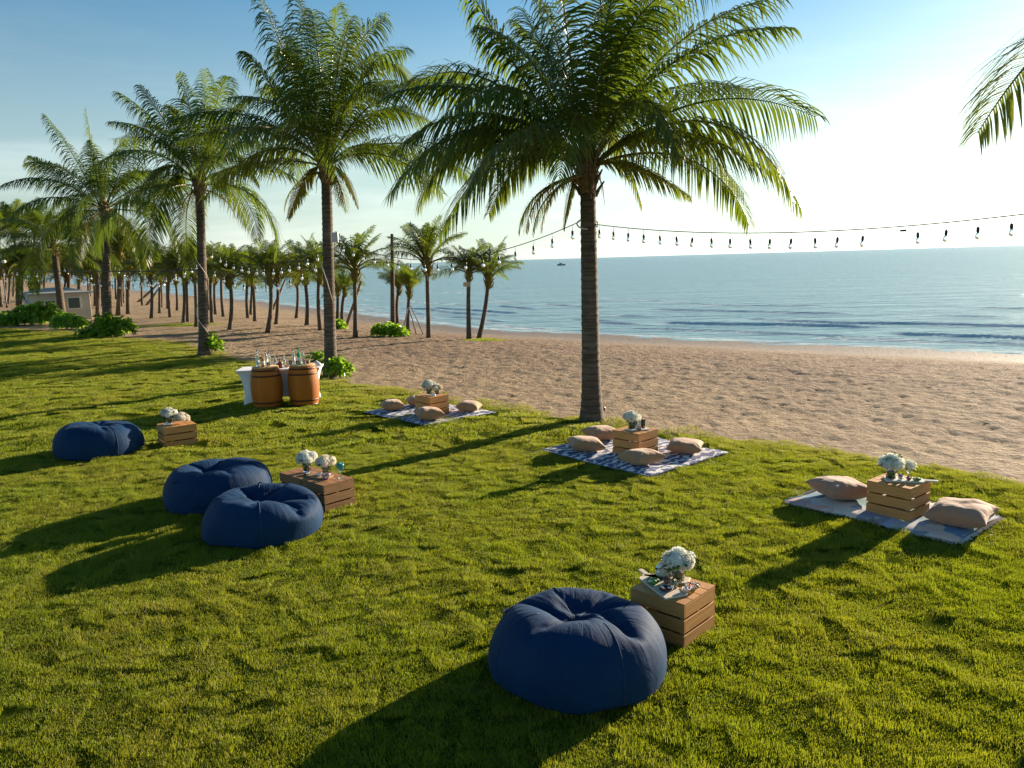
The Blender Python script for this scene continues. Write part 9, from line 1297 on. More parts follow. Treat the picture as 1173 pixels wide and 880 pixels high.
string(eC, eD, 1.0, 16, 'string of bulbs from the cable-wound palm to the palm right of the hut', big=1.25)
string(at(230, 296, Cy), at(70, 303, 46), .9, 20, 'string of bulbs from the cable-wound palm to the leaning palm by the hut', big=1.25)
string(at(232, 309, Cy), at(8, 308, 52), .12, 6, 'nearly straight dark cable with a few bulbs running left to the lamp post', big=1.5, cad=.022)
string(at(68, 308, 46), at(-30, 312, 50), .3, 4, 'bulb string running off the left edge from the leaning palm', big=1.5)
# palm accessories
ROPE = mat('pale_rope', (.62, .56, .46), .8)
pts = [];
c = Vector((at(673, 258, Ay).x, Ay, at(673, 258, Ay).z))
for i in range(30):
    a = i/29*5.2-.6; pts.append(c+Vector((math.cos(a)*.19, -abs(math.sin(a))*.03+math.sin(a)*.17, .10*math.sin(a*1.0)+.02)))
tag(MB().tube([p-c for p in pts], .013, 6).build('rope_loop', ROPE, None, True, loc=c), 'pale rope looped round the tall palm trunk where the bulbs hang', 'rope')
def helix(P, zt, zb, turns, r, lab, rad):
    _, o, H = P; pts = []
    for i in range(60):
        t = i/59; z = zt+(zb-zt)*t; f = z/H.z; a = t*turns*6.283-2.2
        rr = r*(1.12-.18*f); pts.append(Vector((H.x*f+math.cos(a)*rr, H.y*f+math.sin(a)*rr, z)))
    tag(MB().tube(pts, rad, 5).build('pale_cable', ROPE, None, True, loc=o), lab, 'cable')
helix(PC, 3.4, .8, 1.3, .20, 'pale cable wound round the slim dark palm trunk', .014)
b0 = at(367, 300, By-.25); b1 = at(381, 345, By-.25)
tag(MB().tube([Vector((0, 0, 0)), (b1-b0)*.5+Vector((.02, 0, -.02)), b1-b0], .012, 5).build('pale_cable', ROPE, None, True, loc=b0), 'pale cable slanting across the bar palm trunk', 'cable')
p = at(384, 272, By-.22); tag(MB().box((0, 0, 0), (.16, .1, .26)).box((0, -.055, 0), (.12, .012, .20)).build('junction_box', mat('grey_box', (.5, .5, .48), .5), None, bevel=.01, loc=p), 'small grey box fixed high on the bar palm trunk', 'box')
p = at(534.5, 326, gnd(537, 385, -.12)[1]-.16); root = empty('hanging_board', p); tag(root, 'little wooden board tied to the small-crowned palm trunk', 'sign')
MB().box((0, 0, 0), (.28, .02, .18)).build('board', mat('board_wood', (.5, .38, .24), .8), root, bevel=.004); MB().tube([(-.1, 0, .09), (0, .05, .16), (.1, 0, .09)], .006, 5).build('string', ROPE, root)
p = Vector((*gnd(690, 477), 0)); p.z = gz(p.x, p.y); root = empty('garden_spotlight', p); tag(root, 'small black spotlight on a spike at the right of the tall palm foot', 'lamp')
MB().tube([(0, 0, -.05), (0, 0, .16)], .008, 6).build('spike', BLK, root); MB().lathe([(.03, -.06), (.045, -.04), (.05, .06), (.042, .065), (.04, .05)], (0, 0, 0), 12).build('lamp_head', BLK, root, True, loc=(0, 0, .2), rot=(0, math.radians(-60), 0))
# ------------------------------------------------------------------ beanbags (cloth shapes stored as packed vertices)
def unpack(k):                              # rows of 84 vertices, stored as running differences in units of 1.5 mm
    top, d = BAGS[k]; NC, NR = 84, 32
    d = np.array(d).reshape(NR, NC, 3); d = np.cumsum(d, axis=1)
    q = d.copy(); q[1] = d[1]+q[0]
    for j in range(2, NR): q[j] = d[j]+2*q[j-1]-q[j-2]
    r = q.astype(float)
    s = (r+.12*(np.roll(r, 1, 1)+np.roll(r, -1, 1)))/1.24
    V = np.concatenate([np.array([[0, 0, r[0, :, 2].min()]]), s.reshape(-1, 3), np.array([top], dtype=float)])*.0015
    F = []
    for i in range(NC):
        e = (i+1) % NC
        F.append((0, 1+e, 1+i)); F.append((1+NR*NC, 1+(NR-1)*NC+i, 1+(NR-1)*NC+e))
        for j in range(NR-1): F.append((1+j*NC+i, 1+j*NC+e, 1+(j+1)*NC+e, 1+(j+1)*NC+i))
    return V, F
def m_denim():
    m = mat('navy_canvas', (.008, .035, .10), .75); g = G(m); o = g.obj()
    n = g.noise(3, 4, .6, o); wv = g.noise(260, 2, .5, o)
    c = g.mix(n, (.0008, .014, .046), (.0016, .036, .104)); g.set(Base_Color=c)
    cr_ = g.noise(7, 5, .6, o, .6)
    sp_ = g.n('SeparateXYZ'); g.l(o, sp_.inputs[0]); an_ = g.math('ARCTAN2', sp_.outputs[1], sp_.outputs[0])
    rd = g.math('SQRT', g.math('ADD', g.math('POWER', sp_.outputs[0], 2), g.math('POWER', sp_.outputs[1], 2)))
    cb = g.n('CombineXYZ'); g.l(g.math('MULTIPLY', g.math('SINE', an_), 7), cb.inputs[0]); g.l(g.math('MULTIPLY', g.math('COSINE', an_), 7), cb.inputs[1]); g.l(g.math('MULTIPLY', g.math('ADD', rd, sp_.outputs[2]), 3.0), cb.inputs[2])
    fold = g.noise(1.0, 4, .55, cb.outputs[0], .5)
    topf = g.ramp(sp_.outputs[2], [(.16, (.06, .06, .06)), (.36, (1, 1, 1))])
    h = g.math('ADD', g.math('ADD', g.math('MULTIPLY', cr_, .35), g.math('MULTIPLY', g.math('MULTIPLY', fold, topf), .7)), g.math('MULTIPLY', wv, .03))
    g.set(Normal=g.bump(h, .55, .03)); g.b.inputs['Sheen Weight'].default_value = .04; g.b.inputs['Sheen Roughness'].default_value = .4
    g.b.inputs['Sheen Tint'].default_value = (.25, .5, .9, 1); g.b.inputs['Specular IOR Level'].default_value = .16; return m
DENIM = m_denim(); SEAM = mat('seam_piping', (.004, .028, .08), .8)
def beanbag(k, x, y, rz, s, lab, sz=1.0, flip=False):
    V, F = unpack(k); V = V.copy(); V[:, 2] -= V[:, 2].min(); V[:, :2] -= (V[:, :2].max(0)+V[:, :2].min(0))/2
    if flip: V[:, 0] *= -1; F = [f[::-1] for f in F]
    me = bpy.data.meshes.new('bag_cover'); me.from_pydata([tuple(v) for v in V], [], F); me.shade_smooth(); me.materials.append(DENIM)
    root = empty('beanbag', (x, y, gz(x, y)-.01), rz); tag(root, lab, 'beanbag', 'navy blue beanbags on the lawn'); root.scale = (s, s, s*sz)
    o = bpy.data.objects.new('bag_cover', me); link(o, root); sb = o.modifiers.new('s', 'SUBSURF'); sb.levels = 1; sb.render_levels = 2
    # piping seams running over the cover
    for c0 in (7, 28, 49, 70):
        pts = [Vector(V[1+j*84+c0]) for j in range(1, 25)]
        n_ = [Vector((p.x, p.y, p.z-.2)).normalized()*.0 for p in pts]
        MB().tube([p+q for p, q in zip(pts, n_)], .0045, 6).build('piping', SEAM, o, True)
    # a small grab handle at the rim
    j = 15; a = Vector(V[1+j*84+39]); b = Vector(V[1+j*84+43]); md = (a+b)/2; nn = Vector((md.x, md.y, 0)).normalized()
    MB().quadstrip([(a+Vector((0, 0, .014)), a-Vector((0, 0, .014))), (md+nn*.03+Vector((0, 0, .014)), md+nn*.03-Vector((0, 0, .014))), (b+Vector((0, 0, .014)), b-Vector((0, 0, .014)))]).build('strap_handle', DENIM, o)
    return root
beanbag(2, .42, 5.42, math.radians(-8), .97, 'largest nearest navy beanbag, deep crease at its top, beside the front crate', 1.08)
beanbag(0, -2.90, 8.72, math.radians(-15), 1.02, 'navy beanbag in front of its twin, nearest the double crate', 1.02)
beanbag(3, -3.90, 10.0, math.radians(60), 1.03, 'navy beanbag behind and left of another, ring-shaped round hollow on top', 1.1)
beanbag(1, -6.98, 12.95, math.radians(-70), 1.07, 'navy beanbag alone at far left beside the lone crate', 1.0)
# ------------------------------------------------------------------ crates
def m_wood(name, a, b, c_=None):
    m = mat(name, rough=.65); g = G(m)
    t = g.n('TexCoord'); oi = g.n('ObjectInfo'); 
    mp_ = g.n('Mapping', Scale=(2.0, 2.0, 30)); g.l(t.outputs['Object'], mp_.inputs[0])
    v = g.n('VectorMath', operation='ADD'); g.l(mp_.outputs[0], v.inputs[0]); 
    cb = g.n('CombineXYZ'); g.l(g.math('MULTIPLY', oi.outputs['Random'], 30), cb.inputs[0]); g.l(cb.outputs[0], v.inputs[1])
    n = g.noise(1, 5, .6, v.outputs[0], 1.2)
    isl = g.n('NewGeometry').outputs['Random Per Island']
    c = g.ramp(n, [(.3, a), (.7, b)]); hs = g.n('HueSaturation'); g.l(c, hs.inputs['Color']); g.l(g.math('ADD', g.math('MULTIPLY', isl, .35), .82), hs.inputs['Value'])
    kn = g.n('TexVoronoi', Scale=5.0); g.l(g.obj(), kn.inputs['Vector'])
    c = g.mix(g.ramp(kn.outputs['Distance'], [(.04, (.6, .6, .6)), (.09, (0, 0, 0))]), hs.outputs[0], (.12, .06, .03))
    g.set(Base_Color=c); g.set(Normal=g.bump(n, .3, .004)); return m
PINE = m_wood('crate_pine', (.40, .170, .045), (.56, .270, .083))
DARKP = m_wood('crate_pine_stained', (.25, .110, .040), (.38, .185, .073))
DARK_IN = mat('inner_cleat', (.30, .18, .09), .8)
def crate(x, y, z, rz, L, W, H, lab, grp='upturned wooden crates used as tables', mt=None):
    """L along local x, W along local y; origin at the centre of the footprint; upturned: boards on top"""
    mt = mt or PINE; root = empty('wooden_crate', (x, y, z), rz); tag(root, lab, 'crate', grp); th = .014; gp = .018
    sh = (H-2*gp-.014)/3
    for s in (-1, 1):
        mb = MB()
        for k in range(3): mb.box((0, s*(W/2-th/2), sh/2+k*(sh+gp)), (L, th, sh))
        mb.build('long_side', mt, root, bevel=.002)
    for s in (-1, 1):
        mb = MB()
        for k in range(3): mb.box((s*(L/2-th/2), 0, sh/2+k*(sh+gp)), (th, W-2*th-.002, sh-.001))
        mb.build('end_side', mt, root, bevel=.002)
    mb = MB(); nb = 4; bw = (W-.006*(nb-1))/nb
    for k in range(nb): mb.box((0, -W/2+bw/2+k*(bw+.006), H-.0065), (L, bw, .012))
    mb.build('top_boards', mt, root, bevel=.002)
    for sx_ in (-1, 1):
        for sy in (-1, 1): MB().box((sx_*(L/2-th-.016), sy*(W/2-th-.016), H/2-.02), (.03, .03, H-.05)).build('corner_cleat', DARK_IN, root)
    return root
def crate_at(corner, left, rightc, H, lab, mt=None, **k):
    """place by the near ground corner and the two neighbours"""
    c, l, r_ = Vector(corner), Vector(left), Vector(rightc); ce = (l+r_)/2
    L = (l-c).length; Wd = (r_-c).length; a = math.atan2(l.y-c.y, l.x-c.x)
    z = gz(ce.x, ce.y)-.004 if 'z' not in k else k['z']
    return crate(ce.x, ce.y, z, a, L, Wd, H, lab, mt=mt), Vector((ce.x, ce.y, z+H)), a
K1, T1, A1 = crate_at((1.26, 5.67), (.90, 6.01), (1.60, 6.00), .365, 'nearest wooden crate, beside the largest beanbag')
K2a, T2a, A2 = crate_at((-2.33, 9.27), (-2.69, 9.61), (-2.03, 9.60), .36, 'front half of the double brown crate, carrying the teal glass', DARKP)
K2b, T2b, A2b = crate_at((-2.702, 9.621), (-3.065, 9.96), (-2.402, 9.95), .36, 'rear half of the double brown crate, carrying the white flowers', DARKP)
K3, T3, A3 = crate_at((1.84, 11.30), (1.50, 11.66), (2.19, 11.62), .37, 'crate on the blue and white blanket near the tall palm, among four cushions', z=.045)
K4, T4, A4 = crate_at((4.30, 8.24), (4.00, 8.62), (4.68, 8.55), .37, 'orange-brown crate on the pastel fringed blanket between two cushions', z=.045)
K5, T5, A5 = crate_at((-1.61, 15.0), (-1.95, 15.36), (-1.24, 15.28), .37, 'farthest crate on the distant blue and white blanket', z=.045)
KL, TL, AL = crate_at((-5.93, 13.06), (-6.22, 13.46), (-5.50, 13.40), .36, 'lone crate on the grass beside the far left beanbag')
# ------------------------------------------------------------------ blankets
def m_blanket(name, kind):
    m = mat(name, rough=.95); g = G(m); t = g.n('TexCoord').outputs['UV']
    sp_ = g.n('SeparateXYZ'); g.l(t, sp_.inputs[0])
    if kind == 'blue':
        ck = g.n('TexVoronoi', Scale=7.0, feature='F1', distance='CHEBYCHEV', Randomness=.25); g.l(t, ck.inputs['Vector'])
        w1 = g.n('TexWave', Scale=4.2, Distortion=9.0, Detail=3.0); w1.inputs['Detail Scale'].default_value = 2.5; g.l(t, w1.inputs['Vector'])
        f = g.math('GREATER_THAN', g.math('ADD', w1.outputs['Fac'], g.math('MULTIPLY', ck.outputs['Distance'], .55)), .86)
        c = g.mix(f, (.018, .04, .16), (.74, .73, .72)); c = g.mix(.2, c, g.mix(g.noise(14, 5, .7, t), (.03, .06, .2), (.7, .7, .7)))
    else:
        ck = g.n('TexVoronoi', Scale=7.0, feature='F1', distance='MANHATTAN', Randomness=.55); g.l(t, ck.inputs['Vector'])
        col = g.n('SeparateXYZ'); g.l(ck.outputs['Color'], col.inputs[0])
        rr = g.ramp(col.outputs[0], [(0, (.68, .56, .46)), (.38, (.10, .22, .34)), (.5, (.66, .34, .27)), (.72, (.70, .60, .50)), (.88, (.35, .38, .50))])
        e = g.noise(12, 4, .6, t); rr = g.mix(g.ramp(e, [(.55, (0, 0, 0)), (.65, (.8, .8, .8))]), rr, (.66, .58, .50))
        eu = g.math('MINIMUM', sp_.outputs[0], g.math('SUBTRACT', .95, sp_.outputs[0])); ev = g.math('MINIMUM', sp_.outputs[1], g.math('SUBTRACT', .60, sp_.outputs[1]))
        ed = g.math('ADD', g.math('MINIMUM', eu, ev), g.math('MULTIPLY', g.math('SUBTRACT', e, .5), .18))
        c = g.mix(g.ramp(ed, [(.17, (0, 0, 0)), (.23, (.85, .85, .85))]), rr, (.03, .20, .25))
    g.set(Base_Color=c); g.set(Normal=g.bump(g.noise(250, 3, .7, t), .5, .004)); return m
def blanket(key, lab, kind, fringe=False):
    a, b, c, d = BL[key]; nx, ny = 70, 60; V = []; F = []; UV = []
    r = random.Random(len(lab))
    for j in range(ny+1):
        for i in range(nx+1):
            u, v = i/nx, j/ny; p = b+(a-b)*u+(c-b)*v
            ed = min(u, 1-u, v, 1-v)
            wob = .02*math.sin(u*9+v*3)*math.exp(-ed*12)
            p = p+(a-b).normalized()*wob*(1 if u in (0, 1) else .6)+(c-b).normalized()*.015*math.sin(u*14)*math.exp(-min(v, 1-v)*14)
            z = gzfast(p.x, p.y)+.034+.010*noise.noise(Vector((p.x*3.2, p.y*3.2, 1)))+.012*max(0, noise.noise(Vector((p.x*1.3+7, p.y*4.0, 3))))-.022*math.exp(-ed*30)
            V.append((p.x, p.y, z)); UV.append((u*(a-b).length/2, v*(c-b).length/2))
    for j in range(ny):
        for i in range(nx): k = j*(nx+1)+i; F.append((k, k+1, k+nx+2, k+nx+1))
    me = bpy.data.meshes.new('picnic_blanket'); me.from_pydata(V, [], F); me.shade_smooth()
    uv = me.uv_layers.new(name='uv'); lo = np.zeros(len(me.loops), dtype=np.int32); me.loops.foreach_get('vertex_index', lo)
    uv.data.foreach_set('uv', np.array(UV, dtype=np.float32)[lo].ravel()); me.materials.append(m_blanket('blanket_'+kind, kind))
    root = empty('picnic_blanket', (0, 0, 0)); tag(root, lab, 'blanket')
    o = bpy.data.objects.new('cloth', me); link(o, root); s = o.modifiers.new('s', 'SOLIDIFY'); s.thickness = .008; s.offset = -1
    if True:
        mb = MB()
        for e0, e1, ou in ((a, b, (a-d)), (c, d, (c-b)), (b, c, (b-a)), (a, d, (a-b)))[:(4 if fringe else 2)]:
            ou = ou.normalized(); n = int((e1-e0).length/.022)
            for k in range(n):
                p = e0.lerp(e1, (k+.5)/n); z = gzfast(p.x, p.y)+.02; l = (.055 if fringe else .03)*r.uniform(.7, 1.2)
                p3 = Vector((p.x, p.y, z)); q = p3+Vector((ou.x*l+r.uniform(-.01, .01), ou.y*l+r.uniform(-.01, .01), -.004))
                mb.tube([p3, p3.lerp(q, .5)+Vector((0, 0, .004)), q], [.004, .005, .003], 4)
        mb.build('fringe', mat('fringe_yarn', (.6, .56, .52) if fringe else (.35, .38, .5), .95), root)
def gzfast(x, y): return f1(zlawn, x, y)
blanket('right', 'pastel multicoloured blanket with white fringe at the right', 'pastel', True)
blanket('mid', 'blue and white patterned square blanket near the tall palm', 'blue')
blanket('far', 'distant blue and white patterned blanket near the beach', 'blue')
# ------------------------------------------------------------------ cushions
def m_cushion(name, a, b):
    m = mat(name, rough=.85); g = G(m); o = g.obj()
    g.set(Base_Color=g.mix(g.noise(5, 4, .6, o), a, b)); g.set(Normal=g.bump(g.math('ADD', g.noise(6, 4, .55, o, .8), g.math('MULTIPLY', g.noise(220, 2, .5, o), .06)), .45, .03))
    g.b.inputs['Sheen Weight'].default_value = .25; return m
PINKC = m_cushion('dusty_pink_linen', (.34, .165, .095), (.42, .22, .135)); BEIGEC = m_cushion('tan_linen', (.33, .170, .080), (.42, .225, .11))
def cushion(x, y, rz, s, T, lab, grp, mt, tilt=(0, 0), seed=1):
    n = 44; V = []; idx = {}; F = []
    for side in (1, -1):
        for j in range(n+1):
            for i in range(n+1):
                if side == -1 and (i in (0, n) or j in (0, n)): idx[(side, i, j)] = idx[(1, i, j)]; continue
                u = math.sin((i/n-.5)*math.pi); v = math.sin((j/n-.5)*math.pi)
                e = (max(0, 1-u*u)*max(0, 1-v*v))
                pin = 1-.085*(1-v*v)*abs(u)**3 if True else 1
                X_ = u*(1-.10*(1-v*v)*abs(u)**2); Y_ = v*(1-.10*(1-u*u)*abs(v)**2)
                h = T*.5*(e**.36)
                fold = noise.noise(Vector((u*2.2+seed*3, v*2.2, seed)))*.05+ .05*abs(noise.noise(Vector((u*4+seed, v*4, 5+side))))
                edge = e**.5
                z = side*h*(1-.35*0)*(1+fold*1.4*(1-edge*.3)) + .012*noise.noise(Vector((u*1.5, v*1.5, seed*2)))
                z -= side*.014*max(0, math.sin(math.atan2(v, u)*14+seed))*(1-e)**3*e**.2
                if side == 1: z -= .03*T*math.exp(-((u*1.3)**2+(v*1.3)**2)*1.5)*5*.4
                idx[(side, i, j)] = len(V); V.append((X_*s/2, Y_*s/2, z))
        for j in range(n):
            for i in range(n):
                q = (idx[(side, i, j)], idx[(side, i+1, j)], idx[(side, i+1, j+1)], idx[(side, i, j+1)]); F.append(q if side == 1 else q[::-1])
    zm = min(v[2] for v in V)
    me = bpy.data.meshes.new('cushion'); me.from_pydata(V, [], F); me.shade_smooth(); me.materials.append(mt)
    o = link(bpy.data.objects.new('cushion', me)); zb = .052
    o.location = (x, y, gzfast(x, y)+zb-zm*.86); o.rotation_euler = (tilt[0], tilt[1], rz); tag(o, lab, 'cushion', grp)
    rim = [Vector(V[idx[(1, i, 0)]]) for i in range(n)]+[Vector(V[idx[(1, n, j)]]) for j in range(n)]+[Vector(V[idx[(1, n-i, n)]]) for i in range(n)]+[Vector(V[idx[(1, 0, n-j)]]) for j in range(n+1)]
    MB().tube(rim, .004, 5, False).build('piping', mt, o, True)
gR, gM, gF = 'cushions on the pastel blanket', 'cushions on the middle blue blanket', 'cushions on the distant blue blanket'
cushion(3.93, 9.16, .2, .58, .24, 'dusty pink cushion left of the orange-brown crate on the pastel blanket', gR, PINKC, (0, .05), 1)
cushion(4.83, 8.18, -.75, .60, .25, 'dusty pink cushion right of the orange-brown crate on the pastel blanket', gR, PINKC, (.04, -.03), 2)
cushion(1.12, 11.92, .1, .52, .22, 'tan cushion at the left corner of the middle blue blanket', gM, BEIGEC, (0, .08), 3)
cushion(1.45, 12.62, .4, .50, .22, 'tan cushion half hidden behind the crate of the middle blue blanket', gM, BEIGEC, (.05, 0), 4)
cushion(1.83, 11.0, .5, .50, .22, 'tan cushion at the near corner in front of the middle blanket crate', gM, BEIGEC, (-.05, 0), 5)
cushion(2.60, 11.62, -.3, .52, .21, 'tan cushion at the right corner of the middle blue blanket', gM, BEIGEC, (0, .04), 6)
cushion(-2.47, 15.85, .3, .44, .22, 'brown cushion at the left corner of the distant blue blanket', gF, BEIGEC, (0, 0), 7)
cushion(-2.0, 16.25, .2, .42, .22, 'brown cushion peeping out behind the farthest crate', gF, BEIGEC, (0, 0), 8)
cushion(-1.60, 14.72, .35, .50, .25, 'brown cushion in front of the farthest crate', gF, BEIGEC, (0, .05), 9)
cushion(-.87, 15.42, -.2, .45, .21, 'brown cushion at the right corner of the distant blue blanket', gF, BEIGEC, (0, .06), 10)
# ------------------------------------------------------------------ flowers, glass and food on the crates
GLASS = mat('clear_glass', (.93, .96, .95), .03); GLASS.node_tree.nodes['Principled BSDF'].inputs['Transmission Weight'].default_value = 1; GLASS.node_tree.nodes['Principled BSDF'].inputs['IOR'].default_value = 1.35
def glassy(n, c, t=.9):
    m = mat(n, c, .06); m.node_tree.nodes['Principled BSDF'].inputs['Transmission Weight'].default_value = t; m.node_tree.nodes['Principled BSDF'].inputs['IOR'].default_value = 1.33; return m
STEMW = mat('stems_in_water', (.10, .13, .03), .3); PETAL = m_leaf('hydrangea_petal', (.70, .72, .66), (.80, .80, .76), (.8, .8, .74), (.9, .88, .72), .42, .7)
ROSE = m_leaf('cream_rose_petal', (.74, .68, .58), (.80, .75, .68), (.8, .72, .62), (.9, .8, .62), .42, .6)
VLEAF = m_leaf('vase_leaf', (.03, .09, .015), (.06, .14, .02), (.1, .15, .03), (.15, .3, .02), .25, .4)
def bloom(mb, c, r, rnd, n=110, ps=.014):
    for k in range(n):
        ph = math.acos(1-2*(k+.5)/n*.86); th = k*2.39996; d = Vector((math.sin(ph)*math.cos(th), math.sin(ph)*math.sin(th), math.cos(ph)))
        p = c+d*r*rnd.uniform(.72, 1.10); a = d.cross(Vector((.1, .2, 1))).normalized(); b = d.cross(a); t0 = rnd.random()*1.57
        for q in range(4):
            u = math.cos(t0+q*1.571)*a+math.sin(t0+q*1.571)*b; v = math.cos(t0+q*1.571+1.571)*a+math.sin(t0+q*1.571+1.571)*b
            lift = d*ps*.35; T = (0, rnd.random())
            mb.face([p, p+u*ps*.6-v*ps*.45+lift*.5, p+u*ps*1.15+lift, p+u*ps*.6+v*ps*.45+lift*.5], T)
def bouquet(pos, lab, s=1.0, nb=5, vase=True, vlab='', dark=False, seed=1, mt=None, cat_='flowers'):
    r = random.Random(seed); mt = mt or PETAL
    if vase:
        v = empty('glass_vase', pos); tag(v, vlab, 'vase', 'vases on the crates')
        MB().lathe([(.001, .003), (.040, .003), (.045, .012), (.048, .06), (.050, .105), (.047, .105), (.044, .06), (.041, .014), (.001, .010)], seg=20, closed=True).build('glass_wall', GLASS, v, True)
        mb = MB(); mb.lathe([(.001, .014), (.037, .015), (.040, .06), (.041, .085), (.001, .086)], seg=16, closed=True); mb.build('stems_and_water', STEMW, v, True)
        v.scale = (s,)*3
    z0 = .125 if vase else .05
    f = empty('flower_bouquet', Vector(pos)+Vector((0, 0, 0))); f.scale = (s,)*3; tag(f, lab, cat_, 'bouquets on the crates')
    mbl = MB()
    for k in range(nb):
        a = k*6.283/max(nb-1, 1)+r.random()*.4; rr = .062 if k < nb-1 else 0; c = Vector((math.cos(a)*rr, math.sin(a)*rr, z0+.035+(.028 if k == nb-1 else r.uniform(-.01, .012))))
        mb = MB(); mb.lathe([(.040*math.sin(math.pi*q/8)+.0005, -.040*math.cos(math.pi*q/8)) for q in range(9)], tuple(c), 12, closed=True); mb.tone += [(0, .3)]*len(mb.v)
        bloom(mb, c, .056, r, 90, .019); mb.build('bloom', mt, f)
    for k in range(26):
        a = r.random()*6.283; d = Vector((math.cos(a), math.sin(a), r.uniform(-.3, 1.3))).normalized(); p = Vector((d.x*.075, d.y*.075, z0+.02+d.z*.07)); w_ = d.cross(Vector((0, 0, 1))).normalized()*.018; l = r.uniform(.05, .08)
        mbl.quadstrip([(p-w_*.3, p+w_*.3), (p+d*l*.5-w_, p+d*l*.5+w_), (p+d*l+Vector((0, 0, -.015))-w_*.1, p+d*l+Vector((0, 0, -.015))+w_*.1)], [(0, r.random())]*3)
    mbl.build('leaf', VLEAF, f)
def loc(T, A, u, v, z=.002):               # u along the left edge direction, v along the right edge direction, from the crate's centre
    return (T.x+math.cos(A)*u+math.cos(A-math.pi/2)*v, T.y+math.sin(A)*u+math.sin(A-math.pi/2)*v, T.z+z)
BOARDM = m_wood('board_ash', (.55, .44, .32), (.68, .57, .43)); BOARDP = mat('pale_board', (.62, .58, .50), .5)
def paddle(p, rz, L, W, lab, m, hl=.13):
    mb = MB(); n = []; r = .02
    out = [(-L/2, -W/2), (L/2-.03, -W/2), (L/2, -W/2+.03), (L/2, -.035), (L/2+.03, -.022), (L/2+hl, -.022), (L/2+hl+.012, 0), (L/2+hl, .022), (L/2+.03, .022), (L/2, .035), (L/2, W/2-.03), (L/2-.03, W/2), (-L/2, W/2)]
    k = len(out)
    mb.v = [(x, y, 0) for x, y in out]+[(x, y, .016) for x, y in out]
    mb.f = [tuple(range(k))[::-1], tuple(range(k, 2*k))]+[(i, (i+1) % k, k+(i+1) % k, k+i) for i in range(k)]
    o = mb.build('serving_board', m, None, bevel=.003, loc=p, rot=(0, 0, rz)); return tag(o, lab, 'serving board')
def bowl(p, r, h, m, lab, cat, name, food=None, fm=None, n=9, seed=1, fr=.012):
    root = empty(name, p); tag(root, lab, cat)
    MB().lathe([(.001, .001), (r*.55, .001), (r*.8, h*.35), (r, h), (r*.94, h), (r*.74, h*.4), (r*.5, .005), (.001, .005)], seg=22, closed=True).build('dish', m, root, True)
    if food:
        rd = random.Random(seed)
        for kk, (fmm, cnt, sz) in enumerate(food):
            mb = MB()
            for k in range(cnt):
                a = rd.random()*6.28; q = rd.random()**.5*r*.72; s_ = sz*rd.uniform(.7, 1.2)
                mb.lathe([(s_*math.sin(math.pi*w_/6)+.0003, -s_*math.cos(math.pi*w_/6)*.8) for w_ in range(7)], (math.cos(a)*q, math.sin(a)*q, h*.55+s_*.6), 8)
            mb.build('berries' if kk == 0 else 'garnish', fmm, root, True)
    return root
RED = mat('red_berry', (.45, .03, .02), .35); GRN = mat('salad_green', (.10, .22, .03), .6); CRM = mat('cream', (.75, .68, .55), .6); BRN = mat('brown_clay', (.22, .09, .05), .5)
DKP = mat('dark_plate', (.03, .03, .045), .3); WHT = mat('white_china', (.72, .72, .70), .3); LINEN = mat('white_linen', (.75, .74, .71), .9)
def drinking_glass(p, m_liq, lab, stem=True, h=.15, r=.036, lvl=.6, cat='glass', gm=None):
    root = empty('drinking_glass', p); tag(root, lab, cat); gm = gm or GLASS
    if stem:
        b = h*.42
        MB().lathe([(.001, .001), (.032, .001), (.030, .004), (.005, .010), (.0045, b), (r*.6, b+.012), (r, b+.05), (r*.86, h), (r*.83, h), (r*.95, b+.05), (r*.55, b+.016), (.001, b+.012)], seg=18, closed=True).build('bowl_and_stem', gm, root, True)
        if m_liq: MB().lathe([(.001, b+.014), (r*.52, b+.018), (r*.92, b+.05), (r*.88, b+.05+(h-b-.05)*lvl), (.001, b+.05+(h-b-.05)*lvl)], seg=16, closed=True).build('drink', m_liq, root, True)
    else:
        MB().lathe([(.001, .001), (r*.85, .001), (r, h), (r*.95, h), (r*.80, .008), (.001, .008)], seg=18, closed=True).build('tumbler', gm, root, True)
        if m_liq: MB().lathe([(.001, .009), (r*.78, .010), (r*.9, h*lvl), (.001, h*lvl)], seg=16, closed=True).build('drink', m_liq, root, True)
def cloth_lump(p, lab, r, h, seed, name='linen_napkin', m=LINEN):
    mb = MB(); n, k = 36, 12; V = []
    for j in range(k+1):
        for i in range(n):
            a = i*6.283/n; t = j/k; rr = r*(1-t)**.6*(1+.25*noise.noise(Vector((math.cos(a)*2, math.sin(a)*2, seed+t*2))))
            V.append((rr*math.cos(a), rr*math.sin(a)*.7, h*t**.8*(1+.3*noise.noise(Vector((math.cos(a)*3, math.sin(a)*3, seed+5))))*(1 if j else 0)))
    mb.v = V; mb.f = [(j*n+i, j*n+(i+1) % n, (j+1)*n+(i+1) % n, (j+1)*n+i) for j in range(k) for i in range(n)]
    tag(mb.build(name, m, None, True, loc=p), lab, 'napkin')
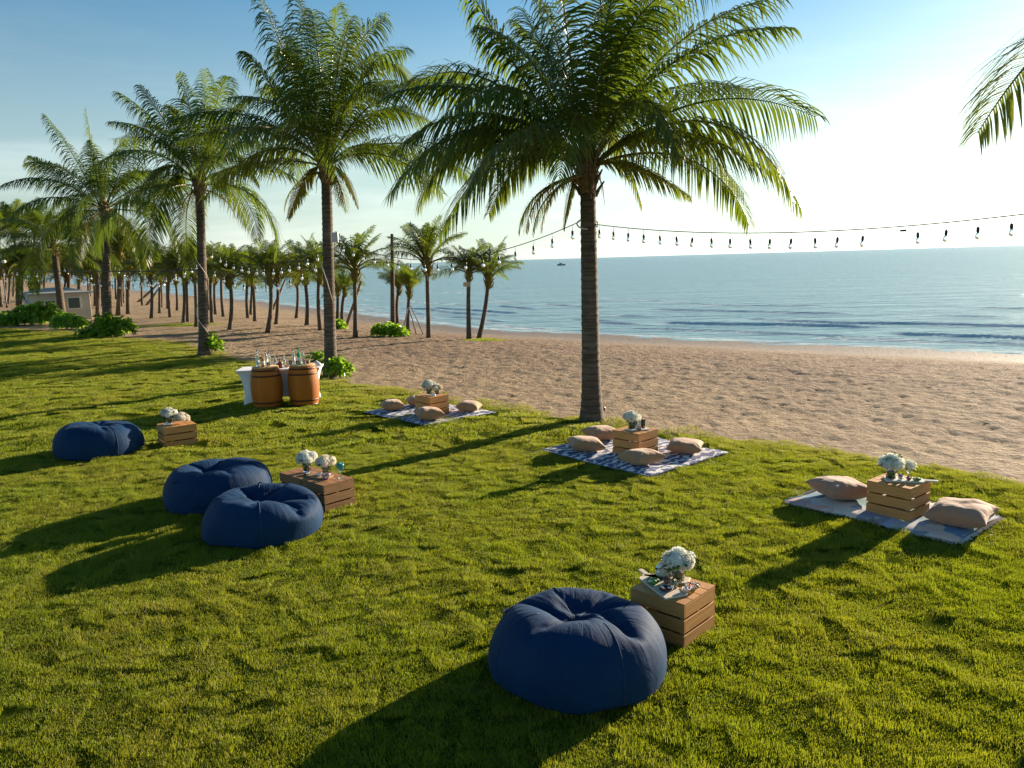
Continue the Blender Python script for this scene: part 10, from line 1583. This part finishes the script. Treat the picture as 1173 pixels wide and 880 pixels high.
# --- front crate
bouquet(loc(T1, A1, .02, .125), 'big round white hydrangea bouquet with green sprig on the nearest crate', 1.12, 6, True, 'glass vase of the big white bouquet on the nearest crate', seed=3)
paddle(loc(T1, A1, .06, -.07, .002), A1+math.radians(-28), .46, .20, 'pale wooden paddle board whose handle sticks out left of the nearest crate', BOARDM)
paddle(loc(T1, A1, .08, .10, .002), A1+math.radians(22), .30, .13, 'narrow wooden board lying behind the paddle board', BOARDM, .08)
zb = .020
bowl(loc(T1, A1, -.02, -.14, zb), .055, .022, DKP, 'dark round dish of berries on the near edge of the paddle board', 'dish', 'berry_dish', [(RED, 4, .010), (CRM, 6, .012)], seed=2)
bowl(loc(T1, A1, .13, -.09, zb), .055, .030, GRN, 'green leafy salad bowl at the left of the paddle board', 'bowl', 'salad_bowl', [(GRN, 12, .014), (CRM, 5, .014)], seed=3)
bowl(loc(T1, A1, .05, -.015, zb), .030, .040, BRN, 'small brown clay cup in the middle of the paddle board', 'cup', 'clay_cup', [(BRN, 3, .01)], seed=4)
bowl(loc(T1, A1, -.15, .055, .004), .062, .034, glassy('green_tint_glass', (.80, .88, .80), .8), 'glass bowl of red berries at the right of the nearest crate', 'bowl', 'glass_bowl', [(RED, 7, .010), (CRM, 6, .011)], seed=5)
bowl(loc(T1, A1, -.155, -.05, zb), .035, .028, WHT, 'little white dish with a red berry near the crate corner', 'dish', 'small_dish', [(RED, 2, .011), (CRM, 3, .010)], seed=6)
drinking_glass(loc(T1, A1, -.05, -.045, zb), mat('pale_green_juice', (.35, .42, .2), .3), 'little tumbler of pale green drink on the paddle board', False, .065, .022)
g_ = empty('glass_jar', loc(T1, A1, .165, .10)); tag(g_, 'round glass jar wrapped with white gauze at the back left of the nearest crate', 'jar')
MB().lathe([(.001, .001), (.05, .001), (.062, .03), (.062, .07), (.045, .095), (.042, .095), (.058, .07), (.058, .03), (.046, .006), (.001, .006)], seg=20, closed=True).build('glass_wall', GLASS, g_, True)
MB().lathe([(.001, .008), (.045, .008), (.055, .03), (.052, .055), (.001, .06)], seg=16, closed=True).build('filling', CRM, g_, True)
cloth_lump(loc(T1, A1, .165, .10, .092), 'white gauze cap on the round glass jar', .055, .04, 3, 'gauze_cap')
cloth_lump(loc(T1, A1, .12, .17), 'tall folded white napkin standing behind the round glass jar', .045, .20, 7)
# --- double crate
bouquet(loc(T2b, A2b, -.02, .02), 'white round bouquet on the rear half of the double crate', 1.15, 6, True, 'dark glass vase on the rear half of the double crate', seed=8)
bouquet(loc(T2a, A2, .17, .10), 'cream rose bouquet next to the white one on the double crate', 1.05, 5, True, 'small vase of cream roses on the double crate', seed=12, mt=ROSE)
TEAL = glassy('teal_drink', (.10, .62, .55), .5)
drinking_glass(loc(T2a, A2, -.12, .12), TEAL, 'stemmed glass of bright teal drink on the front half of the double crate', True, .19, .050, .9)
bowl(loc(T2a, A2, -.02, -.03), .062, .075, glassy('plum_glass', (.75, .68, .72), .8), 'clear glass bowl with plum-coloured food on the double crate', 'bowl', 'glass_bowl', [(mat('plum', (.16, .04, .07), .4), 9, .014), (BRN, 4, .013)], seed=5)
bowl(loc(T2b, A2b, -.15, -.06), .06, .02, DKP, 'dark plate with cutlery near the vase on the double crate', 'plate', 'dark_plate', [(CRM, 5, .012)], seed=15)
paddle(loc(T2a, A2, .12, -.02, .002), A2+.4, .28, .17, 'thin dark tray on the double crate under the small dishes', DARK_IN, .06)
bowl(loc(T2a, A2, .13, -.03, .02), .04, .035, WHT, 'little white bowl on the thin dark tray', 'bowl', 'white_bowl', [(CRM, 5, .012)], seed=25)
# --- crate on the middle blanket
bouquet(loc(T3, A3, .04, -.03), 'white bouquet in a green-stemmed vase on the middle blanket crate', 1.15, 6, True, 'glass vase on the middle blanket crate', seed=21)
drinking_glass(loc(T3, A3, -.09, .08), glassy('red_drink', (.80, .03, .02), .3), 'tall glass of red drink on the middle blanket crate', False, .15, .034, .9)
drinking_glass(loc(T3, A3, .06, .13), glassy('pink_drink', (.8, .35, .3), .5), 'shorter glass of pink drink behind the red one', False, .11, .032, .7)
bowl(loc(T3, A3, -.10, -.04), .045, .035, BRN, 'brown snack dish on the near corner of the middle blanket crate', 'dish', 'snack_dish', [(RED, 4, .011), (CRM, 5, .011)], seed=7)
cloth_lump(loc(T3, A3, .0, .12), 'white napkin behind the drinks on the middle blanket crate', .05, .13, 17)
paddle(loc(T3, A3, -.06, .0, .002), A3+.9, .30, .16, 'pale board under the snacks on the middle blanket crate', BOARDP, .06)
# --- crate on the right blanket
bouquet(loc(T4, A4, .08, -.02), 'round white hydrangea bouquet on the orange-brown crate', 1.2, 6, True, 'glass vase on the orange-brown crate', seed=31)
paddle(loc(T4, A4, -.04, .03, .002), A4+math.radians(215), .40, .19, 'white paddle board with its handle pointing right off the orange-brown crate', BOARDP, .14)
bowl(loc(T4, A4, -.17, .06, .02), .048, .020, GRN, 'flat green dish near the paddle handle on the orange-brown crate', 'dish', 'green_dish', [(GRN, 9, .013)], seed=8)
bowl(loc(T4, A4, -.10, .02, .02), .032, .036, BRN, 'small brown cup with orange garnish on the orange-brown crate', 'cup', 'clay_cup', [(mat('orange_garnish', (.6, .2, .04), .5), 6, .012)], seed=9)
drinking_glass(loc(T4, A4, -.03, -.03, .02), mat('clear_water', (.6, .66, .6), .1), 'little clear tumbler on the orange-brown crate', False, .065, .024)
bouquet(loc(T4, A4, -.02, .17, .08), 'small white flower posy behind the bouquet on the orange-brown crate', .75, 4, False, seed=33)
drinking_glass(loc(T4, A4, -.02, .17), None, 'stemmed glass holding the small white posy', True, .14, .035)
# --- far crate and lone crate
bouquet(loc(T5, A5, .05, -.02), 'white and green bouquet on the farthest crate', 1.2, 6, True, 'vase on the farthest crate', seed=41)
bouquet(loc(T5, A5, -.09, .07), 'pale yellow-pink posy beside the bouquet on the farthest crate', .9, 4, True, 'small vase beside the farthest bouquet', seed=42, mt=ROSE)
cloth_lump(loc(T5, A5, -.12, -.05), 'white napkin on the near corner of the farthest crate', .05, .06, 19)
bouquet(loc(TL, AL, .10, -.08), 'white bouquet with green centre on the lone left crate', 1.15, 5, True, 'vase on the lone left crate', seed=51)
bouquet(loc(TL, AL, -.05, .08), 'spreading cream rose bunch beside the white bouquet on the lone left crate', 1.15, 5, False, seed=52, mt=ROSE)
cloth_lump(loc(TL, AL, .02, -.16), 'small white napkin in front of the flowers on the lone left crate', .04, .05, 23)
# ------------------------------------------------------------------ bar: draped table, barrels, bottles
def m_drape():
    m = mat('white_stretch_cloth', (.78, .78, .80), .75); g = G(m); g.set(Normal=g.bump(g.noise(3, 3, .5, g.obj((1, 1, .4))), .3, .04)); return m
lf = Vector((*gnd(279, 465), 0)); rf = Vector((*gnd(364, 461), 0)); dr = (rf-lf); Lb = dr.length; ang = math.atan2(dr.y, dr.x); mid = (lf+rf)/2
dep = .62; cx_, cy_ = mid.x-math.sin(ang)*dep/2, mid.y+math.cos(ang)*dep/2
zt = .80; tz = gz(cx_, cy_)
root = empty('draped_table', (cx_, cy_, tz), ang); tag(root, 'long bar table under a tight white stretch cloth behind the barrels', 'table')
Lt = Lb+.20
MB().box((0, 0, zt-.03), (Lt-.02, dep+.08, .03)).build('tabletop', BOARDM, root)
for sx_ in (-1, 1):
    for sy in (-1, 1): MB().tube([(sx_*(Lb/2-.30), sy*(dep/2-.20), 0), (sx_*(Lb/2-.30), sy*(dep/2-.20), zt-.05)], .015, 8).build('leg', BLK, root)
def drape():
    V = []; F = []; nz = 16; nx = 24; ny = 12
    loop = [(-1+2*i/nx, -1) for i in range(nx)]+[(1, -1+2*j/ny) for j in range(ny)]+[(1-2*i/nx, 1) for i in range(nx)]+[(-1, 1-2*j/ny) for j in range(ny)]
    n = len(loop)
    for k in range(nz+1):
        t = k/nz; z = zt*(1-t)
        fl = .10*(1-t)**3
        for (u, v) in loop:
            # stretch cloth: pulled inwards between the feet, hem arches up
            pu = 1-abs(u)**2; pv = 1-abs(v)**2
            inw = .13*math.sin(math.pi*min(1, t*1.0))**1.0*.6+.16*t*.9
            hx_ = Lb/2+fl; hy_ = dep/2+fl*.4
            x = u*hx_; y = v*hy_
            if abs(v) == 1: y -= v*pu*inw*.8
            if abs(u) == 1: x -= u*pv*inw*.8
            cn = .045*math.sin(math.pi*t)
            if abs(u) > .9 and abs(v) > .9: x -= u*cn; y -= v*cn
            zz = z+(t**4)*(.16*(pu if abs(v) == 1 else pv)**.7)
            V.append((x, y, zz))
    for k in range(nz):
        for i in range(n): F.append((k*n+i, k*n+(i+1) % n, (k+1)*n+(i+1) % n, (k+1)*n+i))
    F.append(tuple(range(n))[::-1])
    mb = MB(); mb.v = V; mb.f = F; o = mb.build('tablecloth', m_drape(), None, loc=(cx_, cy_, tz+.004)); o.rotation_euler = (0, 0, ang)
    for p in o.data.polygons[:-1]: p.use_smooth = True
    return tag(o, 'tight white stretch tablecloth with flared corners hanging over the bar table', 'tablecloth')
drape()
OAK = mat('barrel_oak', rough=.65); g = G(OAK); g.b.inputs['Specular IOR Level'].default_value = .25; t = g.n('TexCoord'); sp_ = g.n('SeparateXYZ'); g.l(t.outputs['Object'], sp_.inputs[0])
an_ = g.math('ARCTAN2', sp_.outputs[1], sp_.outputs[0]); st = g.math('FRACT', g.math('MULTIPLY', an_, 24/6.2832)); fl_ = g.math('FLOOR', g.math('MULTIPLY', an_, 24/6.2832))
wn = g.n('TexWhiteNoise', noise_dimensions='1D'); g.l(fl_, wn.inputs['W']); gr = g.noise(1, 4, .6, g.obj((40, 40, 3)))
c = g.mix(wn.outputs['Value'], (.36, .098, .005), (.54, .170, .009)); c = g.mix(g.math('MULTIPLY', gr, .5), c, (.22, .08, .02))
c = g.mix(g.ramp(st, [(.0, (.8, .8, .8)), (.04, (0, 0, 0))]), c, (.08, .03, .01)); g.set(Base_Color=c); g.set(Normal=g.bump(g.ramp(st, [(0, (0, 0, 0)), (.06, (1, 1, 1)), (.94, (1, 1, 1)), (1, (0, 0, 0))]), .5, .01))
HOOP = mat('barrel_hoop', (.07, .022, .012), .45, Metallic=.3)
def prof(z, H, r0, r1): return r0+(r1-r0)*(1-((z/H-.5)*2)**2)
def barrel(px, py, lab):
    x, y = gnd(px, py); y += .30; x += -.01; H, r0, r1 = .88, .275, .335
    root = empty('wine_barrel', (x, y, gz(x, y)-.01), .2); tag(root, lab, 'barrel', 'oak barrels in front of the bar table')
    pr = [(prof(H*i/20, H, r0, r1), H*i/20) for i in range(21)]
    MB().lathe([(.001, .03), (r0-.025, .03), (r0-.022, 0)]+pr+[(r0-.022, H), (r0-.025, H-.03), (.001, H-.03)], seg=48, closed=True).build('staves', OAK, root, True)
    for z0_ in (.02, .125, .70, .815):
        MB().lathe([(prof(z0_, H, r0, r1)+.001, z0_), (prof(z0_, H, r0, r1)+.005, z0_), (prof(z0_+.035, H, r0, r1)+.005, z0_+.035), (prof(z0_+.035, H, r0, r1)+.001, z0_+.035)], seg=48, closed=True).build('hoop', HOOP, root, True)
    return Vector((x, y, gz(x, y)-.01+H))
B1 = barrel(303, 469, 'left oak barrel with dark hoops in front of the bar table')
B2 = barrel(346, 466, 'right oak barrel with dark hoops catching the sun on its right side')
def serving_top(B, lab):
    o = MB().lathe([(.001, 0), (.272, 0), (.275, .004), (.275, .018), (.27, .022), (.001, .022)], seg=40, closed=True).build('round_board', m_wood('barrel_top_board', (.42, .24, .11), (.55, .34, .17)), None, True, loc=B+Vector((0, 0, .002))); tag(o, lab, 'board')
serving_top(B1, 'round wooden board on top of the left barrel'); serving_top(B2, 'round wooden board on top of the right barrel')
def bottle(p, m, capm, lab, h=.31, r=.037, neck=.013, sh=.62, label=None):
    root = empty('bottle', p); tag(root, lab, 'bottle', 'bottles on the bar')
    MB().lathe([(.001, .001), (r*.95, .001), (r, .006), (r, h*sh), (r*.75, h*(sh+.08)), (neck, h*(sh+.17)), (neck, h*.95), (.001, h*.95)], seg=18, closed=True).build('bottle_body', m, root, True)
    MB().lathe([(.001, h*.93), (neck+.003, h*.93), (neck+.003, h), (.001, h)], seg=14, closed=True).build('cap', capm, root, True)
    if label: MB().lathe([(r+.0008, h*.16), (r+.0014, h*.16), (r+.0014, h*.45), (r+.0008, h*.45)], seg=18, closed=True).build('label', label, root, True)
CB = glassy('clear_bottle', (.88, .92, .94), .85); AB = glassy('amber_bottle', (.62, .28, .05), .6); GB = glassy('green_bottle', (.05, .42, .14), .4); DB = glassy('dark_bottle', (.18, .05, .02), .4)
LAB = mat('paper_label', (.72, .72, .70), .6)
zt1 = B1+Vector((0, 0, .026)); zt2 = B2+Vector((0, 0, .026))
def on(B, px, dy=0):
    p = at(px, 420, B.y+dy); return Vector((p.x, B.y+dy, B.z))
bottle(on(zt1, 295.5, -.03), CB, BLK, 'tall clear bottle with black cap at the far left of the bar', .36, .038, label=LAB)
bottle(on(zt1, 301.5, -.08), AB, BLK, 'amber bottle with dark cap second from the left', .27, .037, label=LAB)
bottle(on(zt1, 305.5, .05), CB, BLK, 'clear bottle behind the amber one', .34, .036, label=LAB)
bottle(on(zt1, 309, .16), CB, SOCK, 'slim clear bottle at the right part of the left barrel', .28, .030)
tbl = Vector((cx_, cy_-.05, tz+zt+.008))
bottle(on(tbl, 315.5), CB, BLK, 'dark-capped clear bottle standing between the two barrels', .27, .036, label=LAB)
bottle(on(tbl, 321, -.1), DB, BLK, 'squat dark brown bottle between the two barrels', .20, .050, .014, .55)
bottle(on(tbl, 326, .1), CB, LAB, 'slim clear bottle with pale cap left of the right barrel', .24, .030)
bottle(on(zt2, 337, .04), CB, BLK, 'slim clear bottle at the left of the right barrel', .33, .030, label=LAB)
bottle(on(zt2, 343, -.03), GB, GB, 'tall green bottle on the right barrel', .36, .038, label=LAB)
bottle(on(zt2, 347.5, .08), CB, BLK, 'clear bottle with dark cap right of the green bottle', .32, .034)
for i, (B, px, dy, lb) in enumerate([(zt1, 307.5, -.12, 'small tumbler at the front right of the left barrel'), (tbl, 312, -.12, 'first of the clear tumblers in the gap between the barrels'), (tbl, 318, -.15, 'tumbler left of the squat brown bottle'), (zt2, 333, -.05, 'tumbler at the left rim of the right barrel'), (zt2, 341, -.15, 'tumbler in front of the green bottle'), (zt2, 350, -.1, 'tumbler at the right of the green bottle')]):
    drinking_glass(on(B, px, dy), None, lb, False, .10, .036)
bowl(on(tbl, 329, .0), .07, .05, mat('copper_bowl', (.45, .22, .10), .35), 'low copper bowl on the table left of the right barrel', 'bowl', 'copper_bowl', [(CRM, 8, .018)], seed=77)
p = on(zt2, 353, .10); hp_ = empty('herb_pot', p); tag(hp_, 'little pot of green herbs at the right end of the right barrel', 'potted plant'); MB().lathe([(.001, 0), (.035, 0), (.045, .07), (.04, .07), (.001, .06)], seg=16, closed=True).build('pot', BRN, hp_, True)
mb = MB(); r = random.Random(3)
for k in range(90):
    a = r.random()*6.28; d = Vector((math.cos(a)*r.random(), math.sin(a)*r.random(), r.uniform(.5, 1.2))); q = Vector((0, 0, .06))+d*.08; w_ = Vector((-math.sin(a), math.cos(a), 0))*.010
    mb.quadstrip([(q-w_*.3, q+w_*.3), (q+d*.02-w_, q+d*.02+w_), (q+d*.04-w_*.2, q+d*.04+w_*.2)], [(0, r.random())]*3)
mb.build('herb_leaves', VLEAF, hp_)
pp = on(Vector((cx_, cy_, tz+zt+.008)), 362, .05); cloth_lump(pp, 'bunched white cloth at the right end of the bar table', .13, .10, 31)
